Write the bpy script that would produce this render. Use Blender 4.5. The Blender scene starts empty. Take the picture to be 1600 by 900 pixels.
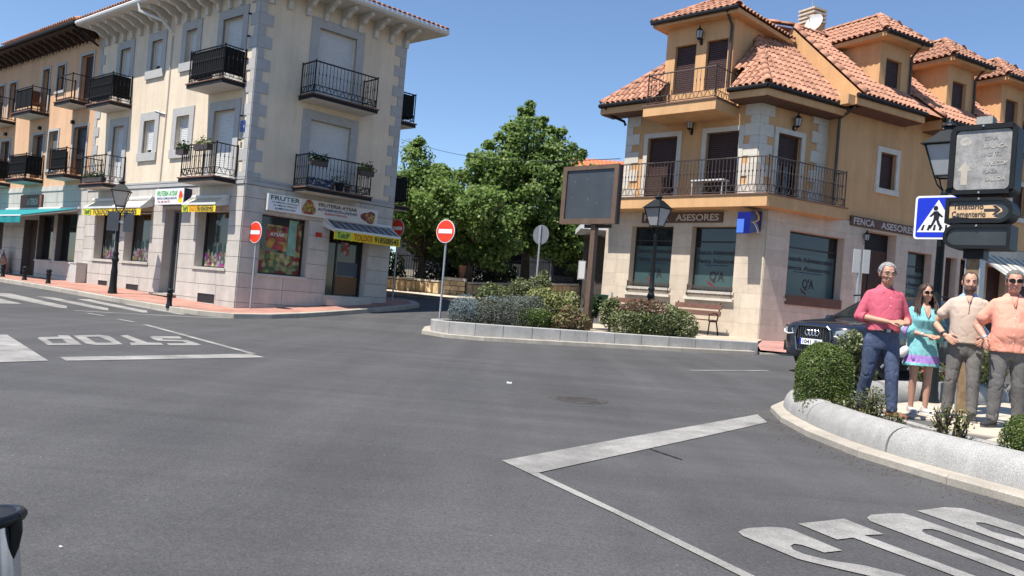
import bpy, bmesh, math, random
import numpy as np
from mathutils import Vector, Matrix, noise as mnoise
random.seed(7)
C = bpy.context.scene.collection
SC = bpy.context.scene
R_ = math.radians

# ------------------------------------------------------------------ camera, sky, sun, exposure
F_PX, PITCH, ROLL = 1300.0, R_(0.8348), R_(4.7303)          # focal length for a 1600 px wide picture
cp, sp = math.cos(PITCH), math.sin(PITCH)
_r, _u, CF = Vector((1, 0, 0)), Vector((0, -sp, cp)), Vector((0, cp, sp))
CR = _r * math.cos(ROLL) + _u * math.sin(ROLL)
CU = -_r * math.sin(ROLL) + _u * math.cos(ROLL)
cam_d = bpy.data.cameras.new('camera')
cam_d.sensor_width = 36.0
cam_d.lens = F_PX / 1600 * 36
cam_d.clip_start, cam_d.clip_end = 0.05, 3000
cam = bpy.data.objects.new('camera', cam_d)
C.objects.link(cam)
cam.matrix_world = Matrix((CR, CU, -CF)).transposed().to_4x4()
SC.camera = cam

SUN_DIR = Vector((-0.784, -0.622, 0.0)).normalized()         # towards the sun, from the left behind the camera
SUN_EL = R_(63.5)
SUN_V = Vector((SUN_DIR.x * math.cos(SUN_EL), SUN_DIR.y * math.cos(SUN_EL), math.sin(SUN_EL)))
world = bpy.data.worlds.new('World')
SC.world = world
world.use_nodes = True
wn = world.node_tree
sky = wn.nodes.new('ShaderNodeTexSky')
sky.sky_type = 'NISHITA'
sky.sun_disc = False
sky.sun_elevation = SUN_EL
sky.sun_rotation = math.atan2(SUN_DIR.x, SUN_DIR.y)
sky.altitude = 900
sky.air_density = 1.0
sky.dust_density = 0.15
sky.ozone_density = 4.5
wn.links.new(sky.outputs[0], wn.nodes['Background'].inputs[0])
wn.nodes['Background'].inputs[1].default_value = 0.098
sun_d = bpy.data.lights.new('sun', 'SUN')
sun_d.energy = 4.7
sun_d.angle = R_(0.53)
sun_d.color = (1.0, 0.95, 0.88)
sun = bpy.data.objects.new('sun', sun_d)
C.objects.link(sun)
sun.rotation_euler = (-SUN_V).to_track_quat('-Z', 'Y').to_euler()
SC.view_settings.view_transform = 'Standard'
SC.view_settings.look = 'None'
SC.view_settings.exposure = 0.82
SC.view_settings.gamma = 1.0
SC.cycles.max_bounces = 6
SC.cycles.transparent_max_bounces = 8

# ------------------------------------------------------------------ terrain (metres from the camera's eye)
CP_ = np.array([(0,3,-1.12),(-5,4,-1.12),(5,4,-1.12),(0,10,-1.12),(-7,10,-1.12),(5,11,-1.1),(0,16,-1.10),(-6,17,-1.12),(-13,17,-1.1),(-2.4,21.2,-1.04),(6.4,21,-.87),(6.5,16.5,-.93),(10,16,-.88),(-7.7,22.5,-1.06),(-10.5,24.5,-.98),(-14,28,-.82),(-20,33,-.78),(-4,27.5,-.5),(3,27,-.55),(13,24,-.6),(-2.6,31.5,-.27),(-3.3,37,.02),(0,43.6,.55),(7.6,43.6,.75),(20,30,-.3),(-30,25,-1.0),(20,10,-.95),(-20,5,-1.1),(0,-8,-1.12),(12,0,-1.1),(-12,-5,-1.12),(-13,43.6,.1),(-35,45,-.5),(40,40,.3),(40,10,-.8),(-40,0,-1.1),(30,-20,-1.1),(-20,-30,-1.1),(0,70,2.0),(-50,70,.5),(60,70,2.)])
def _tps(r2): return np.where(r2 > 0, r2 * np.log(r2 + 1e-12), 0)
_n = len(CP_)
_K = _tps(((CP_[:, None, :2] - CP_[None, :, :2]) ** 2).sum(-1)) + np.eye(_n) * 3.0
_P = np.c_[np.ones(_n), CP_[:, :2]]
_W = np.linalg.solve(np.block([[_K, _P], [_P.T, np.zeros((3, 3))]]), np.r_[CP_[:, 2], 0, 0, 0])
def h(x, y):
    x = min(max(x, -45), 50); y = min(max(y, -25), 65)
    return float(_tps((CP_[:, 0] - x) ** 2 + (CP_[:, 1] - y) ** 2) @ _W[:_n] + _W[_n] + _W[_n + 1] * x + _W[_n + 2] * y)
def ray(px, py):
    d = CF * F_PX + CR * (px - 800) - CU * (py - 450)
    return d / d.y
def at(px, py, Y):                                            # the point Y metres away seen at a spot of the photograph
    return ray(px, py) * Y
def G(px, py, off=0.0):                                       # where that line of sight meets the ground
    d = ray(px, py); prev = 1.0; t = 1.0
    while t < 80:
        t += 0.2
        p = d * t
        if p.z - h(p.x, p.y) - off <= 0:
            a, b = prev, t
            for _ in range(24):
                m = (a + b) / 2; p = d * m
                if p.z - h(p.x, p.y) - off > 0: a = m
                else: b = m
            return d * b
        prev = t
    return d * 80

# ------------------------------------------------------------------ object helpers
def world_of(o):
    m = o.matrix_basis.copy()
    if o.parent: m = world_of(o.parent) @ o.matrix_parent_inverse @ m
    return m
def adopt(o, parent):
    if parent is not None:
        o.parent = parent
        if parent.name in LOCAL: LOCAL.add(o.name)               # built in its thing's own frame
        else: o.matrix_parent_inverse = world_of(parent).inverted()
LOCAL = set()
def tag(o, label=None, cat=None, group=None, kind=None):
    if label: o['label'] = label
    if cat: o['category'] = cat
    if group: o['group'] = group
    if kind: o['kind'] = kind
    return o
def thing(name, label, cat, loc=(0, 0, 0), rz=0, group=None, local=False):
    o = bpy.data.objects.new(name, None)
    C.objects.link(o)
    o.empty_display_size = 0.2
    o.location = loc
    o.rotation_euler = (0, 0, rz)
    if local: LOCAL.add(o.name)
    return tag(o, label, cat, group)
def link(name, me, parent=None):
    o = bpy.data.objects.new(name, me)
    C.objects.link(o)
    adopt(o, parent)
    return o
def place(o, loc, rz=0, label=None, scale=None):
    o.location = loc; o.rotation_euler = (0, 0, rz)
    if scale: o.scale = (scale,) * 3
    if label: o['label'] = label
    return o

class MB:
    def __init__(s): s.v, s.f, s.mi = [], [], []
    def add(s, vs, fs, mi=0):
        b = len(s.v)
        s.v += [tuple(v) for v in vs]
        s.f += [tuple(i + b for i in f) for f in fs]
        s.mi += [mi] * len(fs)
        return s
    def hexa(s, p, mi=0):                                     # 8 corners: bottom ring then top ring
        return s.add(p, [(3, 2, 1, 0), (4, 5, 6, 7), (0, 1, 5, 4), (1, 2, 6, 5), (2, 3, 7, 6), (3, 0, 4, 7)], mi)
    def box(s, x0, x1, y0, y1, z0, z1, mi=0):
        return s.hexa([(x0,y0,z0),(x1,y0,z0),(x1,y1,z0),(x0,y1,z0),(x0,y0,z1),(x1,y0,z1),(x1,y1,z1),(x0,y1,z1)], mi)
    def fbox(s, fr, s0, s1, d0, d1, z0, z1, mi=0):            # box in a facade frame: along, out, up
        P = fr.p
        return s.hexa([P(s0,d0,z0),P(s1,d0,z0),P(s1,d1,z0),P(s0,d1,z0),P(s0,d0,z1),P(s1,d0,z1),P(s1,d1,z1),P(s0,d1,z1)], mi)
    def quad(s, a, b, c, d, mi=0): return s.add([a, b, c, d], [(0, 1, 2, 3)], mi)
    def tube(s, pts, r, n=6, mi=0, cap=True):
        pts = [Vector(p) for p in pts]
        rs = r if isinstance(r, (list, tuple)) else [r] * len(pts)
        b = len(s.v); prev = None
        for i, p in enumerate(pts):
            t = (pts[min(i + 1, len(pts) - 1)] - pts[max(i - 1, 0)])
            if t.length < 1e-9: t = Vector((0, 0, 1))
            t.normalize()
            if prev is None:
                a = t.orthogonal().normalized()
            else:
                a = (prev - t * prev.dot(t))
                a = a.normalized() if a.length > 1e-6 else t.orthogonal().normalized()
            prev = a
            c = t.cross(a)
            for k in range(n):
                w = 2 * math.pi * k / n
                s.v.append(tuple(p + (a * math.cos(w) + c * math.sin(w)) * rs[i]))
        fs = []
        for i in range(len(pts) - 1):
            for k in range(n):
                k2 = (k + 1) % n
                fs.append((b + i*n + k, b + i*n + k2, b + (i+1)*n + k2, b + (i+1)*n + k))
        if cap:
            fs.append(tuple(b + k for k in reversed(range(n))))
            fs.append(tuple(b + (len(pts)-1)*n + k for k in range(n)))
        s.f += fs; s.mi += [mi] * len(fs)
        return s
    def lathe(s, prof, o=(0, 0, 0), n=16, mi=0):              # profile of (radius, z)
        b = len(s.v); m = len(prof)
        for r, z in prof:
            for k in range(n):
                w = 2 * math.pi * k / n
                s.v.append((o[0] + r*math.cos(w), o[1] + r*math.sin(w), o[2] + z))
        fs = [(b+i*n+k, b+i*n+(k+1)%n, b+(i+1)*n+(k+1)%n, b+(i+1)*n+k) for i in range(m-1) for k in range(n)]
        fs.append(tuple(b+k for k in reversed(range(n)))); fs.append(tuple(b+(m-1)*n+k for k in range(n)))
        s.f += fs; s.mi += [mi]*len(fs)
        return s
    def prism(s, poly, fn, t0, t1, mi=0):                     # poly (a,b) -> fn(a,b,t)
        n = len(poly)
        vs = [fn(a, b, t0) for a, b in poly] + [fn(a, b, t1) for a, b in poly]
        fs = [tuple(range(n)), tuple(reversed(range(n, 2*n)))] + [((i+1)%n, i, n+i, n+(i+1)%n) for i in range(n)]
        return s.add(vs, fs, mi)
    def build(s, name, mat, parent=None, smooth=False, fix=True):
        me = bpy.data.meshes.new(name)
        me.from_pydata(s.v, [], s.f)
        for m in (mat if isinstance(mat, (list, tuple)) else [mat]): me.materials.append(m)
        me.polygons.foreach_set('material_index', s.mi)
        if smooth: me.polygons.foreach_set('use_smooth', [True]*len(s.f))
        if fix:
            bm = bmesh.new(); bm.from_mesh(me)
            bmesh.ops.recalc_face_normals(bm, faces=bm.faces)
            bm.to_mesh(me); bm.free()
        me.update()
        if smooth:
            try: me.set_sharp_from_angle(angle=R_(40))
            except Exception: pass
        return link(name, me, parent)

class Frame:                                                   # a facade: s runs along it, d out of it, z up
    def __init__(f, P0, az, k=1.0, flip=None):
        f.o = Vector((P0[0], P0[1], 0)); f.k = k
        f.u = Vector((math.sin(az), math.cos(az), 0))
        f.n = Vector((-f.u.y, f.u.x, 0))
        if f.n.dot(f.o) > 0: f.n = -f.n
    def p(f, s, d, z): return f.o + (f.u * s + f.n * d + Vector((0, 0, z))) * f.k
    def shifted(f, s, d):
        g = Frame.__new__(Frame); g.k = f.k; g.u = f.u; g.n = f.n; g.o = f.o + (f.u * s + f.n * d) * f.k
        return g

# ------------------------------------------------------------------ materials
MATS = {}
def mat(name, col, rough=0.75, var=0.12, vs=3.0, bump=0.15, bs=60.0, spec=0.4, metal=0.0, rnd=0.0, col2=None, stain=0.0, coat=0.0, fine=0.0, fs=250.0):
    if name in MATS: return MATS[name]
    m = bpy.data.materials.new(name); m.use_nodes = True
    nt = m.node_tree; N = nt.nodes; L = nt.links
    b = N['Principled BSDF']
    b.inputs['Roughness'].default_value = rough
    b.inputs['Specular IOR Level'].default_value = spec
    b.inputs['Metallic'].default_value = metal
    b.inputs['Coat Weight'].default_value = coat
    tc = N.new('ShaderNodeTexCoord')
    n1 = N.new('ShaderNodeTexNoise'); n1.inputs['Scale'].default_value = vs; n1.inputs['Detail'].default_value = 6; n1.inputs['Roughness'].default_value = 0.6
    L.new(tc.outputs['Object'], n1.inputs['Vector'])
    rp = N.new('ShaderNodeValToRGB')
    c1 = tuple(max(0, c * (1 - var)) for c in col) + (1,)
    c2 = tuple(min(1, c * (1 + var)) for c in (col2 or col)) + (1,)
    rp.color_ramp.elements[0].position = 0.3; rp.color_ramp.elements[1].position = 0.7
    rp.color_ramp.elements[0].color = c1; rp.color_ramp.elements[1].color = c2
    L.new(n1.outputs['Fac'], rp.inputs['Fac'])
    out = rp.outputs['Color']
    def mul(out, fac_socket, lo, hi):
        mr = N.new('ShaderNodeMapRange'); mr.inputs['To Min'].default_value = lo; mr.inputs['To Max'].default_value = hi
        L.new(fac_socket, mr.inputs['Value'])
        mx = N.new('ShaderNodeMix'); mx.data_type = 'RGBA'; mx.blend_type = 'MULTIPLY'; mx.inputs['Factor'].default_value = 1
        L.new(out, mx.inputs[6]); L.new(mr.outputs[0], mx.inputs[7])
        return mx.outputs[2]
    if rnd:
        oi = N.new('ShaderNodeObjectInfo')
        out = mul(out, oi.outputs['Random'], 1 - rnd, 1 + rnd)
    if stain:
        n3 = N.new('ShaderNodeTexNoise'); n3.inputs['Scale'].default_value = 0.9; n3.inputs['Detail'].default_value = 8; n3.inputs['Roughness'].default_value = 0.7
        mp = N.new('ShaderNodeMapping'); mp.inputs['Scale'].default_value = (2.4, 2.4, 0.24)
        L.new(tc.outputs['Object'], mp.inputs['Vector']); L.new(mp.outputs[0], n3.inputs['Vector'])
        mr = N.new('ShaderNodeMapRange'); mr.inputs['From Min'].default_value = 0.35; mr.inputs['From Max'].default_value = 0.65
        L.new(n3.outputs['Fac'], mr.inputs['Value'])
        out = mul(out, mr.outputs[0], 1 - stain, 1.0)
    if fine:
        n4 = N.new('ShaderNodeTexNoise'); n4.inputs['Scale'].default_value = fs; n4.inputs['Detail'].default_value = 2
        L.new(tc.outputs['Object'], n4.inputs['Vector'])
        mr = N.new('ShaderNodeMapRange'); mr.inputs['From Min'].default_value = 0.3; mr.inputs['From Max'].default_value = 0.7
        L.new(n4.outputs['Fac'], mr.inputs['Value'])
        out = mul(out, mr.outputs[0], 1 - fine, 1 + fine)
    L.new(out, b.inputs['Base Color'])
    if bump:
        n2 = N.new('ShaderNodeTexNoise'); n2.inputs['Scale'].default_value = bs; n2.inputs['Detail'].default_value = 5
        L.new(tc.outputs['Object'], n2.inputs['Vector'])
        bp = N.new('ShaderNodeBump'); bp.inputs['Strength'].default_value = bump; bp.inputs['Distance'].default_value = 0.02
        L.new(n2.outputs['Fac'], bp.inputs['Height']); L.new(bp.outputs[0], b.inputs['Normal'])
    MATS[name] = m
    return m
def lin(r, g, b): return tuple((c / 255 / 12.92) if c / 255 <= .04045 else ((c / 255 + .055) / 1.055) ** 2.4 for c in (r, g, b))
def leaf_mat(name, a, b, trans=0.35, rough=0.45):
    m = bpy.data.materials.new(name); m.use_nodes = True
    nt = m.node_tree; N = nt.nodes; L = nt.links
    p = N['Principled BSDF']; p.inputs['Roughness'].default_value = rough; p.inputs['Specular IOR Level'].default_value = 0.45
    at_ = N.new('ShaderNodeAttribute'); at_.attribute_name = 'tint'
    rp = N.new('ShaderNodeValToRGB')
    rp.color_ramp.elements[0].color = (*a, 1); rp.color_ramp.elements[1].color = (*b, 1)
    L.new(at_.outputs['Fac'], rp.inputs['Fac']); L.new(rp.outputs[0], p.inputs['Base Color'])
    t = N.new('ShaderNodeBsdfTranslucent'); L.new(rp.outputs[0], t.inputs['Color'])
    mx = N.new('ShaderNodeMixShader'); mx.inputs[0].default_value = trans
    L.new(p.outputs[0], mx.inputs[1]); L.new(t.outputs[0], mx.inputs[2]); L.new(mx.outputs[0], N['Material Output'].inputs['Surface'])
    return m
def print_mat(name, cols, scale=6.0, rough=0.4):               # flat colourful print: fruit photographs
    m = bpy.data.materials.new(name); m.use_nodes = True
    nt = m.node_tree; N = nt.nodes; L = nt.links
    p = N['Principled BSDF']; p.inputs['Roughness'].default_value = rough
    tc = N.new('ShaderNodeTexCoord'); vo = N.new('ShaderNodeTexVoronoi'); vo.inputs['Scale'].default_value = scale
    L.new(tc.outputs['Object'], vo.inputs['Vector'])
    sx = N.new('ShaderNodeSeparateColor'); L.new(vo.outputs['Color'], sx.inputs[0])
    rp = N.new('ShaderNodeValToRGB'); rp.color_ramp.interpolation = 'CONSTANT'
    el = rp.color_ramp.elements
    while len(el) < len(cols): el.new(0.5)
    for i, c in enumerate(cols): el[i].position = i / len(cols); el[i].color = (*c, 1)
    L.new(sx.outputs[0], rp.inputs['Fac'])
    mr = N.new('ShaderNodeMapRange'); mr.inputs['From Max'].default_value = 0.9; mr.inputs['To Min'].default_value = 1.1; mr.inputs['To Max'].default_value = 0.35
    L.new(vo.outputs['Distance'], mr.inputs['Value'])
    mx = N.new('ShaderNodeMix'); mx.data_type = 'RGBA'; mx.blend_type = 'MULTIPLY'; mx.inputs['Factor'].default_value = 1
    L.new(rp.outputs[0], mx.inputs[6]); L.new(mr.outputs[0], mx.inputs[7]); L.new(mx.outputs[2], p.inputs['Base Color'])
    return m

M = dict(
 plaster_cream=mat('cream plaster', (.72,.60,.455), .9, .07, 1.2, .25, 90, .2, stain=.17, fine=.06, fs=40),
 plaster_peach=mat('peach plaster', (.67,.42,.255), .9, .07, 1.2, .25, 90, .2, stain=.17, fine=.06, fs=40),
 plaster_ochre=mat('ochre plaster', (.65,.385,.19), .9, .07, 1.1, .3, 80, .2, stain=.17, fine=.07, fs=40),
 trim_grey=mat('grey painted trim', (.39,.38,.365), .85, .07, 5, .1, 80, .3, rnd=.05),
 panel_grey=mat('grey stone panel', (.52,.48,.425), .7, .08, 4, .1, 120, .35, rnd=.06, stain=.20, fine=.08),
 joint=mat('stone joint', (.10,.095,.09), .9, .1),
 eave_cream=mat('cream painted eave', (.55,.52,.46), .85, .08, 4, .1),
 gutter_white=mat('white gutter', (.62,.62,.60), .5, .05, 4, .02),
 shutter_white=mat('white roller shutter', (.60,.60,.59), .55, .04, 4, .02),
 iron=mat('black iron', (.012,.012,.013), .55, .2, 8, .1, 80, .25),
 iron_brown=mat('brown iron', (.055,.038,.032), .55, .2, 8, .1, 80, .5),
 slab_dark=mat('dark slab edge', (.020,.019,.020), .7, .15, 6, .1, spec=.2),
 slab_tile=mat('terracotta slab lip', (.16,.085,.06), .7, .2, 8, .1),
 screen=mat('charcoal screen cloth', (.014,.014,.015), .9, .15, 10, .1, spec=.1),
 wood_dark=mat('dark brown wood', (.055,.030,.020), .7, .25, 9, .2),
 shutter_brown=mat('brown roller shutter', (.055,.026,.022), .55, .12, 6, .03),
 glass=mat('dark window glass', (.012,.015,.017), .06, .2, 1.0, 0, 10, .6),
 glass_frost=mat('frosted window film', (.05,.088,.088), .25, .12, 1.5, 0, 10, .5),
 alu_dark=mat('dark window frame', (.03,.026,.024), .45, .1),
 alu_grey=mat('grey aluminium', (.20,.20,.20), .45, .1, metal=.3),
 tile=mat('clay roof tile', (.345,.165,.105), .9, .24, 14, .3, 50, .2, rnd=.26, col2=(.43,.23,.155), fine=.12, fs=60),
 tile_ridge=mat('clay ridge tile', (.40,.20,.13), .85, .2, 14, .3, 50, .25, rnd=.22, fine=.1, fs=60),
 tile_red=mat('red roof tile', (.56,.19,.09), .85, .18, 10, .2, 50, .2, rnd=.15),
 stone_cream=mat('cream limestone', (.60,.505,.395), .75, .08, 5, .12, 90, .3, rnd=.07, stain=.18, fine=.06, fs=90),
 quoin_cream=mat('pale quoin stone', (.60,.55,.47), .8, .08, 5, .15, 90, .3, rnd=.05, fine=.05),
 soffit_brown=mat('brown soffit board', (.12,.065,.045), .75, .15),
 rubble=mat('rubble stone', (.50,.38,.22), .9, .3, 5, .5, 30, .2, rnd=.3),
 stone_far=mat('pale far stone', (.46,.42,.35), .9, .2, 4, .4, 20, .2, stain=.2),
 granite=mat('granite', (.35,.34,.32), .8, .10, 6, .2, 200, .25, rnd=.05, fine=.42, fs=150, stain=.22),
 granite_block=mat('granite block', (.36,.35,.33), .8, .10, 6, .2, 200, .3, rnd=.10, fine=.16, fs=60, stain=.22),
 kerb=mat('kerb stone', (.40,.36,.30), .8, .12, 3, .2, 120, .3, rnd=.06, fine=.16, fs=80, stain=.2),
 pave_beige=mat('beige paving slab', (.50,.43,.34), .8, .10, 3, .15, 90, .3, rnd=.06, fine=.08, stain=.1),
 soil=mat('planter soil', (.085,.058,.042), .95, .35, 9, .8, 25, .1),
 paint=mat('white sign paint', (.78,.78,.78), .4, .03, 5, 0),
 red=mat('red sign face', (.70,.045,.015), .4, .05, 5, 0),
 blue=mat('blue sign face', (.008,.03,.50), .35, .05, 5, 0),
 black=mat('black sign paint', (.012,.012,.014), .45, .1, 5, 0),
 galv=mat('galvanised steel', (.36,.38,.40), .5, .12, 12, .05, metal=.5),
 sign_back=mat('grey sign back', (.17,.18,.20), .6, .12, 9, .05, metal=.2),
 lamp_iron=mat('dark green lamp iron', (.010,.013,.014), .5, .2, 10, .1, spec=.22),
 lamp_glass=mat('frosted lamp glass', (.36,.37,.38), .35, .06, 4, 0),
 lamp_glass_dirty=mat('old lamp glass', (.50,.47,.41), .35, .08, 4, 0),
 teal=mat('teal awning cloth', (.004,.20,.21), .8, .08, 3, .1, 30),
 awn_cream=mat('cream awning cloth', (.62,.57,.45), .85, .08, 3, .1, 30),
 awn_grey=mat('grey striped awning cloth', (.25,.25,.26), .85, .1, 3, .1),
 awn_dark=mat('dark awning stripe', (.09,.09,.10), .85, .1, 3, .1),
 yellow=mat('yellow valance cloth', (.76,.55,.02), .8, .06, 3, .08, 20),
 lime=mat('lime print', (.42,.55,.05), .7, .05),
 ink_orange=mat('orange print', (.42,.085,.008), .6, .05, 5, 0),
 ink_dark=mat('dark print', (.03,.025,.03), .6, .05, 5, 0),
 ink_green=mat('dark green print', (.01,.08,.05), .6, .05, 5, 0),
 ink_navy=mat('navy print', (.02,.03,.12), .6, .05, 5, 0),
 ink_red=mat('red print', (.45,.03,.03), .6, .05, 5, 0),
 ink_lgreen=mat('bright green print', (.05,.42,.05), .6, .05, 5, 0),
 ink_pale=mat('pale lettering', (.52,.46,.40), .6, .08, 5, 0),
 sign_white=mat('white shop sign', (.74,.74,.74), .4, .03, 3, 0),
 sign_grey=mat('pale sign face', (.62,.58,.53), .4, .04, 3, 0),
 sign_brown=mat('brown sign plank', (.105,.06,.045), .7, .2, 6, .2),
 navy_box=mat('navy sign box', (.01,.014,.05), .4, .1),
 r_blue=mat('royal blue emblem', (.006,.010,.15), .35, .1, 4, 0),
 r_light=mat('light blue emblem', (.08,.20,.75), .35, .05, 4, 0),
 r_yellow=mat('yellow emblem', (.72,.40,.03), .35, .05, 4, 0),
 board_brown=mat('brown steel board', (.135,.085,.058), .6, .15, 6, .1, stain=.2),
 board_side=mat('dark brown steel side', (.035,.024,.02), .6, .15, 6, .1),
 screen_grey=mat('dusty led screen', (.055,.062,.072), .35, .10, 2.0, .1, 40, fine=.08, stain=.15),
 cab_black=mat('black sign cabinet', (.012,.013,.014), .5, .15, 5, .08, spec=.2),
 cab_glass=mat('weathered sign panel', (.31,.30,.285), .5, .30, 7, .1, 30, stain=.30, fine=.12, fs=40),
 cab_tan=mat('torn tan sign film', (.60,.40,.22), .6, .15, 12, .15),
 cab_grey=mat('blank grey sign panel', (.045,.052,.054), .35, .1, 5, 0, stain=.2),
 post_wood=mat('weathered wood post', (.22,.145,.08), .8, .4, 9, .3),
 bench_wood=mat('red brown bench slat', (.13,.06,.042), .6, .2, 9, .15),
 plastic_green=mat('green bin plastic', (.010,.06,.032), .5, .1),
 cabinet_grey=mat('pale utility cabinet', (.46,.45,.42), .6, .06),
 bark=mat('tree bark', (.17,.125,.085), .9, .4, 6, .6, 20, .2),
 twig=mat('shrub twigs', (.055,.045,.028), .95, .3, 9, .4),
 pot=mat('terracotta pot', (.20,.095,.055), .8, .15),
)
PAINT_WHITE = mat('road paint', (.315,.305,.285), .75, .16, 1.6, .2, 150, .25, fine=.30, fs=130, stain=.45)

# ------------------------------------------------------------------ lettering
def text_mesh(body, width=None, height=None, depth=0.004):
    cu = bpy.data.curves.new('lettering', 'FONT')
    cu.body = body; cu.size = 1.0; cu.extrude = 0.0; cu.offset = 0.018; cu.align_x = 'CENTER'; cu.align_y = 'CENTER'
    cu.resolution_u = 3
    o = bpy.data.objects.new('lettering', cu); C.objects.link(o)
    dg = bpy.context.evaluated_depsgraph_get()
    me = bpy.data.meshes.new_from_object(o.evaluated_get(dg))
    bpy.data.objects.remove(o)
    co = np.array([v.co[:] for v in me.vertices])
    lo, hi = co.min(0), co.max(0)
    c = (lo + hi) / 2; sz = hi - lo
    sx = width / sz[0] if width else height / sz[1]
    sy = height / sz[1] if height else sx
    for v in me.vertices: v.co = ((v.co.x - c[0]) * sx, (v.co.y - c[1]) * sy, 0)
    return me
def text(body, centre, right, normal, m, parent, width=None, height=None, name='lettering', up=None, shear=0.0):
    me = text_mesh(body, width, height)
    n = normal.normalized(); r = right.normalized(); u = up.normalized() if up else Vector((0, 0, 1))
    for v in me.vertices: v.co = Vector(centre) + r * (v.co.x + shear * v.co.y) + u * v.co.y + n * 0.004
    me.materials.clear(); me.materials.append(m)
    return link(name, me, parent)
def ftext(body, fr, s, d, z, m, parent, width=None, height=None, rev=False, **k):
    return text(body, fr.p(s, d, z), -fr.u if rev else fr.u, fr.n, m, parent, width and width * fr.k, height and height * fr.k, **k)

# ------------------------------------------------------------------ wall pieces
def cut_rect(s0, s1, z0, z1, holes):
    S = sorted({s0, s1, *[min(max(v, s0), s1) for hh in holes for v in hh[:2]]})
    Zs = sorted({z0, z1, *[min(max(v, z0), z1) for hh in holes for v in hh[2:]]})
    for a, b in zip(S[:-1], S[1:]):
        for c, d in zip(Zs[:-1], Zs[1:]):
            if b - a < 1e-6 or d - c < 1e-6: continue
            ms, mz = (a + b) / 2, (c + d) / 2
            if not any(q[0] < ms < q[1] and q[2] < mz < q[3] for q in holes): yield a, b, c, d
def wall(fr, s0, s1, z0, z1, holes, m, parent, rev=0.22, d=0.0, name='wall'):
    mb = MB(); P = fr.p
    for a, b, c, e in cut_rect(s0, s1, z0, z1, holes):
        mb.quad(P(a, d, c), P(b, d, c), P(b, d, e), P(a, d, e))
    for a, b, c, e in holes:
        r = d - rev
        mb.quad(P(a, d, c), P(a, r, c), P(a, r, e), P(a, d, e)); mb.quad(P(b, d, c), P(b, r, c), P(b, r, e), P(b, d, e))
        mb.quad(P(a, d, c), P(b, d, c), P(b, r, c), P(a, r, c)); mb.quad(P(a, d, e), P(b, d, e), P(b, r, e), P(a, r, e))
    return mb.build(name, m, parent, fix=False)
def shutter(fr, a, b, c, e, d, m, parent, pitch=0.055, name='shutter'):
    mb = MB(); P = fr.p; n = max(2, int((e - c) * fr.k / pitch)); dz = (e - c) / n
    for i in range(n):
        z = c + i * dz
        mb.quad(P(a, d, z), P(b, d, z), P(b, d + .014, z + dz*.15), P(a, d + .014, z + dz*.15))
        mb.quad(P(a, d + .014, z + dz*.15), P(b, d + .014, z + dz*.15), P(b, d + .012, z + dz*.8), P(a, d + .012, z + dz*.8))
        mb.quad(P(a, d + .012, z + dz*.8), P(b, d + .012, z + dz*.8), P(b, d, z + dz), P(a, d, z + dz))
    return mb.build(name, m, parent, fix=False)
def surround(fr, a, b, c, e, w, m, parent, d=0.035, sill=True, bottom=True, name='window_frame', db=-0.05):
    mb = MB()
    mb.fbox(fr, a - w, a, db, d, c, e + w); mb.fbox(fr, b, b + w, db, d, c, e + w)
    mb.fbox(fr, a, b, db, d - .002, e, e + w)
    if bottom: mb.fbox(fr, a - w, b + w, db, d + (.03 if sill else 0), c - w, c)
    return mb.build(name, m, parent)
def panels(fr, s0, s1, rows, holes, m, parent, pw=0.9, t=0.02, gap=0.012, name='stone_panel', off=0.0, d=0.0):
    for ri in range(len(rows) - 1):
        z0, z1 = rows[ri], rows[ri + 1]
        hs = [(q[0], q[1]) for q in holes if q[2] < z1 - .02 and q[3] > z0 + .02]
        part_h = [q for q in holes if q[2] < z1 - .02 and q[3] > z0 + .02]
        spans = [(s0, s1)]
        full = []
        for q in part_h:
            new = []
            for a, b in spans:
                if q[1] <= a or q[0] >= b: new.append((a, b)); continue
                if q[0] > a: new.append((a, q[0]))
                if q[1] < b: new.append((q[1], b))
                if q[2] > z0 + .05: full.append((max(a, q[0]), min(b, q[1]), z0, q[2]))
                if q[3] < z1 - .05: full.append((max(a, q[0]), min(b, q[1]), q[3], z1))
            spans = new
        rects = [(a, b, z0, z1) for a, b in spans] + full
        for a, b, c, e in rects:
            if b - a < .04: continue
            n = max(1, round((b - a) / pw)); w = (b - a) / n
            for i in range(n):
                mb = MB(); g = gap / 2
                mb.fbox(fr, a + i*w + g, a + (i+1)*w - g, d, d + t, c + g, e - g)
                mb.build(name, m, parent)
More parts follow.
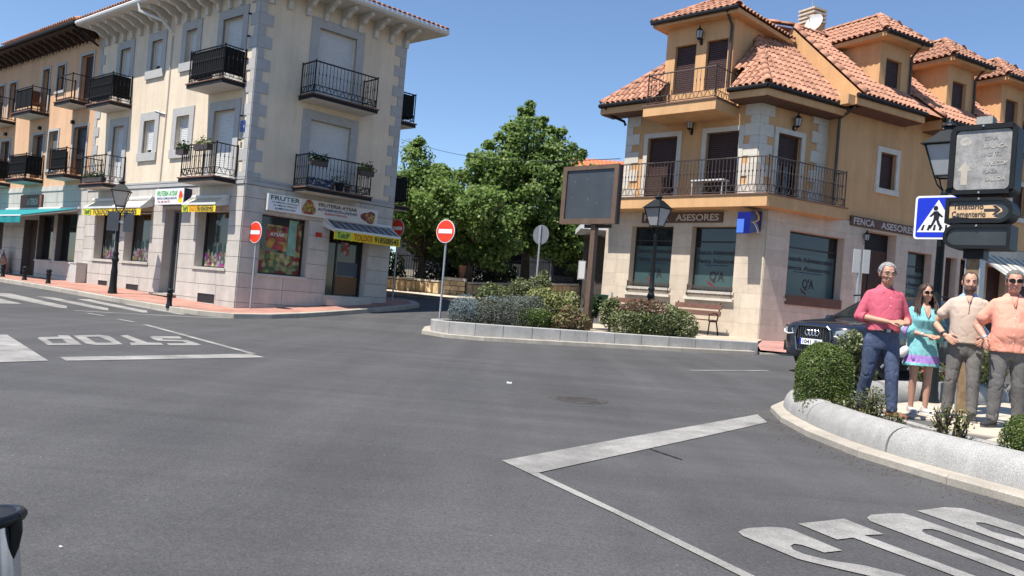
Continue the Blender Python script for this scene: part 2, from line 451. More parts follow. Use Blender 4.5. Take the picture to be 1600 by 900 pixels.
def rail_bars(mb, fr, pts, z0, z1, step=0.115, r=0.009, knob=True, scroll=0.2):
    """railing along a polyline of (s,d) points; bars with knobs, lower ornament band"""
    P = fr.p; k = fr.k
    for (s0, d0), (s1, d1) in zip(pts[:-1], pts[1:]):
        L_ = math.hypot(s1 - s0, d1 - d0); n = max(2, int(L_ * k / step))
        for z, w in ((z1, .022), (z0 + .03, .014), (z0 + scroll, .012)):
            mb.tube([P(s0, d0, z), P(s1, d1, z)], w, 4)
        for i in range(n + 1):
            f = i / n; s = s0 + (s1 - s0) * f; d = d0 + (d1 - d0) * f
            b0 = z0 + (scroll if 0 < i < n else 0)
            zm = (z0 + scroll + z1) / 2
            if i in (0, n):
                mb.tube([P(s, d, z0 - .02), P(s, d, z1 + .05)], .02, 5)
            elif knob:
                mb.tube([P(s, d, b0), P(s, d, zm - .05), P(s, d, zm), P(s, d, zm + .05), P(s, d, z1)], [r, r, r * 2.3, r, r], 4)
            else: mb.tube([P(s, d, b0), P(s, d, z1)], r, 4)
            if i < n and scroll > .05:
                s2 = s0 + (s1 - s0) * (i + 1) / n; d2 = d0 + (d1 - d0) * (i + 1) / n
                a, b = z0 + .03, z0 + scroll
                mb.tube([P(s, d, a if i % 2 else b), P((s+s2)/2, (d+d2)/2, (a+b)/2 + (.03 if i % 2 else -.03)), P(s2, d2, b if i % 2 else a)], .008, 3)
                mb.tube([P((s*3+s2)/4, (d*3+d2)/4, b), P((s+s2)/2, (d+d2)/2, a + .02), P((s+3*s2)/4, (d+3*d2)/4, b)], .007, 3)
def balcony(fr, s0, s1, dep, ztop, parent, rail=0.94, th=0.14, screen=None, iron='iron', inset=0.05, plain=False, under='eave_cream', step=.115):
    mb = MB()
    mb.fbox(fr, s0, s1, 0.004, dep, ztop - th, ztop - .035, 0)
    mb.fbox(fr, s0 - .03, s1 + .03, 0.004, dep + .03, ztop - .035, ztop, 1)
    mb.fbox(fr, s0 + .02, s1 - .02, 0.004, dep - .02, ztop - th - .012, ztop - th, 2)
    b = mb.build('balcony', [M['slab_dark'], M['slab_tile'], M[under]], parent)
    r = MB(); i = inset
    rail_bars(r, fr, [(s0 + i, .02), (s0 + i, dep - i), (s1 - i, dep - i), (s1 - i, .02)], ztop + .05, ztop + rail, knob=not plain, scroll=0.0 if plain else .2, step=step)
    r.build('railing', M[iron], b)
    if screen:
        q = MB(); j = i + .025
        if 'f' in screen: q.fbox(fr, s0 + j, s1 - j, dep - j - .006, dep - j, ztop + .16, ztop + rail - .04)
        if 'r' in screen: q.fbox(fr, s0 + j, s0 + j + .006, .05, dep - j - .01, ztop + .16, ztop + rail - .04)
        if 'l' in screen: q.fbox(fr, s1 - j - .006, s1 - j, .05, dep - j - .01, ztop + .16, ztop + rail - .04)
        q.build('balcony_screen', M['screen'], b)
    return b

# ------------------------------------------------------------------ foliage
def leaves(n, sampler, size, rng, up=0.4, aspect=0.75, tintf=None, fold=0.25):
    """n bent leaves (two triangles pairs) from sampler() -> (pos, outward)"""
    V = np.zeros((n, 4, 3)); T = np.zeros(n)
    for i in range(n):
        p, o, t = sampler()
        nv = Vector((rng.gauss(0, 1), rng.gauss(0, 1), rng.gauss(0, 1))).normalized() * 0.9 + o * 0.8 + Vector((0, 0, up))
        nv.normalize()
        a = nv.orthogonal().normalized(); b = nv.cross(a); w = rng.uniform(0, 6.283)
        x = a * math.cos(w) + b * math.sin(w); y = nv.cross(x)
        s = size * rng.uniform(.6, 1.3)
        V[i, 0] = p - x * s * .5; V[i, 1] = p + y * s * .5 * aspect - nv * s * fold * .5
        V[i, 2] = p + x * s * .5; V[i, 3] = p - y * s * .5 * aspect - nv * s * fold * .5
        T[i] = t
    return V, T
def leaf_obj(name, V, T, m, parent=None):
    n = len(V)
    me = bpy.data.meshes.new(name)
    me.vertices.add(n * 4); me.vertices.foreach_set('co', V.reshape(-1))
    me.loops.add(n * 6); me.polygons.add(n * 2)
    base = (np.arange(n) * 4)[:, None]
    me.loops.foreach_set('vertex_index', (base + np.array([0, 1, 2, 0, 2, 3])).reshape(-1).astype(np.int32))
    me.polygons.foreach_set('loop_start', (np.arange(n * 2) * 3).astype(np.int32))
    try: me.polygons.foreach_set('loop_total', np.full(n * 2, 3, np.int32))
    except Exception: pass
    a = me.attributes.new('tint', 'FLOAT', 'FACE'); a.data.foreach_set('value', np.repeat(T, 2).astype(np.float32))
    me.materials.append(m); me.update(calc_edges=True); me.validate()
    return link(name, me, parent)
# ================================================================== GROUND (setting)
def asphalt_mat():
    m = bpy.data.materials.new('asphalt'); m.use_nodes = True
    nt = m.node_tree; N = nt.nodes; L = nt.links; b = N['Principled BSDF']
    b.inputs['Roughness'].default_value = .82; b.inputs['Specular IOR Level'].default_value = .35
    tc = N.new('ShaderNodeTexCoord')
    def noise(sc, det=5, rough=.6, vec=None, stretch=None):
        n = N.new('ShaderNodeTexNoise'); n.inputs['Scale'].default_value = sc; n.inputs['Detail'].default_value = det; n.inputs['Roughness'].default_value = rough
        if stretch:
            mp = N.new('ShaderNodeMapping'); mp.inputs['Scale'].default_value = stretch[0]; mp.inputs['Rotation'].default_value = (0, 0, stretch[1])
            L.new(tc.outputs['Object'], mp.inputs['Vector']); L.new(mp.outputs[0], n.inputs['Vector'])
        else: L.new(tc.outputs['Object'], n.inputs['Vector'])
        return n.outputs['Fac']
    def rng(s, a, c, lo, hi):
        r = N.new('ShaderNodeMapRange'); L.new(s, r.inputs['Value'])
        for k, v in zip(('From Min', 'From Max', 'To Min', 'To Max'), (a, c, lo, hi)): r.inputs[k].default_value = v
        return r.outputs[0]
    def mulv(a, c):
        x = N.new('ShaderNodeMath'); x.operation = 'MULTIPLY'; L.new(a, x.inputs[0]); L.new(c, x.inputs[1]); return x.outputs[0]
    v = rng(noise(.22, 6, .6), .3, .7, .86, 1.10)
    v = mulv(v, rng(noise(1.0, 5, .6, stretch=((1.2, .12, 1), .55)), .35, .65, .84, 1.09))     # worn tyre paths
    v = mulv(v, rng(noise(3.2, 5, .7), .3, .7, .93, 1.07))
    v = mulv(v, rng(noise(55, 3, .8), .3, .7, .72, 1.28))
    v = mulv(v, rng(noise(160, 2, .8), .3, .7, .70, 1.30))
    v = mulv(v, rng(noise(.9, 6, .65, stretch=((.10, 1.6, 1), .45)), .38, .62, .88, 1.08))     # long streaks
    # oil spots
    v = mulv(v, rng(noise(1.7, 7, .75), .66, .74, 1.0, .72))
    col = N.new('ShaderNodeMix'); col.data_type = 'RGBA'; col.blend_type = 'MULTIPLY'; col.inputs['Factor'].default_value = 1
    tint = N.new('ShaderNodeValToRGB'); L.new(noise(.5, 4), tint.inputs['Fac'])
    tint.color_ramp.elements[0].color = (.066, .066, .068, 1); tint.color_ramp.elements[1].color = (.078, .075, .074, 1)
    L.new(tint.outputs[0], col.inputs[6]); L.new(v, col.inputs[7])
    # pale stone chips
    vo = N.new('ShaderNodeTexVoronoi'); vo.inputs['Scale'].default_value = 13; L.new(tc.outputs['Object'], vo.inputs['Vector'])
    sep = N.new('ShaderNodeSeparateColor'); L.new(vo.outputs['Color'], sep.inputs[0])
    chip = mulv(rng(vo.outputs['Distance'], .03, .085, 1, 0), rng(sep.outputs[0], .87, .89, 0, 1))
    mx = N.new('ShaderNodeMix'); mx.data_type = 'RGBA'; L.new(chip, mx.inputs['Factor']); L.new(col.outputs[2], mx.inputs[6]); mx.inputs[7].default_value = (.26, .25, .24, 1)
    L.new(mx.outputs[2], b.inputs['Base Color'])
    n2 = N.new('ShaderNodeTexNoise'); n2.inputs['Scale'].default_value = 70; n2.inputs['Detail'].default_value = 6; L.new(tc.outputs['Object'], n2.inputs['Vector'])
    bp = N.new('ShaderNodeBump'); bp.inputs['Strength'].default_value = .45; bp.inputs['Distance'].default_value = .012
    L.new(n2.outputs['Fac'], bp.inputs['Height']); L.new(bp.outputs[0], b.inputs['Normal'])
    return m
ASPHALT = asphalt_mat()
def sheet(name, xs, ys, off, m, parent=None):
    v = [(x, y, h(x, y) + off) for y in ys for x in xs]; nx = len(xs)
    f = [(j*nx+i, j*nx+i+1, (j+1)*nx+i+1, (j+1)*nx+i) for j in range(len(ys)-1) for i in range(nx-1)]
    mb = MB(); mb.add(v, f)
    o = mb.build(name, m, parent, smooth=True, fix=False)
    return o
xs = [-900, -300, -120, -70] + [-45 + 1.0 * i for i in range(96)] + [70, 120, 300, 900]
ys = [-300, -80, -40, -25] + [-20 + 1.0 * i for i in range(86)] + [80, 120, 300, 1200]
tag(sheet('road', xs, ys, 0, ASPHALT), kind='structure')

def tri_fill(poly, step=1.0):
    """triangulated polygon in plan, refined so that it can follow the ground"""
    bm = bmesh.new()
    vs = [bm.verts.new((p[0], p[1], 0)) for p in poly]
    bm.faces.new(vs)
    bmesh.ops.triangulate(bm, faces=bm.faces)
    for _ in range(4):
        es = [e for e in bm.edges if e.calc_length() > step]
        if not es: break
        bmesh.ops.subdivide_edges(bm, edges=es, cuts=1, use_grid_fill=False)
        bmesh.ops.triangulate(bm, faces=bm.faces)
    return bm
def pad(name, poly, off, m, parent=None, zf=None, step=1.5):
    bm = tri_fill(poly, step)
    for v in bm.verts: v.co.z = (zf or h)(v.co.x, v.co.y) + off
    bmesh.ops.recalc_face_normals(bm, faces=bm.faces)
    if sum(f.normal.z for f in bm.faces) < 0: bmesh.ops.reverse_faces(bm, faces=bm.faces)
    me = bpy.data.meshes.new(name); bm.to_mesh(me); bm.free()
    me.materials.append(m)
    return link(name, me, parent)
def resample(pts, step):
    out = [Vector(pts[0][:2])]; acc = 0
    P = [Vector(p[:2]) for p in pts]
    for a, b in zip(P[:-1], P[1:]):
        L_ = (b - a).length; n = max(1, int(L_ / .05))
        for i in range(1, n + 1):
            q = a.lerp(b, i / n)
            if (q - out[-1]).length >= step: out.append(q)
    if (P[-1] - out[-1]).length > step * .3: out.append(P[-1])
    return out
def strip_stones(name, path, step, w, z0, z1, m, parent, side=1, gap=.008, sub=1, zf=None, bevel=0.012):
    """stones laid along a path; w wide to its left (side=1) or right (-1)"""
    zf = zf or h
    pts = resample(path, step)
    for a, b in zip(pts[:-1], pts[1:]):
        t = (b - a).normalized(); nrm = Vector((-t.y, t.x)) * side
        a2 = a + t * gap / 2; b2 = b - t * gap / 2
        za, zb = zf(a.x, a.y), zf(b.x, b.y)
        mb = MB(); e = bevel
        A0, B0 = a2, b2; A1, B1 = a2 + nrm * w, b2 + nrm * w
        q = lambda p, z: (p.x, p.y, z)
        Ae, Be = a2 + nrm * e, b2 + nrm * e
        mb.add([q(A0, za+z0), q(B0, zb+z0), q(B1, zb+z0), q(A1, za+z0), q(A0, za+z1-e), q(B0, zb+z1-e), q(Be, zb+z1), q(Ae, za+z1), q(B1, zb+z1), q(A1, za+z1)],
               [(0,1,5,4), (4,5,6,7), (7,6,8,9), (1,2,8,6,5), (0,4,7,9,3), (2,3,9,8), (0,3,2,1)])
        mb.build(name, m, parent)

# ================================================================== LEFT CORNER BUILDING
PL = ray(366, 484) * 23.5
fA = Frame(PL, R_(-49.799)); fB = Frame(PL, R_(45.856))
cream = thing('corner_building', 'cream three-storey corner building with grey quoins, white shutters and fruit shop below', 'building', (PL.x, PL.y, h(PL.x, PL.y) + .13))
LA, LB_ = 10.22, 5.15
ZL = 2.70          # ledge
Atop = [(6.34 if 0 else 5.60, 0, 0, 0)]
# openings (s0,s1,z0,z1)
hA = [(7.81,8.55,5.57,7.60),(5.58,6.28,6.58,7.58),(3.40,4.04,6.58,7.61),(.82,1.90,5.57,7.62),
      (7.81,8.62,2.80,4.89),(5.62,6.37,3.84,4.92),(3.42,4.20,3.84,4.90),(.83,1.98,2.80,4.88)]
gA = [(7.75,9.32,.24,1.86),(5.28,7.05,.24,1.86),(3.36,4.40,-.68,1.98),(.66,2.40,.22,1.90)]
hB = [(1.92,3.24,5.57,7.67),(1.88,3.28,2.80,4.90)]
gB = [(.58,2.14,.16,1.90),(2.84,4.30,-.32,1.72)]
def lower_z(fr): return -1.4
wall(fA, 0, LA, ZL, 8.42, hA, M['plaster_cream'], cream, .2)
wall(fB, 0, LB_, ZL, 8.42, hB, M['plaster_cream'], cream, .2)
wall(fA, 0, LA, -1.4, ZL, gA, M['joint'], cream, .35, name='ground_floor_wall')
wall(fB, 0, LB_, -1.4, ZL, gB, M['joint'], cream, .35, name='ground_floor_wall')
mbk = MB()          # rear walls and ceiling close the volume
pA, pB = fA.p(LA, 0, 0), fB.p(LB_, 0, 0); pC = pA + fB.u * LB_
for a, b in ((pA, pC), (pC, pB)):
    mbk.quad((a.x, a.y, -1.4), (b.x, b.y, -1.4), (b.x, b.y, 8.42), (a.x, a.y, 8.42))
mbk.build('rear_wall', M['plaster_cream'], cream)
rows = [-1.30, -.70, -.27, .145, .585, 1.03, 1.46, 1.90, 2.30, 2.66]
panels(fA, 0.0, LA, rows, gA + [(8.03,8.74,-.69,-.49),(5.76,6.62,-.74,-.51),(1.05,2.01,-.82,-.55)], M['panel_grey'], cream, 1.3)
panels(fB, 0.0, LB_, rows, gB, M['panel_grey'], cream, 1.3)
# reveals lined with stone
def lining(fr, q, m, parent, rev=.34, t=.012):
    a, b, c, e = q; mb = MB()
    mb.fbox(fr, a, a + t, -rev, .018, c, e); mb.fbox(fr, b - t, b, -rev, .018, c, e)
    mb.fbox(fr, a + t, b - t, -rev, .018, e - t, e); mb.fbox(fr, a + t, b - t, -rev, .018, c, c + t)
    return mb.build('opening_lining', m, parent)
for q in gA: lining(fA, q, M['panel_grey'], cream)
for q in gB: lining(fB, q, M['panel_grey'], cream)
for fr, L_ in ((fA, LA), (fB, LB_)):
    mb = MB(); a0 = -.0
    mb.fbox(fr, a0, L_, .0, .05, ZL - .03, ZL + .06); mb.fbox(fr, a0, L_, .0, .035, ZL + .10, ZL + .16)
    mb.fbox(fr, a0, L_, .0, .022, ZL + .06, ZL + .10)
    mb.build('ledge', M['trim_grey'], cream)
# quoins
def quoins(fr, s_edge, sgn, z0, z1, m, parent, wide=.43, narrow=.21, hw=.335, hn=.315, t=.025, first_wide=True):
    z = z1; w = first_wide
    while z > z0 + .05:
        hh = hw if w else hn; zz = max(z0, z - hh); L_ = wide if w else narrow
        mb = MB(); a, b = sorted((s_edge, s_edge + sgn * L_))
        mb.fbox(fr, a, b, .0, t, zz + .003, z - .003); mb.build('quoin_stone', m, parent)
        z = zz; w = not w
quoins(fB, .0, 1, ZL + .17, 8.22, M['trim_grey'], cream)
quoins(fA, .0, 1, ZL + .17, 8.22, M['trim_grey'], cream)
quoins(fB, LB_, -1, ZL + .17, 8.22, M['trim_grey'], cream, first_wide=False)
quoins(fA, LA, -1, ZL + .17, 8.22, M['trim_grey'], cream)
# windows of the upper floors
def upper_window(fr, q, parent, door, shut_to=None, side_white=False):
    a, b, c, e = q
    w = surround(fr, a, b, c, e, .27, M['trim_grey'], parent, bottom=not door)
    sb = shut_to if shut_to is not None else c
    mb = MB(); mb.fbox(fr, a, b, -.20, -.185, c, e); mb.build('pane', M['glass'], w)
    for x0, x1 in ((a, a + .05), (b - .05, b)): mb = MB(); mb.fbox(fr, x0, x1, -.18, -.12, c, e); mb.build('shutter_rail', M['gutter_white'], w)
    if not door: mb = MB(); mb.fbox(fr, a + .05, b - .05, -.18, -.13, c, c + .06); mb.fbox(fr, (a+b)/2 - .03, (a+b)/2 + .03, -.18, -.14, c + .06, sb); mb.build('sash', M['gutter_white'], w)
    shutter(fr, a + .05, b - .05, sb, e, -.155, M['shutter_white'], w)
    return w
for i, q in enumerate(hA):
    upper_window(fA, q, cream, i in (0, 3, 4, 7), {1: 6.78, 2: 6.95, 5: 3.98}.get(i))
for q in hB: upper_window(fB, q, cream, True)
# balconies
balcony(fA, 7.45, 9.30, .72, 5.57, cream, screen='frl'); balcony(fA, .45, 2.42, .73, 5.57, cream, screen='frl')
balcony(fA, 7.45, 9.35, .72, 2.80, cream); balcony(fA, .45, 2.42, .73, 2.80, cream)
balcony(fB, 1.42, 3.68, .82, 5.50, cream); balcony(fB, 1.45, 3.72, .82, 2.80, cream)
fE = Frame.__new__(Frame); fE.k = 1; fE.o = Vector((pB.x, pB.y, 0)); fE.u = -fA.u * -1; fE.n = fB.u.copy()
balcony(fE, .03, 1.9, .64, 5.57, cream, screen='frl'); balcony(fE, .03, 1.9, .64, 2.80, cream, screen='frl')
# eaves: soffit, corbels, gutter, roof tiles
OV = .92; ZE = 8.50
def eave_corner(da, db):    # point out from both facades at the corner
    u1, n1, u2, n2 = fA.u, fA.n, fB.u, fB.n
    a = fA.o + n1 * da; b = fB.o + n2 * db
    M2 = Matrix(((u1.x, -u2.x), (u1.y, -u2.y))); t = M2.inverted() @ Vector((b.x - a.x, b.y - a.y))
    return a + u1 * t[0]
def roof_loop(ov):
    c0 = eave_corner(ov, ov); a1 = fA.p(LA, ov, 0); b1 = fB.p(LB_ + ov, ov, 0); c1 = pC + fB.u * ov
    return [Vector((p.x, p.y, 0)) for p in (c0, b1, c1, a1)]
lo, li = roof_loop(OV), roof_loop(-.1)
mb = MB()
for i in range(3):
    j = i + 1 if i < 2 else 3
    k = [(0, 1), (1, 2), (0, 3)][i]
    a, b = lo[k[0]], lo[k[1]]; c, d = li[k[1]], li[k[0]]
    z = lambda p, q: (p.x, p.y, q)
    mb.hexa([z(a, ZE-.07), z(b, ZE-.07), z(c, 8.40), z(d, 8.40), z(a, ZE), z(b, ZE), z(c, ZE+.02), z(d, ZE+.02)])
soff = mb.build('soffit', M['eave_cream'], cream)
mb = MB()
for k in ((0, 1), (1, 2), (0, 3)):
    a, b = lo[k[0]], lo[k[1]]
    mb.tube([(a.x, a.y, ZE + .03), (b.x, b.y, ZE + .03)], .075, 8)
mb.build('gutter', M['gutter_white'], cream, smooth=True)
def corbel(fr, s, m, parent, L_=.72, w=.13, zt=8.41, hgt=.52, name='eave_bracket'):
    prof = [(0, zt), (L_, zt), (L_, zt - .10), (L_*.82, zt - .13), (L_*.62, zt - .17), (L_*.45, zt - .27), (L_*.2, zt - .30), (.12, zt - .36), (.10, zt - hgt), (0, zt - hgt)]
    mb = MB(); mb.prism(prof, lambda a, b, t: fr.p(s + t, a + .004, b), -w / 2, w / 2)
    return mb.build(name, m, parent)
s = .28
while s < LA - .2: corbel(fA, s, M['eave_cream'], cream); s += .62
s = .28
while s < LB_: corbel(fB, s, M['eave_cream'], cream); s += .60
# roof: hipped, low pitch, with clay tiles along the eaves
TP = math.tan(R_(24)); cen = sum(lo, Vector()) / 4
rf = MB()
ridge0 = (lo[0] + lo[1]) / 2 + (cen - (lo[0] + lo[1]) / 2) * .62; ridge1 = (lo[2] + lo[3]) / 2 + (cen - (lo[2] + lo[3]) / 2) * .62
zr = ZE + .07 + 2.9 * TP
top = [Vector((*p.xy, ZE + .07)) for p in lo]; r0 = Vector((*((lo[0] + lo[1]) / 2).xy, 0)); 
ra = fA.p(3.2, -2.6, zr); rb = fA.p(LA, -2.6, zr)
rf.add([*top, ra, rb], [(0, 1, 4), (1, 2, 5, 4), (3, 0, 4, 5), (2, 3, 5)])
roof = rf.build('roof', M['tile_red'], cream)
def barrel_mesh(L_=.42, r=.085, n=5, th=.016):
    mb = MB(); vs = []; fs = []
    for j, (y, rr, z) in enumerate(((0, r, 0.0), (L_, r * .86, -.01))):
        for i in range(n + 1):
            w = math.pi * i / n; vs.append((rr * math.cos(w), y, z + rr * .8 * math.sin(w)))
        for i in range(n + 1):
            w = math.pi * i / n; vs.append(((rr-th) * math.cos(w), y, z + (rr-th) * .8 * math.sin(w)))
    m = 2 * (n + 1)
    for i in range(n):
        fs.append((i, i+1, m+i+1, m+i)); fs.append((n+1+i, m+n+1+i, m+n+2+i, n+2+i))
        fs.append((i, n+1+i, n+2+i, i+1)); fs.append((m+i, m+i+1, m+n+2+i, m+n+1+i))
    mb.add(vs, fs)
    me = bpy.data.meshes.new('roof_tile'); me.from_pydata(mb.v, [], mb.f); me.materials.append(M['tile'])
    me.polygons.foreach_set('use_smooth', [True] * len(mb.f)); me.update()
    return me
TILE_ME = barrel_mesh()
def tile_obj(parent, origin, along, normal, me=TILE_ME, scale=1.0, name='roof_tile'):
    """one tile: 'along' runs up the slope"""
    o = bpy.data.objects.new(name, me); C.objects.link(o); adopt(o, parent)
    y = along.normalized(); z = normal.normalized(); x = y.cross(z)
    j = random.uniform(-.02, .02)
    mt = Matrix((x, y, z)).transposed().to_4x4() @ Matrix.Rotation(j, 4, 'Z') @ Matrix.Scale(scale, 4)
    mt.translation = origin
    o.matrix_basis = mt; o.matrix_parent_inverse = world_of(parent).inverted()
    return o
for k, inward in ((0, -fB.n), (1, -fA.n)):
    a, b = (lo[0], lo[1]) if k == 0 else (lo[0], lo[3])
    t = (b - a).normalized(); L_ = (b - a).length; n = int(L_ / .19)
    up = (inward + Vector((0, 0, TP))).normalized(); nr = t.cross(up); nr = nr if nr.z > 0 else -nr
    for i in range(n):
        p = a + t * (i + .5) * L_ / n + Vector((0, 0, ZE + .10)) - inward * .06
        tile_obj(roof, p, up, nr)
# roof terrace block over the left eave
mb = MB(); mb.fbox(fA, 6.9, 8.3, -2.1, -1.0, 8.9, 10.35); tb = mb.build('roof_terrace', M['stone_far'], cream)
mb = MB(); rail_bars(mb, fA, [(6.95, -2.0), (6.95, -1.02), (5.2, -1.02)], 9.3, 10.2, scroll=.0); mb.build('railing', M['iron'], tb)
# downpipe on the long side and cable runs
mb = MB(); P = fA.p
mb.tube([P(5.55, OV, ZE - .02), P(5.5, OV - .02, ZE - .30), P(5.05, .35, 8.0), P(4.95, .07, 7.72)], .05, 7); mb.build('downpipe', M['gutter_white'], cream, smooth=True)
mb = MB(); mb.tube([P(4.93, .03, 7.6), P(4.9, .03, 5.6), P(4.93, .03, 2.7), P(4.95, .05, 2.2)], .018, 5); mb.tube([P(5.65, .03, 5.2), P(4.9, .03, 5.03)], .03, 5)
mb.build('cable_run', M['panel_grey'], cream)
mb = MB()
for z, s in ((7.55, .42), (6.9, .40), (6.25, .40), (5.6, .40), (4.6, .40), (3.9, .40)): mb.fbox(fA, s - .05, s + .05, .028, .10, z, z + .03)
mb.build('cable_clip', M['iron'], cream)
# street name tile
sn = thing('street_name_plate', 'small blue and white street name tile on the cream wall near the corner', 'street sign', fA.p(.33, .03, 4.2))
mb = MB(); mb.fbox(fA, .22, .46, .028, .042, 4.16, 4.48); pl = mb.build('plate', print_mat('tile print', [(.02,.05,.3),(.45,.5,.55),(.03,.08,.35),(.02,.05,.3)], 14), sn)
# ground-floor openings
FRUIT = print_mat('fruit print', [(.50,.05,.22),(.75,.65,.35),(.70,.66,.58),(.45,.08,.35),(.15,.25,.08),(.70,.45,.15),(.6,.6,.5)], 10)
FRUIT2 = print_mat('melon print', [(.32,.02,.015),(.42,.36,.12),(.10,.17,.05),(.50,.42,.22),(.22,.10,.03),(.30,.33,.10)], 7)
LEAFY = print_mat('leaf print', [(.01,.03,.03),(.02,.13,.10),(.015,.06,.06),(.07,.16,.08)], 6)
def shop_window(fr, q, parent, rev=.30, left=0.0, name='shop_window', posters=True):
    a, b, c, e = q
    mb = MB(); f = .05
    mb.fbox(fr, a, a + f, -rev, -rev + .05, c, e); mb.fbox(fr, b - f, b, -rev, -rev + .05, c, e)
    mb.fbox(fr, a + f, b - f, -rev, -rev + .05, e - f, e); mb.fbox(fr, a + f, b - f, -rev, -rev + .05, c, c + f)
    w = mb.build(name, M['alu_dark'], parent)
    mb = MB(); mb.fbox(fr, a + f, b - f, -rev - .01, -rev + .012, c + f, e - f); mb.build('pane', M['glass'], w)
    mb = MB(); mb.fbox(fr, a - .05, b + .05, .0, .06, c - .07, c); mb.build('sill', M['panel_grey'], w)
    return w
for i, q in enumerate(gA):
    if i == 2: continue
    w = shop_window(fA, q, cream)
    a, b = q[0] + .06, q[1] - .06
    # lobed edge of the fruit print along the foot of the pane
    mb = MB(); n = 16
    top = [.30 + .22 * abs(math.sin(k * 1.7 + i)) + random.uniform(-.04, .06) for k in range(n + 1)]
    for k in range(n):
        s0_, s1_ = a + (b - a) * k / n, a + (b - a) * (k + 1) / n
        mb.quad(fA.p(s0_, -.284, q[2] + .055), fA.p(s1_, -.284, q[2] + .055), fA.p(s1_, -.284, q[2] + top[k + 1]), fA.p(s0_, -.284, q[2] + top[k]))
    mb.build('fruit_print', FRUIT, w, fix=False)
    mb = MB()
    for k in range(n):
        s0_, s1_ = a + (b - a) * k / n, a + (b - a) * (k + 1) / n
        if (k + i) % 3: mb.quad(fA.p(s0_, -.286, q[2] + .2), fA.p(s1_, -.286, q[2] + .2), fA.p(s1_, -.286, q[2] + top[k + 1] + .25), fA.p(s0_, -.286, q[2] + top[k] + .28))
    mb.build('leaf_print', LEAFY, w, fix=False)
# door on the long side
a, b, c, e = gA[2]
mb = MB(); mb.fbox(fA, a, a + .07, -.34, -.27, c, e); mb.fbox(fA, b - .07, b, -.34, -.27, c, e); mb.fbox(fA, a + .07, b - .07, -.34, -.27, e - .08, e); mb.fbox(fA, (a+b)/2 + .10, (a+b)/2 + .17, -.34, -.27, c, e - .08)
dr = mb.build('door', M['alu_grey'], cream)
mb = MB(); mb.fbox(fA, a + .07, b - .07, -.335, -.31, c, e - .08); mb.build('pane', M['glass'], dr)
mb = MB(); mb.fbox(fA, a + .12, a + .15, -.27, -.24, .2, .7); mb.build('handle', M['galv'], dr)
mb = MB(); mb.fbox(fA, a - .08, b + .08, .0, .28, c - .06, c); mb.build('door_step', M['kerb'], cream)
# cellar vents
for a, b, c, e in ((8.03,8.74,-.69,-.49),(5.76,6.62,-.74,-.51),(1.05,2.01,-.82,-.55)):
    mb = MB(); mb.fbox(fA, a, b, -.002, .004, c, e); v_ = mb.build('cellar_vent', M['black'], cream)
    mb = MB(); w = .045
    mb.fbox(fA, a - w, a, .0, .03, c - w, e + w); mb.fbox(fA, b, b + w, .0, .03, c - w, e + w); mb.fbox(fA, a, b, .0, .03, e, e + w); mb.fbox(fA, a, b, .0, .05, c - w, c)
    mb.build('vent_frame', M['panel_grey'], v_)
# shop front on the short side
q = gB[0]; a, b, c, e = q
w = shop_window(fB, q, cream)
mb = MB(); mb.quad(fB.p(a + .06, -.284, c + .06), fB.p(b - .06, -.284, c + .06), fB.p(b - .10, -.284, c + .62), fB.p(a + .06, -.284, c + .72)); mb.build('melon_print', FRUIT2, w, fix=False)
mb = MB(); mb.quad(fB.p(a + .35, -.283, c + .78), fB.p(a + 1.02, -.283, c + .72), fB.p(a + 1.02, -.283, c + 1.46), fB.p(a + .35, -.283, c + 1.48))
po = mb.build('poster', print_mat('poster print', [(.42,.06,.03),(.50,.28,.04),(.35,.03,.04),(.48,.36,.12)], 4), w, fix=False)
ftext('FRUTERIA', fB, a + .69, -.281, c + 1.37, M['ink_dark'], w, width=.58, height=.10)
ftext('AYSAR', fB, a + .69, -.281, c + 1.20, M['sign_white'], w, width=.46, height=.11)
mb = MB(); mb.quad(fB.p(b - .52, -.2835, c + .62), fB.p(b - .24, -.2835, c + .60), fB.p(b - .20, -.2835, e - .08), fB.p(b - .50, -.2835, e - .06)); mb.build('banner', mat('pale green banner', (.20,.36,.26), .5, .25, 3), w, fix=False)
mb = MB(); mb.quad(fB.p(b - .24, -.2832, c + .55), fB.p(b - .07, -.2832, c + .55), fB.p(b - .07, -.2832, e - .12), fB.p(b - .24, -.2832, e - .12)); mb.build('produce_print', FRUIT2, w, fix=False)
a, b, c, e = gB[1]
mb = MB(); mb.fbox(fB, a, a + .06, -.34, -.28, c, e); mb.fbox(fB, b - .06, b, -.34, -.28, c, e); mb.fbox(fB, a + .06, b - .06, -.34, -.28, e - .06, e); mb.fbox(fB, a + .48, a + .53, -.34, -.29, c, e - .06)
dr = mb.build('door', M['alu_dark'], cream)
mb = MB(); mb.fbox(fB, a + .06, b - .06, -.335, -.32, c, e - .06); mb.build('pane', M['glass'], dr)
mb = MB(); mb.fbox(fB, a + .55, b - .12, -.318, -.312, c + .06, c + .62); mb.build('counter_front', mat('brown counter', (.16,.075,.03), .5), dr)
mb = MB(); mb.fbox(fB, a + .58, b - .14, -.318, -.312, c + .64, c + 1.08); mb.build('chiller', mat('blue grey chiller', (.055,.075,.10), .4), dr)
mb = MB(); mb.fbox(fB, a + .66, a + .98, -.318, -.312, c + 1.28, c + 1.70); mb.build('notice', print_mat('notice print', [(.35,.05,.04),(.25,.33,.30),(.4,.4,.38),(.15,.22,.2)], 9), dr)
mb = MB(); mb.fbox(fB, a - .06, b + .1, .0, .25, c - .10, c); mb.fbox(fB, a - .06, b + .1, .0, .30, c - .3, c - .10); mb.build('door_step', M['panel_grey'], cream)
mb = MB(); mb.fbox(fB, 2.36, 2.58, .022, .03, 1.42, 1.56); nb = mb.build('notice_board', M['ink_red'], cream)
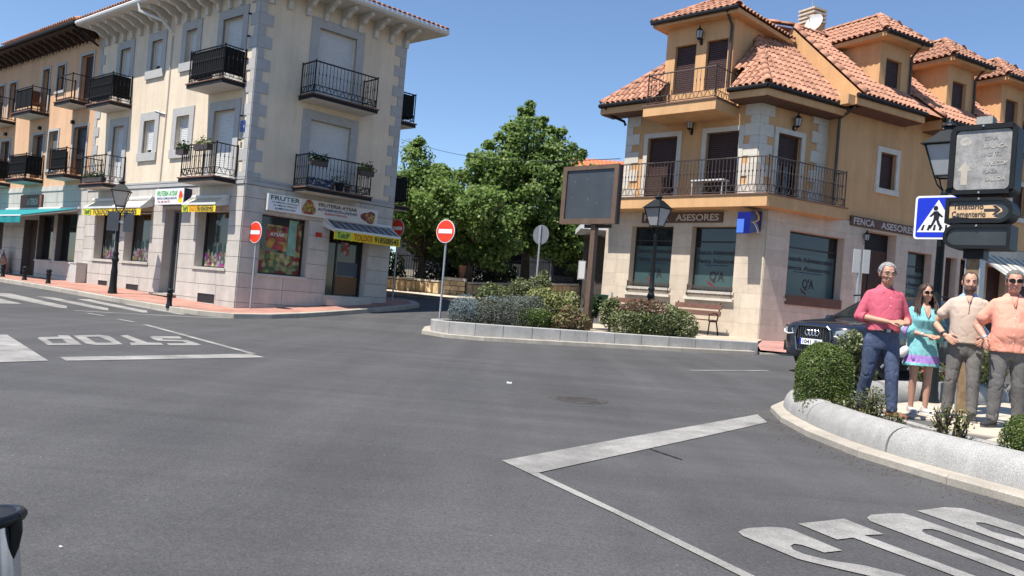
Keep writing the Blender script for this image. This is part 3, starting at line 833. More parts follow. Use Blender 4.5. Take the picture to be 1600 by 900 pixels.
mb = MB(); mb.fbox(fB, 2.30, 2.60, .022, .027, 1.24, 1.40); mb.build('notice_paper', M['panel_grey'], cream)

# ---- signs and awnings (things of their own)
sg = thing('shop_sign', 'long pale fruit shop fascia sign with FRUTER and fruit pictures above the display window', 'shop sign', fB.p(2.5, .1, 2.0))
mb = MB(); mb.fbox(fB, .65, 4.45, .022, .17, 2.0, 2.49); pan = mb.build('sign_box', M['sign_grey'], sg)
mb = MB(); mb.fbox(fB, .66, 1.72, .170, .174, 2.02, 2.47); mb.build('sign_panel', M['sign_white'], sg)
ftext('FRUTER', fB, 1.20, .175, 2.385, M['ink_green'], sg, width=.94, height=.13)
for i, t in enumerate(('LA MEJOR CALIDAD', 'AL MEJOR PRECIO', 'ALIMENTACION')): ftext(t, fB, 1.20, .175, 2.255 - .085 * i, M['ink_dark'], sg, width=.86 - .10 * i, height=.055)
mb = MB(); n = 10
def blob_print(fr, s, z, rs, rz, d, m, parent, name, seed=0):
    rr = random.Random(seed); pts = []
    for i in range(22):
        w = 2 * math.pi * i / 22; k = 1 + .16 * math.sin(3 * w + seed) + rr.uniform(-.05, .05)
        pts.append(fr.p(s + rs * k * math.cos(w), d, z + rz * k * math.sin(w)))
    mb = MB(); mb.add(pts, [tuple(range(22))]); return mb.build(name, m, parent, fix=False)
JUICE = print_mat('fruit basket print', [(.45,.08,.03),(.55,.25,.03),(.40,.03,.03),(.20,.28,.03),(.5,.32,.05)], 11)
GRAPE = print_mat('grape print', [(.28,.03,.05),(.50,.22,.04),(.12,.03,.04),(.48,.33,.10),(.20,.02,.03)], 13)
blob_print(fB, 1.98, 2.24, .22, .22, .176, JUICE, sg, 'fruit_picture', 3)
blob_print(fB, 4.10, 2.22, .27, .18, .176, GRAPE, sg, 'fruit_picture', 5)
ftext('FRUTERIA AYSAR', fB, 2.98, .175, 2.385, M['ink_dark'], sg, width=1.36, height=.105)
ftext('AUTOSERVICIO-CALIDAD', fB, 2.98, .175, 2.25, M['ink_navy'], sg, width=1.40, height=.085)
ftext('BUENOS PRECIOS', fB, 2.92, .175, 2.14, M['ink_red'], sg, width=.78, height=.06)
sg = thing('shop_sign', 'small white fruit shop sign with green letters over the side door', 'shop sign', fA.p(3.7, .1, 2.08))
mb = MB(); mb.fbox(fA, 2.86, 4.62, .022, .26, 2.075, 2.565); mb.build('sign_box', M['navy_box'], sg)
mb = MB(); mb.fbox(fA, 2.86, 4.62, .262, .285, 2.075, 2.565); mb.build('sign_panel', M['sign_white'], sg)
ftext('FRUTERIA AYSAR', fA, 3.86, .287, 2.42, M['ink_lgreen'], sg, width=1.28, height=.16, rev=True, shear=.2)
ftext('SERVICIO A DOMICILIO GRATUITO', fA, 3.86, .287, 2.265, M['ink_navy'], sg, width=1.24, height=.07, rev=True)
ftext('Tel. 638 104 771', fA, 4.05, .287, 2.16, M['ink_red'], sg, width=.78, height=.07, rev=True)
blob_print(fA, 3.03, 2.20, .13, .09, .288, M['yellow'], sg, 'fruit_picture', 2)
blob_print(fA, 3.03, 2.35, .12, .13, .288, M['red'], sg, 'leaf_picture', 4)
def awning_small(fr, s0, s1, dep, zt, zf, vh, label, msg, rev, stripe=None, hood='awn_cream', texts=()):
    aw = thing('awning', label, 'awning', fr.p((s0 + s1) / 2, .02, zf))
    n = 18 if stripe else 1
    mb = MB(); P = fr.p
    for i in range(n):
        a, b = s0 + (s1 - s0) * i / n, s0 + (s1 - s0) * (i + 1) / n
        mb.hexa([P(a, .03, zt - .02), P(b, .03, zt - .02), P(b, dep, zf - .02), P(a, dep, zf - .02), P(a, .03, zt), P(b, .03, zt), P(b, dep, zf), P(a, dep, zf)], i % 2 if stripe else 0)
    mb.build('canopy', [M[hood], M['awn_dark']], aw)
    mb = MB(); mb.fbox(fr, s0, s1, dep - .03, dep + .03, zf - .06, zf + .005); mb.build('front_bar', M['gutter_white'], aw)
    mb = MB()
    for s in (s0 + .02, s1 - .02): mb.prism([(.02, zt + .05), (.10, zt + .05), (dep, zf), (dep, zf - .1), (.02, zt - .22)], lambda a_, b_, t, s=s: P(s + t, a_, b_), -.015, .015)
    mb.tube([P(s0 - .03, .09, zt + .02), P(s1 + .03, .09, zt + .02)], .06, 8)
    mb.build('arm', M['gutter_white'], aw)
    mb = MB(); N_ = 40
    for i in range(N_):
        a, b = s0 + (s1 - s0) * i / N_, s0 + (s1 - s0) * (i + 1) / N_
        l = lambda i: zf - .06 - vh + .02 * abs(math.sin(i * math.pi / 2.5))
        wv = lambda i: dep + .015 + .012 * math.sin(i * .9)
        mb.quad(P(a, wv(i), l(i)), P(b, wv(i+1), l(i+1)), P(b, dep + .01, zf - .05), P(a, dep + .01, zf - .05))
    val = mb.build('valance', M['yellow'], aw, smooth=True, fix=False)
    for t, f, wd, hh, mm in texts:
        s = s0 + (s1 - s0) * f
        ftext(t, fr, s, dep + .035, zf - .06 - vh * .47, M[mm], aw, width=wd, height=hh, rev=rev)
    if texts:
        t0 = texts[0]; f = t0[1]; s = s0 + (s1 - s0) * f; wd = t0[2] * .62
        mb = MB(); mb.quad(P(s - wd, dep + .031, zf - .06 - vh * .9), P(s + wd, dep + .031, zf - .06 - vh * .9), P(s + wd, dep + .031, zf - .07), P(s - wd, dep + .031, zf - .07)); mb.build('print_patch', M['lime'], aw, fix=False)
    return aw
awning_small(fB, 2.56, 5.0, .72, 2.0, 1.70, .27, 'open grey striped awning with yellow valance over the corner shop door', '', False, stripe=True, hood='awn_grey',
             texts=[('TolciP', .13, .42, .17, 'ink_dark'), ('TOLDOS', .425, .68, .19, 'ink_orange'), ('918508545', .78, .92, .19, 'ink_dark')])
awning_small(fA, 5.2, 9.5, .42, 2.30, 2.03, .25, 'rolled up cream awning with yellow valance over the two left windows', '', True,
             texts=[('TolciP', .91, .42, .15, 'ink_dark'), ('TOLDOS', .66, 1.25, .20, 'ink_dark'), ('918508545', .26, 1.75, .20, 'ink_dark')])
awning_small(fA, .72, 2.62, .42, 2.28, 2.08, .22, 'short rolled up cream awning with yellow valance beside the white sign', '', True,
             texts=[('TolciP', .88, .22, .13, 'ink_dark'), ('TOLDOS', .62, .55, .17, 'ink_orange'), ('918508545', .27, .86, .17, 'ink_dark')])

# ================================================================== ORANGE TERRACE BEYOND IT
orange = thing('terraced_house', 'peach three-storey terraced house with dark timber eaves left of the corner building', 'house', fA.p(16, 0, -.6))
O0, O1 = LA + .004, 25.0
hO = [(10.74,11.80,5.92,7.78),(13.26,13.96,6.66,7.66),(14.74,15.38,5.85,7.68),(18.2,18.95,6.0,7.5),(19.6,20.3,5.9,7.5),(22,23,5.9,7.5),
      (10.76,11.94,3.30,5.10),(13.36,14.24,3.60,5.10),(14.80,15.82,3.30,5.05),(18.4,19.36,3.30,5.0),(22,23,3.3,5.0)]
gO = [(10.90,12.70,.06,1.85),(13.0,14.5,.06,1.80),(14.55,15.95,-.60,1.62),(18.2,19.6,-.6,1.6)]
wall(fA, O0, O1, 2.85, 8.5, hO, M['plaster_peach'], orange, .2)
wall(fA, O0, O1, -1.4, 2.85, gO, M['joint'], orange, .3, name='ground_floor_wall')
panels(fA, O0, O1, [-1.2, -.5, 0.0, .45, .9, 1.35, 1.8, 2.3, 2.75], gO, M['panel_grey'], orange, 1.4)
mb = MB(); mb.fbox(fA, O0, O1, 0, .05, 2.74, 2.84); mb.fbox(fA, O0, O1, 0, .03, 2.84, 2.94); mb.build('ledge', M['panel_grey'], orange)
mb = MB(); a, b = fA.p(O1, 0, 0), fA.p(O1, -8, 0); c = fA.p(O0, -8, 0)
for p, q in ((a, b), (b, c)): mb.quad((p.x, p.y, -1.4), (q.x, q.y, -1.4), (q.x, q.y, 8.5), (p.x, p.y, 8.5))
mb.build('rear_wall', M['plaster_peach'], orange)
for i, q in enumerate(hO):
    a, b, c, e = q
    door = i not in (1, 4, 7)
    w = surround(fA, a, b, c, e, .10, M['trim_grey'], orange, d=.03, bottom=not door)
    if i < 6: shutter(fA, a, b, c, e, -.17, M['wood_dark'] if i in (0, 2) else M['shutter_brown'], w)
    else:
        mb = MB(); mb.fbox(fA, a, b, -.19, -.17, c, e); mb.build('pane', M['glass'], w)
        shutter(fA, a, b, c + (e - c) * (.0 if i == 7 else .35), e, -.15, M['alu_grey'] if i == 7 else M['alu_dark'], w)
balcony(fA, 10.82, 12.25, .68, 5.94, orange, plain=True, step=.45); balcony(fA, 14.5, 16.4, .7, 5.86, orange, screen='f', plain=True, step=.45); balcony(fA, 18.0, 19.9, .7, 5.78, orange, plain=True)
balcony(fA, 10.85, 12.4, .66, 3.24, orange, screen='f'); balcony(fA, 14.5, 16.4, .7, 3.2, orange, screen='fr'); balcony(fA, 18.0, 19.9, .7, 3.16, orange, screen='fr')
mb = MB(); mb.fbox(fA, O0 + .02, O1, -.05, .85, 8.50, 8.60); mb.build('soffit', M['wood_dark'], orange)
mb = MB(); mb.tube([fA.p(O0 + .1, .93, 8.60), fA.p(O1, .93, 8.60)], .07, 7); mb.build('gutter', M['iron'], orange, smooth=True)
s = O0 + .35
while s < O1: corbel(fA, s, M['wood_dark'], orange, .70, .12, 8.50, .22); s += .62
mb = MB(); mb.tube([fA.p(10.6, .9, 8.5), fA.p(10.4, .5, 8.2), fA.p(10.28, .08, 7.95)], .04, 6); mb.build('downpipe', M['iron'], orange)
mb = MB(); mb.quad(fA.p(O0, .95, 8.66), fA.p(O1, .95, 8.66), fA.p(O1, -4, 10.6), fA.p(O0, -4, 10.6)); mb.quad(fA.p(O0, -4, 10.6), fA.p(O1, -4, 10.6), fA.p(O1, -8.9, 8.6), fA.p(O0, -8.9, 8.6))
orf = mb.build('roof', M['tile_red'], orange)
upv = (-fA.n + Vector((0, 0, .39))).normalized(); nrv = fA.u.cross(upv); nrv = nrv if nrv.z > 0 else -nrv
for i in range(36): tile_obj(orf, fA.p(O0 + .12 + i * .2, .98, 8.70), upv, nrv)
for i, q in enumerate(gO):
    if i in (2, 3):
        a, b, c, e = q
        mb = MB(); mb.fbox(fA, a, b, -.29, -.25, c, e); mb.build('door', M['wood_dark'], orange)
    else: shop_window(fA, q, orange, rev=.24)
mb = MB()
for s in (12.05, 15.2, 18.9): mb.fbox(fA, s - .07, s + .07, .0, .10, 5.25, 5.38)
mb.build('wall_light', M['iron'], orange)
sg = thing('shop_sign', 'weathered brown wooden shop sign above the teal awning', 'shop sign', fA.p(15, .05, 2.05))
mb = MB(); mb.fbox(fA, 14.2, 16.4, .03, .09, 2.06, 2.62); mb.build('sign_board', M['sign_brown'], sg)
for s0, s1 in ((15.7, 16.38), (14.24, 14.5)): mb = MB(); mb.fbox(fA, s0, s1, .09, .095, 2.09, 2.59); mb.build('sign_panel', mat('rust red sign', (.22,.08,.05), .7), sg)
ftext('LA TIENDA', fA, 15.1, .092, 2.34, M['ink_pale'], sg, width=1.1, height=.26, rev=True)
# teal awning, wide open
ta = thing('awning', 'wide open teal cloth awning with scalloped edge over the shop on the left', 'awning', fA.p(15, .02, 1.6))
P = fA.p; t0, t1, td, tz, tf = 10.75, 19.8, 1.55, 2.05, 1.62
mb = MB(); mb.hexa([P(t0, .05, tz - .02), P(t1, .05, tz - .02), P(t1, td, tf - .02), P(t0 + 1.2, td, tf - .02), P(t0, .05, tz), P(t1, .05, tz), P(t1, td, tf), P(t0 + 1.2, td, tf)]); mb.build('canopy', M['teal'], ta)
mb = MB(); n = 70; s0 = t0 + 1.2
for i in range(n):
    a, b = s0 + (t1 - s0) * i / n, s0 + (t1 - s0) * (i + 1) / n
    l = lambda i: tf - .30 + .025 * abs(math.sin(i * 1.25)); w = lambda i: td + .02 + .02 * math.sin(i * .8)
    mb.quad(P(a, w(i), l(i)), P(b, w(i + 1), l(i + 1)), P(b, td + .01, tf - .02), P(a, td + .01, tf - .02))
mb.build('valance', M['teal'], ta, smooth=True, fix=False)
mb = MB(); mb.tube([P(s0, td, tf - .03), P(t1, td, tf - .03)], .03, 6); mb.tube([P(t0 + .1, .06, tz - .08), P(s0 + .2, td, tf - .05)], .03, 6); mb.tube([P(t0 - .1, .08, tz), P(t1, .08, tz)], .05, 6); mb.build('arm', M['gutter_white'], ta)
# ================================================================== RIGHT CORNER BUILDING
KR = 24 / 22
PR = ray(1184, 531) * 24
fC = Frame(PR, R_(-46.093), KR); fD = Frame(PR, R_(60.065), KR)
f1 = fD.shifted(0, 0); f1.o = fC.p(.42, 0, 0); f1.o.z = 0
ochre = thing('corner_building', 'ochre corner building with clay tile roof, dormers, wraparound balcony and pale stone ground floor', 'building', (PR.x, PR.y, -.6))
CL, DL = 5.30, 15.0
gC = [(2.86, 4.34, .72, 2.53), (.84, 2.26, .70, 2.52)]
gD = [(.87, 3.10, .66, 2.52), (3.95, 5.40, -.5, 2.86), (5.96, 7.15, .62, 2.47), (7.84, 8.46, .1, 2.47), (8.62, 9.5, -.3, 2.5), (10.1, 11.2, -.2, 2.4), (12, 13.5, -.2, 2.4)]
hC = [(2.97, 3.99, 3.24, 5.14), (1.00, 2.01, 3.24, 5.14)]
h1 = [(.70, 1.62, 3.24, 5.16)]
hD = [(4.37, 5.11, 4.14, 5.20), (8.0, 8.7, 4.14, 5.2), (11.2, 12, 4.14, 5.2)]
wall(fC, 0, CL, -1.6, 3.06, gC, M['joint'], ochre, .3, name='ground_floor_wall')
wall(fD, 0, DL, -1.6, 3.06, gD, M['joint'], ochre, .3, name='ground_floor_wall')
wall(fC, .42, 4.81, 3.06, 6.1, hC, M['plaster_ochre'], ochre, .2)
wall(f1, 0, 3.2, 3.06, 6.3, h1, M['plaster_ochre'], ochre, .2)
wall(fD, 2.50, DL, 3.06, 6.42, hD, M['plaster_ochre'], ochre, .2)
mb = MB()
def vq(a, b, z0, z1): mb.quad((a.x, a.y, z0), (b.x, b.y, z0), (b.x, b.y, z1), (a.x, a.y, z1))
cl = fC.p(CL, 0, 0); dl = fD.p(DL, 0, 0); cb = fC.p(CL, -6, 0); db_ = fD.p(DL, -7, 0)
vq(cl, cb, -1.7, 3.3); vq(cb, db_, -1.7, 6.7); vq(dl, db_, -1.7, 7)
w4 = fC.p(4.81, 0, 0); w4b = fC.p(4.81, -6, 0); vq(w4, w4b, 3.3, 6.7)
wa, wb = fD.p(2.50, 0, 0), fD.p(2.50, -.45, 0); vq(wa, wb, 3.3, 7.0)
mb.build('side_wall', M['plaster_ochre'], ochre)
rowsR = [-1.5, -.95, -.5, -.1, .30, .70, 1.10, 1.50, 1.90, 2.30, 2.68, 3.04]
panels(fC, 0, CL, rowsR, gC, M['stone_cream'], ochre, .62, gap=.003)
panels(fD, 0, DL, rowsR, gD, M['stone_cream'], ochre, .62, gap=.003)
def win_lining(fr, q, m, parent): return lining(fr, q, m, parent, .30)
for q in gC: win_lining(fC, q, M['stone_cream'], ochre)
for q in gD: win_lining(fD, q, M['stone_cream'], ochre)
# quoins of the first floor
def rb_quoin(fr, s, sgn, wide, narrow, z0, z1, wf=True):
    z = z1; w = wf
    while z > z0 + .08:
        hh = .33 if w else .22; zz = max(z0, z - hh); L_ = wide if w else narrow
        a, b = sorted((s, s + sgn * L_)); q = MB(); q.fbox(fr, a, b, .0, .03, zz + .003, z - .003); q.build('quoin_stone', M['quoin_cream'], ochre)
        z = zz; w = not w
rb_quoin(fC, .42, 1, .44, .26, 3.26, 5.86); rb_quoin(f1, 0, 1, .50, .28, 3.26, 5.86)
rb_quoin(fC, 4.81, -1, .50, .24, 3.26, 5.86)
z = 5.98; w = True
while z > 3.3:
    hh = .33 if w else .22; a, b = (1.99, 2.98) if w else (2.22, 2.78)
    q = MB(); q.fbox(f1, a, b, .0, .06, z - hh + .003, z - .003); q.build('quoin_stone', M['quoin_cream'], ochre); z -= hh; w = not w
# openings of the first floor
def rb_opening(fr, q, parent, door=True, fw=.14, sh=None):
    a, b, c, e = q
    w = surround(fr, a, b, c, e, fw, M['quoin_cream'], parent, d=.045, sill=not door, bottom=not door)
    mb = MB(); mb.fbox(fr, a, b, -.19, -.175, c, e); mb.build('pane', M['glass'], w)
    mb = MB(); f = .06
    mb.fbox(fr, a, a + f, -.175, -.10, c, e); mb.fbox(fr, b - f, b, -.175, -.10, c, e); mb.fbox(fr, a + f, b - f, -.175, -.10, e - f, e)
    if door: mb.fbox(fr, (a+b)/2 - .03, (a+b)/2 + .03, -.175, -.12, c, e - f)
    mb.build('casing', M['wood_dark'], w)
    shutter(fr, a + f, b - f, sh if sh is not None else c, e - f, -.13, M['shutter_brown'], w, .06)
    return w
for q in hC: rb_opening(fC, q, ochre)
rb_opening(f1, h1[0], ochre, sh=4.35)
for q in hD: rb_opening(fD, q, ochre, False, .15)
# shop windows with frosted film
def rb_shop(fr, q, parent, label_rev, transom=True, film=True, txt=True):
    a, b, c, e = q; w = shop_window(fr, q, parent, rev=.26)
    if film:
        zf = c + (e - c) * .68
        mb = MB(); mb.quad(fr.p(a + .05, -.243, c + .05), fr.p(b - .05, -.243, c + .05), fr.p(b - .05, -.243, zf), fr.p(a + .05, -.243, zf)); mb.build('frosted_film', M['glass_frost'], w, fix=False)
        mb = MB(); mb.fbox(fr, a + .05, b - .05, -.245, -.22, zf + .14, zf + .18); mb.build('glazing_bar', M['alu_dark'], w)
        if txt:
            m = (a + b) / 2; W = (b - a)
            kw = dict(rev=label_rev)
            ftext('Gestoría Administrativa', fr, m, -.239, zf - .14, M['ink_dark'], w, width=W * .88, height=.135, **kw)
            ftext('Fenca Asesores', fr, m, -.239, zf - .38, M['ink_dark'], w, width=W * .84, height=.135, **kw)
            ftext('Asesoría fiscal y laboral', fr, m, -.239, zf - .50, M['ink_navy'], w, width=W * .5, height=.05, **kw)
            ftext("Q'A", fr, m - (.05 if label_rev else -.05), -.239, zf - .82, M['ink_dark'], w, width=.46, height=.32, **kw)
            sg_ = 1 if label_rev else -1
            mb = MB(); mb.quad(fr.p(m + .26 * sg_, -.238, zf - .92), fr.p(m + .02 * sg_, -.238, zf - 1.06), fr.p(m - .02 * sg_, -.238, zf - 1.13), fr.p(m + .2 * sg_, -.238, zf - 1.03)); mb.build('red_swash', mat('dull red film', (.15,.028,.035), .5), w, fix=False)
    return w
for q in gC:
    rb_shop(fC, q, ochre, True)
    a, b, c, e = q
    mb = MB(); rail_bars(mb, fC, [(a + .02, .05), (b - .02, .05)], c - .13, c + .12, step=.075, r=.010, knob=False, scroll=0.20); mb.build('sill_grille', M['iron_brown'], ochre)
    mb = MB(); mb.fbox(fC, a - .06, b + .06, .02, .12, c - .26, c - .19); mb.build('sill', M['quoin_cream'], ochre)
rb_shop(fD, gD[0], ochre, False); rb_shop(fD, gD[2], ochre, False)
a, b, c, e = gD[0]; mb = MB(); mb.fbox(fD, a, b, .024, .07, c - .16, c + .10); mb.build('sill_grille', M['soffit_brown'], ochre)
for i in (1, 4):
    a, b, c, e = gD[i]; mb = MB(); mb.fbox(fD, a, b, -.30, -.27, c, e); mb.build('doorway', M['iron'], ochre)
    mb = MB(); mb.fbox(fD, a + .1, a + .55, -.265, -.23, c, 2.35); mb.fbox(fD, a + .6, b - .1, -.265, -.23, c, 2.35); mb.build('door', M['wood_dark'], ochre)
for i in (3, 5, 6):
    a, b, c, e = gD[i]; shutter(fD, a, b, c, e, -.2, M['shutter_brown'], ochre, .08)
# wraparound balcony
zt, zb, cd, dd = 3.30, 2.96, .65, .45
def off_corner(fa, da, fb, dbb):
    a = fa.o + fa.n * da * fa.k; b = fb.o + fb.n * dbb * fb.k
    t = Matrix(((fa.u.x, -fb.u.x), (fa.u.y, -fb.u.y))).inverted() @ Vector((b.x - a.x, b.y - a.y))
    return a + fa.u * t[0]
cc = off_corner(fC, cd, fD, dd)
def slab_poly(dc, dd_, s_c, s_d):
    k = off_corner(fC, dc, fD, dd_)
    return [fC.p(s_c, dc, 0), k, fD.p(s_d, dd_, 0), fD.p(s_d, 0, 0), fC.p(.0, .0, 0), fC.p(s_c, 0, 0)]
def slab_mesh(poly, z0, z1, mbx, mi=0):
    mbx.prism([(p.x, p.y) for p in poly], lambda a, b, t: (a, b, t), z0 * KR, z1 * KR, mi)
mb = MB(); slab_mesh(slab_poly(cd, dd, 5.25, 2.56), zb, zt - .035, mb, 0); slab_mesh(slab_poly(cd + .03, dd + .03, 5.27, 2.58), zt - .035, zt, mb, 1)
# terrace floor back to the recessed upper walls
mb.prism([(p.x, p.y) for p in (fC.p(5.25, 0, 0), fC.p(0, 0, 0), fD.p(2.49, 0, 0), f1.p(3.1, -.1, 0), fC.p(.42, -.02, 0), fC.p(5.25, -.02, 0))], lambda a, b, t: (a, b, t), 3.05 * KR, (zt - .01) * KR, 1)
bal = mb.build('balcony', [M['plaster_ochre'], M['slab_tile']], ochre)
class PF:                                      # world-space frame for railings given by points
    k = 1.0
    def __init__(s, pts): s.pts = pts
def rail_world(pts, z0, z1, step, m, parent, scroll=.22):
    mb = MB()
    for a, b in zip(pts[:-1], pts[1:]):
        fr = Frame.__new__(Frame); fr.k = 1; fr.o = Vector((a.x, a.y, 0)); fr.u = Vector((b.x - a.x, b.y - a.y, 0)); L_ = fr.u.length; fr.u.normalize(); fr.n = Vector((-fr.u.y, fr.u.x, 0))
        rail_bars(mb, fr, [(0, 0), (L_, 0)], z0, z1, step=step, r=.013, scroll=scroll)
    return mb.build('railing', m, parent)
ki = off_corner(fC, cd - .06, fD, dd - .06)
rail_world([fC.p(5.18, 0.02, 0), fC.p(5.18, cd - .06, 0), ki, fD.p(2.50, dd - .06, 0), fD.p(2.50, .02, 0)], (zt + .03) * KR, 4.27 * KR, .12, M['iron_brown'], bal)
# dormer balcony over the front
mb = MB(); mb.fbox(fC, 1.1, 3.42, 0, 1.2, 5.48, 5.76, 0); mb.fbox(fC, 1.07, 3.45, -.6, 1.23, 5.76, 5.80, 1); db2 = mb.build('dormer_balcony', [M['plaster_ochre'], M['slab_tile']], ochre)
mb = MB(); rail_bars(mb, fC, [(1.18, .1), (1.18, 1.14), (3.34, 1.14), (3.34, .1)], 5.83, 6.66, step=.13, r=.0085); mb.build('railing', M['iron_brown'], db2)

# ------------------------------------------------ roofs
TILES = []                                      # (parent, matrix, nearness)
def s_tile():
    n = 5; r = .072; L_ = .44; th = .02
    prof = [(-.105, .0)] + [(-.03 + r * math.cos(math.pi - math.pi * i / n) , .012 + r * .85 * math.sin(math.pi * i / n)) for i in range(n + 1)] + [(.075, .002), (.105, .0)]
    vs = []; fs = []
    for y, dz in ((0, .035), (L_, 0)):
        for x, z in prof: vs.append((x, y, z + dz))
    m = len(prof)
    for i in range(m - 1): fs.append((i, i + 1, m + i + 1, m + i))
    for x, z in prof: vs.append((x, 0, z + .035 - th))                 # front lip
    for i in range(m - 1): fs.append((2*m + i, 2*m + i + 1, i + 1, i))
    me = bpy.data.meshes.new('roof_tile'); me.from_pydata(vs, [], fs); me.materials.append(M['tile']); me.update()
    return me
S_TILE = s_tile()
def roof_plane(parent, P0, u, upd, width, length, inside, pitch_x=.208, pitch_y=.36, name='roof_deck'):
    """P0 at the eave, u along it, upd horizontal direction up the slope (with rise in z)"""
    u = u.normalized(); up = upd.normalized(); nr = u.cross(up)
    if nr.z < 0: nr = -nr
    nx, ny = int(width / pitch_x) + 1, int(length / pitch_y) + 1
    for j in range(ny):
        for i in range(nx):
            q = P0 + u * ((i + .5) * pitch_x) + up * (j * pitch_y)
            if not inside(q + up * .16): continue
            jt = Matrix.Rotation(random.uniform(-.012, .012), 4, 'Z')
            y = up; z = nr; x = y.cross(z)
            mt = Matrix((x, y, z)).transposed().to_4x4() @ jt
            mt.translation = q + nr * random.uniform(.0, .008)
            TILES.append((parent, mt, q.length))
def deck(poly, m, parent, name='roof_deck'):
    mb = MB(); mb.add(poly, [tuple(range(len(poly)))]); return mb.build(name, m, parent, fix=False)
def ridge_run(parent, a, b, name='ridge_tile', r=.115, step=.38):
    d = b - a; L_ = d.length; t = d.normalized(); n = max(1, int(L_ / step))
    side = t.cross(Vector((0, 0, 1))).normalized(); nr = side.cross(t)
    for i in range(n):
        o = bpy.data.objects.new(name, RIDGE_ME); C.objects.link(o); adopt(o, parent)
        x, y, z = side, t, nr
        mt = Matrix((x, y, z)).transposed().to_4x4(); mt.translation = a + t * (i * L_ / n) + nr * (.0 + .02)
        o.matrix_basis = mt; o.matrix_parent_inverse = world_of(parent).inverted()
RIDGE_ME = barrel_mesh(.46, .125, 6, .02); RIDGE_ME.materials.clear(); RIDGE_ME.materials.append(M['tile_ridge'])
TAN = .97
ZT = 6.16
def inC(q): v = q - fC.o; return v.dot(fC.u) / KR, v.dot(fC.n) / KR
def inD(q): v = q - fD.o; return v.dot(fD.u) / KR, v.dot(fD.n) / KR
def in1(q): v = q - f1.o; return v.dot(f1.u) / KR, v.dot(f1.n) / KR
e0 = off_corner(fC, .65, f1, .65)               # eave corner of the tower
sC0 = inC(e0)[0]
upC = -fC.n + Vector((0, 0, TAN)); up1 = -f1.n + Vector((0, 0, TAN))
EL = 5.40
troof = None
def P3(p, z): return Vector((p.x, p.y, z * KR))
RUN = 2.9
apC = off_corner(fC, .65 - RUN, f1, .65 - RUN); zA = ZT + TAN * RUN
apL = fC.p(EL - RUN * .92, .65 - RUN, 0)
mb = MB()
zN = ZT + TAN * 1.0
mb.add([P3(fC.p(EL, .65, 0), ZT), P3(fC.p(3.46, .65, 0), ZT), P3(fC.p(3.46, -.35, 0), zN), P3(apL, zA)], [(0, 1, 2, 3)])
mb.add([P3(fC.p(3.46, -.35, 0), zN), P3(fC.p(1.06, -.35, 0), zN), P3(apC, zA), P3(apL, zA)], [(0, 1, 2, 3)])
mb.add([P3(fC.p(1.06, .65, 0), ZT), P3(e0, ZT), P3(apC, zA), P3(fC.p(1.06, -.35, 0), zN)], [(0, 1, 2, 3)])
q1_, q2_ = f1.p(3.05, .65, 0), f1.p(3.05, .65 - RUN, 0)
mb.add([P3(e0, ZT), P3(q1_, ZT), P3(q2_, zA), P3(apC, zA)], [(0, 1, 2, 3)])
lb = fC.p(EL, -4, 0); lb2 = fC.p(EL - RUN, -4, 0)
mb.add([P3(fC.p(EL, .65, 0), ZT), P3(apL, zA), P3(lb2, zA), P3(lb, ZT)], [(0, 1, 2, 3)])
mb.add([P3(apL, zA), P3(apC, zA), P3(q2_, zA), P3(lb2, zA)], [(0, 1, 2, 3)])
troof = mb.build('tower_roof', M['tile_ridge'], ochre, fix=False)
def t_in_C(q):
    s, d = inC(q); s1_, d1_ = in1(q)
    if d1_ > d + .02: return False
    if (EL - s) < (.65 - d) * .92 + .05: return False
    if d < .65 - RUN: return False
    if 1.38 < s < 3.68 and d < .02: return False
    if 1.05 < s < 3.47 and d > -.1: return False
    return True
roof_plane(troof, P3(fC.p(sC0 - .5, .70, 0), ZT - .03), fC.u, upC, (EL - sC0 + .5) * KR, RUN * 1.4 * KR, t_in_C)
def t_in_1(q):
    s, d = inC(q); s1_, d1_ = in1(q); sd, dd_ = inD(q)
    return d < d1_ + .02 and s1_ < 2.72 and d1_ > .65 - RUN
roof_plane(troof, P3(f1.p(in1(e0)[0] - .3, .70, 0), ZT - .03), f1.u, up1, 4.2 * KR, RUN * 1.4 * KR, t_in_1)
ridge_run(troof, P3(e0, ZT + .03), P3(apC, zA + .03))
ridge_run(troof, P3(fC.p(EL, .65, 0), ZT + .03), P3(apL, zA + .03))
# eave box: soffit, fascia, gutter
def eave(fr, s0, s1, dep, z, parent, z_s=None, ends=(0, 0), back=0.0):
    mb = MB(); zs = z - .34
    mb.fbox(fr, s0, s1, dep - .06, dep, z - .30, z - .10); mb.build('fascia', M['plaster_ochre'], parent)
    mb = MB(); mb.fbox(fr, s0 + (.3 if fr is f1 else 0), s1, back, dep - .06, z - .32 - (.004 if fr is f1 else 0), z - .29 - (.004 if fr is f1 else 0)); mb.build('soffit', M['soffit_brown'], parent)
    mb = MB(); mb.tube([fr.p(s0 - .02, dep + .05, z - .06), fr.p(s1 + .02, dep + .05, z - .06)], .065 * fr.k, 7); mb.fbox(fr, s0, s1, dep, dep + .05, z - .12, z); mb.build('gutter', M['iron'], parent)
eave(fC, sC0, 1.06, .65, ZT, ochre); eave(fC, 3.46, EL, .65, ZT, ochre)
eave(f1, in1(e0)[0], 2.60, .65, ZT, ochre)
mb = MB(); mb.fbox(fC, 1.06, 3.46, 0, .1, 5.8, 6.35); mb.build('dormer_apron', M['plaster_ochre'], ochre)
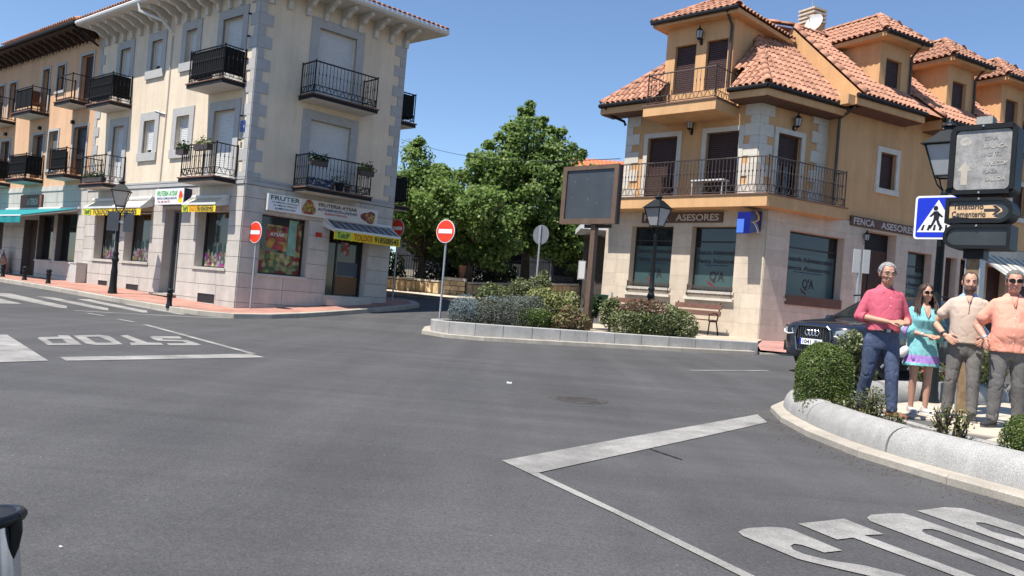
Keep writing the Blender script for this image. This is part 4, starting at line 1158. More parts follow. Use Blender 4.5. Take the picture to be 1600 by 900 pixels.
# wing roof
WS, WTAN, WZ, WD = 2.62, .92, 6.40, .70
WR = 2.75                                        # run to the ridge
mb = MB(); zR = WZ + WTAN * WR
mb.add([P3(fD.p(WS, WD - WR, 0), zR - .02), P3(apC, zA + .06), P3(q2_, zA - .3), P3(fD.p(WS, WD - WR + 1.5, 0), zR - 1.5)], [(0, 1, 2, 3)])
mb.add([P3(fD.p(WS, WD, 0), WZ), P3(fD.p(DL, WD, 0), WZ), P3(fD.p(DL, WD - WR, 0), zR), P3(fD.p(WS, WD - WR, 0), zR)], [(0, 1, 2, 3)])
mb.add([P3(fD.p(WS, WD - WR, 0), zR), P3(fD.p(DL, WD - WR, 0), zR), P3(fD.p(DL, WD - WR - 3, 0), zR - 1.5), P3(fD.p(WS, WD - WR - 3, 0), zR - 1.5)], [(0, 1, 2, 3)])
wroof = mb.build('wing_roof', M['tile_ridge'], ochre, fix=False)
mb = MB(); g = lambda d, z: P3(fD.p(WS - .02, d, 0), z)
mb.add([g(.62, WZ - .3), g(.62, WZ + .05), g(WD - WR, zR - .03), g(WD - WR - 3, zR - 1.5), g(WD - WR - 3, WZ - .3)], [(0, 1, 2, 3, 4)])
mb.fbox(fD, 2.05, WS - .03, .0, .62, WZ - .32, WZ - .06)
mb.build('gable_wall', M['plaster_ochre'], ochre)
DORM = [(4.06, 5.42), (7.30, 8.66), (10.22, 11.58), (13.2, 14.5)]
def w_in(q):
    s, d = inD(q)
    if s < WS + .05 or s > DL or d < WD - WR: return False
    for a, b in DORM:
        if a - .03 < s < b + .03 and d < .02: return False
        if b - .12 < s < b + .80 and d > -.0: return False
    return True
roof_plane(wroof, P3(fD.p(WS, WD + .05, 0), WZ - .03), fD.u, -fD.n + Vector((0, 0, WTAN)), (DL - WS) * KR, WR * 1.37 * KR, w_in)
ridge_run(wroof, P3(fD.p(WS + .05, WD, 0), WZ + .05), P3(fD.p(WS + .05, WD - WR, 0), zR + .05))
ridge_run(wroof, P3(fD.p(WS, WD - WR, 0), zR + .05), P3(fD.p(DL, WD - WR, 0), zR + .05))
ridge_run(wroof, P3(fD.p(WS, WD - WR, 0), zR + .05), P3(apC, zA + .1))
eave(fD, 2.3, 5.30, WD, WZ, ochre); eave(fD, 6.22, 8.54, WD, WZ, ochre); eave(fD, 9.46, 11.46, WD, WZ, ochre); eave(fD, 12.4, 14.4, WD, WZ, ochre)
for a, b in DORM[:3]:
    ridge_run(wroof, P3(fD.p(b + .80, WD, 0), WZ + .03), P3(fD.p(b + .30, -.1, 0), WZ + WTAN * (WD + .1) + .03))
    mb = MB(); s0 = b + .78
    mb.fbox(fD, s0, s0 + .03, .0, .62, WZ - .3, WZ - .02); mb.fbox(fD, b, b + .82, .0, .02, 6.0, WZ + .45); mb.build('roof_cheek', M['plaster_ochre'], ochre)
def dormer(fr, a, b, zb_, zt_, wins, parent, back, ov=.34, rise=.84, lab=None, dfront=0.0, dov=.40):
    hs = wins
    root = wall(fr, a, b, zb_, zt_, hs, M['plaster_ochre'], parent, .14, d=dfront, name='dormer')
    mb = MB()
    for s in (a, b): mb.quad(fr.p(s, dfront, zb_), fr.p(s, -back, zb_), fr.p(s, -back, zt_), fr.p(s, dfront, zt_))
    mb.build('dormer_side', M['plaster_ochre'], root)
    for q in hs:
        w = MB(); w.fbox(fr, q[0], q[1], dfront - .15, dfront - .12, q[2], q[3]); w.build('dormer_window', M['wood_dark'], root)
        shutter(fr, q[0] + .05, q[1] - .05, q[2], q[3] - .04, dfront - .11, M['shutter_brown'], root, .06)
    e0_, e1_ = a - ov, b + ov; hw = (e1_ - e0_) / 2; m = (a + b) / 2; ze = zt_ + .12; f = dfront + dov
    za = ze + hw * rise
    pts = [fr.p(e0_, f, ze), fr.p(e1_, f, ze), fr.p(e1_, -back, ze), fr.p(e0_, -back, ze), fr.p(m, f - hw, za), fr.p(m, -back, za)]
    mb = MB(); mb.add(pts, [(0, 1, 4), (1, 2, 5, 4), (3, 0, 4, 5)]); rf_ = mb.build('dormer_roof', M['tile_ridge'], root, fix=False)
    bx = MB(); bx.fbox(fr, e0_ + .02, e1_ - .02, -back, f - .02, zt_ - .02, ze - .02); bx.build('dormer_eave', M['plaster_ochre'], root)
    gt = MB(); gt.tube([fr.p(e0_, f + .04, ze - .02), fr.p(e1_, f + .04, ze - .02)], .06 * fr.k, 7); gt.build('gutter', M['iron'], root)
    loc = lambda q: ((q - fr.o).dot(fr.u) / fr.k, (q - fr.o).dot(fr.n) / fr.k)
    roof_plane(rf_, fr.p(e0_, f + .04, ze - .02), fr.u, -fr.n + Vector((0, 0, rise)), (e1_ - e0_) * fr.k, hw * 1.35 * fr.k, lambda q: abs(loc(q)[0] - m) < hw - (f - loc(q)[1]) + .05)
    for sg_, e in ((1, e0_), (-1, e1_)):
        roof_plane(rf_, fr.p(e - .03 * sg_, -back, ze - .02), fr.n, fr.u * sg_ + Vector((0, 0, rise)), (back + f) * fr.k, hw * 1.35 * fr.k,
                   lambda q: (f - loc(q)[1]) > abs(loc(q)[0] - e) - .02 and abs(loc(q)[0] - e) < hw)
    for i, j in ((0, 4), (1, 4), (4, 5)): ridge_run(rf_, pts[i] + Vector((0, 0, .03)), pts[j] + Vector((0, 0, .03)), step=.36)
    dp = MB(); dp.tube([fr.p(b - .05 if fr is fD else a + .05, f, ze - .06), fr.p(b - .02 if fr is fD else a + .06, dfront + .06, zt_ - .25), fr.p(b - .02 if fr is fD else a + .06, dfront + .06, zb_ + .25)], .04 * fr.k, 6); dp.build('downpipe', M['iron_brown'], root, smooth=True)
    return root
dormer(fC, 1.41, 3.62, 5.9, 8.36, [(1.58, 2.26, 5.92, 7.80), (2.60, 3.30, 5.92, 7.80)], ochre, 3.0, ov=.30, rise=.62)
for a, b in DORM: dormer(fD, a, b, 6.3, 8.42, [(a + .27, a + .98, 6.95, 7.95)], ochre, 2.6)
# tiles: the 300 that show largest are objects, the others one mesh per roof
TILES.sort(key=lambda t: t[2])
for par, mt, _ in TILES[:285]:
    o = bpy.data.objects.new('roof_tile', S_TILE); C.objects.link(o); o.parent = par
    o.matrix_parent_inverse = world_of(par).inverted(); o.matrix_basis = mt
tv = [v.co.copy() for v in S_TILE.vertices]; tf = [tuple(p.vertices) for p in S_TILE.polygons]
for par in {t[0] for t in TILES[285:]}:
    pass
byp = {}
for par, mt, _ in TILES[285:]: byp.setdefault(par.name, (par, []))[1].append(mt)
for par, ms in byp.values():
    mb = MB()
    for mt in ms: mb.add([mt @ v for v in tv], tf)
    tag(mb.build('roof_tile', M['tile_many'] if 'tile_many' in M else M['tile'], par, fix=False), kind='stuff')
# downpipes
mb = MB(); P = fD.p
mb.tube([P(2.42, .66, WZ - .12), P(2.42, .5, 6.0), P(2.42, .08, 5.8), P(2.42, .08, 3.4)], .045, 7); mb.build('downpipe', M['iron_brown'], ochre, smooth=True)
mb = MB(); mb.tube([fC.p(5.2, .66, 6.05), fC.p(5.15, .5, 5.85), fC.p(4.9, .08, 5.72), fC.p(4.86, .05, 5.6)], .045, 7); mb.build('downpipe', M['iron'], ochre, smooth=True)
# chimney
mb = MB(); mb.fbox(fD, 4.45, 5.0, -3.5, -2.9, 8.0, 9.80); ch = mb.build('chimney', M['plaster_ochre'], ochre)
mb = MB()
for i in range(4): mb.fbox(fD, 4.42 - .0, 5.03, -3.53, -2.87, 9.82 + i * .13, 9.88 + i * .13)
mb.fbox(fD, 4.52, 4.93, -3.42, -2.98, 9.78, 10.28); mb.build('chimney_cap', M['stone_cream'], ch)
dish = thing('satellite_dish', 'white satellite dish fixed to the chimney of the ochre building', 'satellite dish', fD.p(4.2, -2.7, 9.0))
mb = MB(); c = fD.p(4.34, -2.72, 9.62); ax = Vector((-.75, -.55, .3)).normalized(); a_ = ax.orthogonal().normalized(); b_ = ax.cross(a_)
pts = []; fs = []
for j in range(5):
    for i in range(18):
        w = 2 * math.pi * i / 18; r = .34 * j / 4 + .001
        pts.append(c + (a_ * math.cos(w) + b_ * math.sin(w)) * r + ax * (.10 * (j / 4) ** 2))
for j in range(4):
    for i in range(18): fs.append((j*18+i, j*18+(i+1)%18, (j+1)*18+(i+1)%18, (j+1)*18+i))
mb.add(pts, fs); mb.build('reflector', M['gutter_white'], dish, smooth=True)
mb = MB(); mb.tube([c - ax * .02, fD.p(4.45, -2.95, 9.5)], .03, 5); mb.tube([c - a_ * .38 + ax * .1, c + ax * .5], .012, 4); mb.box(c.x + ax.x*.5 - .03, c.x + ax.x*.5 + .03, c.y + ax.y*.5 - .03, c.y + ax.y*.5 + .03, c.z + ax.z*.5 - .03, c.z + ax.z*.5 + .03); mb.build('feed_arm', M['galv'], dish)
def antenna(loc, hgt, label, ang, rings):
    t = thing('tv_antenna', label, 'antenna', loc)
    mb = MB(); L0 = Vector(loc); mb.tube([L0, L0 + Vector((0, 0, hgt))], .018, 5); mb.build('mast', M['galv'], t)
    mb = MB(); d = Vector((math.cos(ang), math.sin(ang), 0)); e = Vector((-d.y, d.x, 0)); T = L0 + Vector((0, 0, hgt))
    mb.tube([T - d * .45, T + d * .45], .012, 4)
    for i in range(rings): q = T + d * (-.42 + .84 * i / (rings - 1)); mb.tube([q - e * .16, q + e * .16], .008, 3)
    mb.tube([T + d * .3 - e * .2 + Vector((0, 0, .18)), T + d * .42, T + d * .3 - e * .2 - Vector((0, 0, .18))], .008, 3)
    mb.build('aerial', M['gutter_white'], t)
antenna(fD.p(4.7, -3.2, 10.28), .9, 'thin antenna mast rising from the chimney', .5, 3)
antenna(fD.p(6.6, -3.2, 8.2), 2.1, 'roof antenna on a tall mast behind the first dormer', 1.2, 6)
# shop signs
for fr, s0, s1, z0, z1, rev, lab in ((fC, 1.29, 3.97, 2.61, 2.90, True, 'brown plank sign with pale letters over the two sunny office windows'), (fD, 3.25, 6.22, 2.92, 3.20, False, 'brown plank sign with pale letters over the shaded office doorway')):
    sg = thing('shop_sign', lab, 'shop sign', fr.p((s0 + s1) / 2, .05, z0))
    mb = MB(); mb.fbox(fr, s0, s1, .022, .07, z0, z1); mb.build('sign_board', M['sign_brown'], sg)
    for tx, f, w in (('FENCA', .19, .31), ('ASESORES', .70, .52)): ftext(tx, fr, s0 + (s1 - s0) * (1 - f if rev else f), .072, (z0 + z1) / 2, M['ink_pale'], sg, width=(s1 - s0) * w, height=.19, rev=rev)
# projecting emblem sign
em = thing('projecting_sign', 'blue projecting box sign with a yellow and white ribbon emblem beside the building corner', 'shop sign', fC.p(.3, .3, 2.3))
mb = MB(); mb.prism([(.06, 2.36), (.66, 2.24), (.66, 2.80), (.06, 2.90)], lambda d, z, t: fC.p(t, d, z), .13, .50); mb.build('sign_box', M['r_blue'], em)
mb = MB(); mb.fbox(fC, .30, .50, .664, .672, 2.26, 2.62); mb.build('light_panel', M['r_light'], em)
def ribbon(pts, w, m, nm, x=.127):
    mb = MB()
    for (a, b), (c, d) in zip(pts[:-1], pts[1:]): mb.quad(fC.p(x, a - w, b), fC.p(x, a + w, b), fC.p(x, c + w, d), fC.p(x, c - w, d))
    return mb.build(nm, m, em, fix=False)
ribbon([(.40, 2.85), (.24, 2.76), (.22, 2.65), (.38, 2.58), (.60, 2.54)], .05, M['r_yellow'], 'yellow_ribbon')
ribbon([(.52, 2.55), (.36, 2.48), (.26, 2.38), (.22, 2.30)], .03, M['paint'], 'white_ribbon', .126)
ribbon([(.44, 2.57), (.28, 2.50), (.18, 2.38), (.15, 2.31)], .02, M['r_yellow'], 'yellow_stripe', .1255)
# wall lanterns
def lantern(loc, rz, k, label):
    t = thing('wall_lantern', label, 'wall lamp', (0, 0, 0), 0, 'wall lanterns of the ochre building', True)
    mb = MB()
    mb.lathe([(.02, .0), (.05, .02), (.085, .05), (.085, .06)], (0, -.16, -.06), 6); mb.lathe([(.12, .28), (.10, .31), (.05, .36), (.02, .40), (.03, .43), (.005, .47)], (0, -.16, -.06), 6)
    for i in range(6):
        w = math.pi / 3 * i; c_, s_ = math.cos(w), math.sin(w); mb.tube([(.085 * c_, -.16 + .085 * s_, 0), (.115 * c_, -.16 + .115 * s_, .22)], .008, 3)
    mb.tube([(0, 0, -.1), (0, -.06, -.14), (0, -.16, -.08)], .014, 5); mb.box(-.04, .04, -.015, 0, -.18, .02); mb.build('lantern_frame', M['iron'], t)
    mb = MB(); mb.lathe([(.078, .0), (.105, .22)], (0, -.16, 0), 6); mb.build('lantern_glass', M['lamp_glass'], t)
    return place(t, loc, rz, scale=k)
rzC = math.atan2(-fC.n.x, fC.n.y) + math.pi; rzD = math.atan2(-fD.n.x, fD.n.y) + math.pi
lantern(fC.p(2.52, .0, 5.30), rzC, 1.0, 'black wall lantern between the two shuttered balcony doors')
lantern(f1.p(1.27, .0, 5.42), rzD, 1.0, 'black wall lantern above the shaded balcony door at the corner')
lantern(fC.p(2.44, .0, 7.88), rzC, 1.0, 'black wall lantern under the eave of the balcony dormer')
lantern(fD.p(3.9, .0, 2.55), rzD, .8, 'small black wall lantern beside the shaded office doorway')
# things on the balcony
bc = thing('balcony_table', 'small white table behind the balcony railing under the second door', 'table', fC.p(1.6, .3, 3.3))
mb = MB(); mb.fbox(fC, 1.15, 2.2, .12, .42, 3.72, 3.76); mb.build('table_top', M['gutter_white'], bc)
for s in (1.2, 2.14):
    for d in (.16, .38): mb = MB(); mb.tube([fC.p(s, d, 3.31), fC.p(s, d, 3.72)], .02, 5); mb.build('leg', M['gutter_white'], bc)
bx = thing('wicker_screen', 'brown wicker panel standing on the balcony before the left door', 'screen panel', fC.p(3.4, .2, 3.3))
mb = MB()
for i in range(9): mb.fbox(fC, 3.08, 3.82, .12, .15, 3.32 + i * .07, 3.32 + i * .07 + .06)
mb.build('wicker_slats', M['wood_dark'], bx)
mb = MB(); mb.fbox(fC, 3.05, 3.08, .11, .16, 3.31, 3.97); mb.fbox(fC, 3.82, 3.85, .11, .16, 3.31, 3.97); mb.build('upright', M['wood_dark'], bx)
# neighbour's grey awning at the far right
ga = thing('awning', 'grey striped awning sloping at the right edge behind the sign cabinets', 'awning', fD.p(10.6, .1, 2.3))
mb = MB()
for i in range(14): a, b = 9.3 + i * .22, 9.3 + (i + 1) * .22; mb.quad(fD.p(a, .03, 2.75), fD.p(b, .03, 2.75), fD.p(b + .1, 1.5, 1.75), fD.p(a + .1, 1.5, 1.75), i % 2)
mb.build('canopy', [M['awn_grey'], M['awn_cream']], ga, fix=False)
mb = MB(); mb.tube([fD.p(9.4, 1.5, 1.74), fD.p(12.5, 1.5, 1.74)], .03, 6); mb.tube([fD.p(9.35, .05, 2.7), fD.p(9.4, 1.5, 1.74)], .025, 5); mb.build('front_bar', M['gutter_white'], ga)
# ================================================================== PAVEMENTS, KERBS, ISLANDS (setting)
def brick_mat(name, c1, c2, mortar, bw, bh, rot=0.0, bump=.3):
    m = bpy.data.materials.new(name); m.use_nodes = True; nt = m.node_tree; N = nt.nodes; L = nt.links; b = N['Principled BSDF']
    b.inputs['Roughness'].default_value = .85; b.inputs['Specular IOR Level'].default_value = .25
    tc = N.new('ShaderNodeTexCoord'); mp = N.new('ShaderNodeMapping'); mp.inputs['Rotation'].default_value = (0, 0, rot); L.new(tc.outputs['Object'], mp.inputs['Vector'])
    br = N.new('ShaderNodeTexBrick'); L.new(mp.outputs[0], br.inputs['Vector']); br.offset = 0
    for k, v in (('Color1', (*c1, 1)), ('Color2', (*c2, 1)), ('Mortar', (*mortar, 1)), ('Scale', 1.0), ('Mortar Size', .012), ('Brick Width', bw), ('Row Height', bh)): br.inputs[k].default_value = v
    n = N.new('ShaderNodeTexNoise'); n.inputs['Scale'].default_value = 1.3; n.inputs['Detail'].default_value = 8; L.new(tc.outputs['Object'], n.inputs['Vector'])
    mr = N.new('ShaderNodeMapRange'); mr.inputs['From Min'].default_value = .3; mr.inputs['From Max'].default_value = .7; mr.inputs['To Min'].default_value = .75; mr.inputs['To Max'].default_value = 1.12; L.new(n.outputs['Fac'], mr.inputs['Value'])
    mx = N.new('ShaderNodeMix'); mx.data_type = 'RGBA'; mx.blend_type = 'MULTIPLY'; mx.inputs['Factor'].default_value = 1; L.new(br.outputs['Color'], mx.inputs[6]); L.new(mr.outputs[0], mx.inputs[7]); L.new(mx.outputs[2], b.inputs['Base Color'])
    bp = N.new('ShaderNodeBump'); bp.inputs['Strength'].default_value = bump; bp.inputs['Distance'].default_value = .01; L.new(br.outputs['Fac'], bp.inputs['Height']); bp.invert = True; L.new(bp.outputs[0], b.inputs['Normal'])
    return m
RED_TILE = brick_mat('red pavement tile', (.42,.215,.165), (.38,.195,.15), (.30,.18,.14), .4, .4, R_(46))
RED_TILE2 = brick_mat('faded red paving', (.45,.235,.20), (.41,.215,.18), (.33,.19,.16), .4, .4, R_(30))
BEIGE = brick_mat('beige paving', (.48,.41,.31), (.44,.38,.29), (.30,.26,.20), .6, .4, R_(44))
kerbL = [(-27,37.5),(-18.2,29.6),(-15.4,27.1),(-12.3,24.7),(-10.9,23.75),(-9.3,22.65),(-8.2,21.95),(-7.3,21.7),(-6.7,21.95),(-5.6,23.3),(-4.7,24.6),(-3.7,25.9),(-3.05,27.0),(-2.95,27.9),(-3.3,28.6),(-4.0,29.4),(-5.2,30.7),(-9,34.5)]
def smooth_path(p, it=2):
    for _ in range(it):
        q = [p[0]]
        for a, b in zip(p[:-1], p[1:]): q += [(a[0]*.75+b[0]*.25, a[1]*.75+b[1]*.25), (a[0]*.25+b[0]*.75, a[1]*.25+b[1]*.75)]
        p = q + [p[-1]]
    return p
kerbLs = smooth_path(kerbL)
def offset_path(p, d):
    out = []
    for i in range(len(p)):
        a = Vector(p[max(0, i-1)]); b = Vector(p[min(len(p)-1, i+1)]); t = (b - a).normalized(); out.append((p[i][0] - t.y * d, p[i][1] + t.x * d))
    return out
pv = tag(pad('pavement', offset_path(kerbLs, .26) + [(-16, 42), (-34, 44)], .125, RED_TILE, step=1.0), kind='structure')
strip_stones('kerb_stone', kerbLs, 1.0, .28, -.12, .13, M['kerb'], pv, side=1)
# drop in the gutter line of the left street
# ---- middle planter island
isl = smooth_path([(-1.1,23.6),(-1.75,22.7),(-2.08,21.9),(-2.02,21.15),(-1.7,20.62),(-.66,20.30),(.9,20.42),(3.15,20.60),(5.0,20.82),(6.35,21.14)], 2)
def zwall(x, y): return -.655 + .0125 * (x + 1.9)              # top of the planter wall
soil_poly = isl + [(5.6, 23.0), (3.4, 24.8), (1.0, 24.4), (-.2, 24.2)]
soil = tag(pad('planter_soil', offset_path(isl, .2) + [(3.6, 24.8), (1.0, 24.4), (-.2, 24.2)], -.05, M['soil'], zf=zwall, step=1.0), kind='structure')
planter = thing('planter_wall', 'low wall of grey granite blocks round the middle planting bed', 'planter', (-1.9, 21.5, -1.0))
strip_stones('granite_block', isl, .67, .26, -.30, 0.0, M['granite_block'], planter, side=1, gap=.012, zf=zwall, bevel=.015)
strip_stones('kerb_stone', offset_path(isl, -.22), .95, .28, -.2, .10, M['kerb'], planter, side=1, gap=.006)
mb = MB(); bk = [(3.4, 24.8), (1.0, 24.4), (-.2, 24.2), (-1.1, 23.6)]
for a, b in zip(bk[:-1], bk[1:]):
    A, B = Vector((*a, 0)), Vector((*b, 0)); t = (B - A).normalized(); n_ = Vector((-t.y, t.x, 0)) * .2
    mb.hexa([(*p.xy, -1.1) for p in (A, B, B + n_, A + n_)] + [(*p.xy, -.64) for p in (A, B, B + n_, A + n_)])
mb.build('rear_wall', M['granite_block'], planter)
cdir = fC.u
def zbench(x, y): return -.585 + .010 * (x - 6.3) + .014 * (y - 21.2)
bp_ = [(1.9, 21.0), (3.15, 20.85), (5.0, 21.07), (6.33, 21.38), (7.3, 23.95), (2.6, 28.6), (1.2, 28.0)]
tag(pad('pavement', bp_, 0, BEIGE, zf=zbench, step=1.0), kind='structure')
def dD(x, y): return (Vector((x, y, 0)) - fD.o).dot(fD.n)
def zred(x, y):
    d = min(max(dD(x, y) / 2.9, 0), 1); s = (Vector((x, y, 0)) - fD.o).dot(fD.u)
    return (-.56 + .012 * max(s, 0)) * (1 - d) + (h(x, y) + .05) * d
red_poly = [(6.42, 21.15), (7.2, 21.2), *[tuple((fD.o + fD.u * s + fD.n * 2.75).xy) for s in (1.4, 3, 5, 8, 12, 17)], *[tuple((fD.o + fD.u * s + fD.n * -.2).xy) for s in (17, 8, 0)]]
rp_ = tag(pad('pavement', red_poly, 0, RED_TILE2, zf=zred, step=1.0), kind='structure')
strip_stones('kerb_stone', [(6.42, 21.13), (7.2, 21.18), *[tuple((fD.o + fD.u * s + fD.n * 2.75).xy) for s in (1.4, 3, 5, 8, 12, 17)]], 1.0, .2, -.15, .055, M['kerb'], rp_, side=1)
# ---- far pavement along the garden wall
GS = 1.09
gs = lambda L: [(x * GS, y * GS) for x, y in L]
gw = gs([(-11, 38.2), (-5.3, 33.3), (-3.9, 32.3), (-2.2, 31.2)])
gw2 = gs([(-1.7, 31.5), (.5, 33.6), (3.2, 36.2), (6.0, 38.8)])
fk = offset_path(gw, -1.3)[:3] + gs([(-3.0, 29.9), (-1.6, 29.9), (-.4, 30.8), (2.0, 33.0), (5.0, 35.9), (8, 38.8)])
fp = tag(pad('pavement', fk + gw2[::-1] + gw[::-1], .12, mat('pale pink paving', (.52,.43,.34), .85, .1), step=1.0), kind='structure')
strip_stones('kerb_stone', smooth_path(fk), 1.2, .25, -.1, .125, M['kerb'], fp, side=1)
# ---- right island with half-round granite border
kp = smooth_path([(8.8,15.0),(6.6,13.3),(5.2,12.35),(4.2,11.75),(3.5,10.95),(3.22,10.0),(3.10,9.0),(3.08,8.1),(3.16,7.15),(3.34,6.57),(3.62,5.7),(3.95,4.8),(4.4,3.8),(5.2,2.6)])
zi = lambda x, y: -1.12
isl_r = tag(pad('planting_bed', offset_path(kp, .3) + [(20, 3), (20, 20)], -1.03 - 0, M['soil'], zf=lambda x, y: -.03 + .028 * max(0, y - 12.4), step=2.0), kind='structure')
strip_stones('kerb_stone', kp, 1.0, .27, -.1, .075, M['kerb'], isl_r, side=1, gap=.006, bevel=.02)
rl_ = random.Random(12); mb = MB()
for i in range(900):
    j = rl_.randrange(20, len(kp) - 1); a, b = Vector(kp[j]), Vector(kp[j + 1]) if j + 1 < len(kp) else Vector(kp[j]); t_ = (b - a); nn = Vector((t_.y, -t_.x)).normalized()
    p = a.lerp(b, rl_.random()) + nn * abs(rl_.gauss(0, .22)); w = rl_.uniform(0, 6.28); s = rl_.uniform(.004, .013); c_, s_ = math.cos(w) * s, math.sin(w) * s; z = h(p.x, p.y)
    mb.add([(p.x - c_, p.y - s_, z + .003), (p.x - s_ * .5, p.y + c_ * .5, z + .008), (p.x + c_, p.y + s_, z + .004), (p.x + s_ * .5, p.y - c_ * .5, z + .007)], [(0, 1, 2, 3)])
tag(mb.build('leaf_litter', mat('dry leaf litter', (.16,.10,.055), .9, .4, 30), None, fix=False), 'dry leaf crumbs gathered along the near island kerb', 'leaf litter', kind='stuff')
bordr = thing('granite_border', 'half-round pale granite border curving round the near right traffic island', 'stone border', (3.5, 8, -1.05))
def half_round(path, step, rad, parent, z0, hgt=None, name='border_stone', gap=.010, m=None, ends=False):
    hgt = hgt or rad; pts = resample(path, .12); n = len(pts); k = max(1, round(step / .12)); i = 0
    while i < n - 1:
        j = min(i + k, n - 1); seg = pts[i:j + 1]
        if len(seg) < 2: break
        mb = MB(); vs = []; fs = []; m_ = 13
        for q, p in enumerate(seg):
            a = seg[max(0, q - 1)]; b = seg[min(len(seg) - 1, q + 1)]; t = (b - a).normalized(); nn = Vector((-t.y, t.x))
            p2 = p + t * (gap if q == 0 else -gap if q == len(seg) - 1 else 0); e = .96 if q in (0, len(seg) - 1) else 1.0
            vs.append((p2.x + nn.x * -rad, p2.y + nn.y * -rad, z0 - .12))
            for w in range(m_):
                g_ = math.pi * (1 - w / (m_ - 1)); c_ = math.cos(g_) * rad * e; s_ = (math.sin(g_) ** .8) * hgt * e
                vs.append((p2.x + nn.x * c_, p2.y + nn.y * c_, z0 + s_))
            vs.append((p2.x + nn.x * rad, p2.y + nn.y * rad, z0 - .12))
        R2 = m_ + 2
        for q in range(len(seg) - 1):
            for w in range(R2 - 1): fs.append((q*R2+w, q*R2+w+1, (q+1)*R2+w+1, (q+1)*R2+w))
        fs.append(tuple(range(R2))); fs.append(tuple((len(seg)-1)*R2 + w for w in reversed(range(R2))))
        mb.add(vs, fs); mb.build(name, m or M['granite'], parent, smooth=True)
        i = j
bpth = smooth_path([(5.05,12.0),(4.4,11.55),(3.86,10.85),(3.60,10.0),(3.49,9.1),(3.46,8.2),(3.53,7.35),(3.70,6.75),(3.97,5.95),(4.3,5.05),(4.75,4.1),(5.5,3.0)])
half_round(bpth, 1.3, .215, bordr, -1.05, .24)
back_b = thing('granite_border', 'row of short half-round granite blocks behind the four people', 'stone border', (5.5, 12.2, -1.0))
for a, b in (((4.95, 11.75), (5.30, 11.95)), ((5.40, 12.05), (6.25, 12.50)), ((6.62, 12.72), (7.9, 13.4)), ((8.2, 13.55), (9.4, 14.2))): half_round([a, b], 5, .24, back_b, -1.02 + .02 * (a[1] - 11.7), .30)
# thin kerb and paving slabs where the people stand
tk = [(4.32, 10.6), (4.36, 9.65), (4.40, 8.9), (4.52, 8.27), (4.66, 7.6), (5.0, 6.6), (5.5, 5.4)]
strip_stones('kerb_stone', smooth_path(tk), .85, .09, -.06, .155, M['granite'], isl_r, side=1, zf=lambda x, y: -1.12, gap=.006)
ps = tag(pad('pavement', offset_path(smooth_path(tk), .09) + [(20, 5.4), (20, 16), (9, 13.7), (5.4, 11.7), (4.7, 11.3)], 0, M['joint'], zf=lambda x, y: -.998 + .01 * max(0, y - 11), step=2.0), kind='structure')
ax, ay = Vector((.72, -.69)), Vector((.69, .72)); o_ = Vector((4.45, 9.6))
tkv = [Vector(p) for p in smooth_path(tk)]
def right_of_kerb(p):
    for a, b in zip(tkv[:-1], tkv[1:]):
        if b.y <= p.y <= a.y: f = (a.y - p.y) / (a.y - b.y); return p.x > a.x + (b.x - a.x) * f + .11
    return p.y > 10.6 and p.x > 4.6
for i in range(-14, 16):
    for j in range(-8, 14):
        c_ = [o_ + ax * (i + u) * .60 + ay * (j + v) * .40 for u, v in ((.008, .012), (.992, .012), (.992, .988), (.008, .988))]
        if not all(right_of_kerb(p) for p in c_): continue
        m_ = sum(c_, Vector((0, 0))) / 4
        if m_.x > 8.6 or m_.y < 6 or m_.y > 11.2 + (m_.x - 4.7) * .5 or (Vector((m_.x, m_.y)) - Vector((5.2, 9.6))).length > 4.2: continue
        z0 = -.998 + .01 * max(0, m_.y - 11)
        mb = MB(); dz = random.uniform(0, .004)
        mb.hexa([(p.x, p.y, z0 - .02) for p in c_] + [(p.x, p.y, z0 + .014 + dz) for p in c_]); mb.build('paving_slab', M['pave_beige'], ps)

# ================================================================== ROAD MARKINGS
def marking(name, poly_px, label=None, step=.7, m=PAINT_WHITE, scale=1.0, off=(0, 0), z=.006):
    pts = [G(off[0] + x / scale, off[1] + y / scale) for x, y in poly_px]
    return tag(pad(name, [(p.x, p.y) for p in pts], z, m, step=step), kind='structure')
def line(name, a, b, w, z=.007):
    A, B = G(*a), G(*b); t = Vector((B.x - A.x, B.y - A.y)).normalized(); n_ = Vector((-t.y, t.x)) * w / 2
    return tag(pad(name, [(A.x + n_.x, A.y + n_.y), (A.x - n_.x, A.y - n_.y), (B.x - n_.x, B.y - n_.y), (B.x + n_.x, B.y + n_.y)], z, PAINT_WHITE, step=.8), kind='structure')
Z5 = dict(scale=1600 / 440, off=(0, 440))
for p in ([(-160,60),(60,68),(380,140),(380,153),(345,151),(-160,50)], [(-260,92),(0,97),(125,127),(0,125),(-260,122)], [(205,84),(300,90),(615,152),(615,165),(592,163)], [(433,99),(510,102),(835,166),(838,177),(812,177)], [(700,128),(745,128),(1050,183),(1048,188),(1022,188)]):
    marking('zebra_stripe', p, **Z5)
line('edge_line', (116, 485.5), (360, 497.5), .16)
for a, b in (((136, 489.5), (162, 494)), ((183, 498.5), (210, 504)), ((226, 507.5), (396, 553.5))): line('lane_line', a, b, .12)
marking('stop_line', [(338,431),(1425,412),(1503,432),(375,452)], **Z5)
marking('hatched_area', [(-300,303),(40,303),(275,452),(-300,470)], **Z5)
for p in ([(325,306),(390,307),(465,361),(395,361)], [(258,352),(393,350),(396,362),(272,363)], [(213,323),(256,323),(298,350),(272,363)], [(213,323),(225,317),(345,315),(362,327),(256,329)]):
    marking('stop_lettering', p, z=.006, **Z5)
for p in ([(415,308),(470,306),(545,349),(600,349),(612,362),(545,363),(490,355)], [(470,306),(560,304),(620,310),(697,358),(612,362),(600,349),(640,348),(565,315),(487,316)]): marking('stop_lettering', p, **Z5)
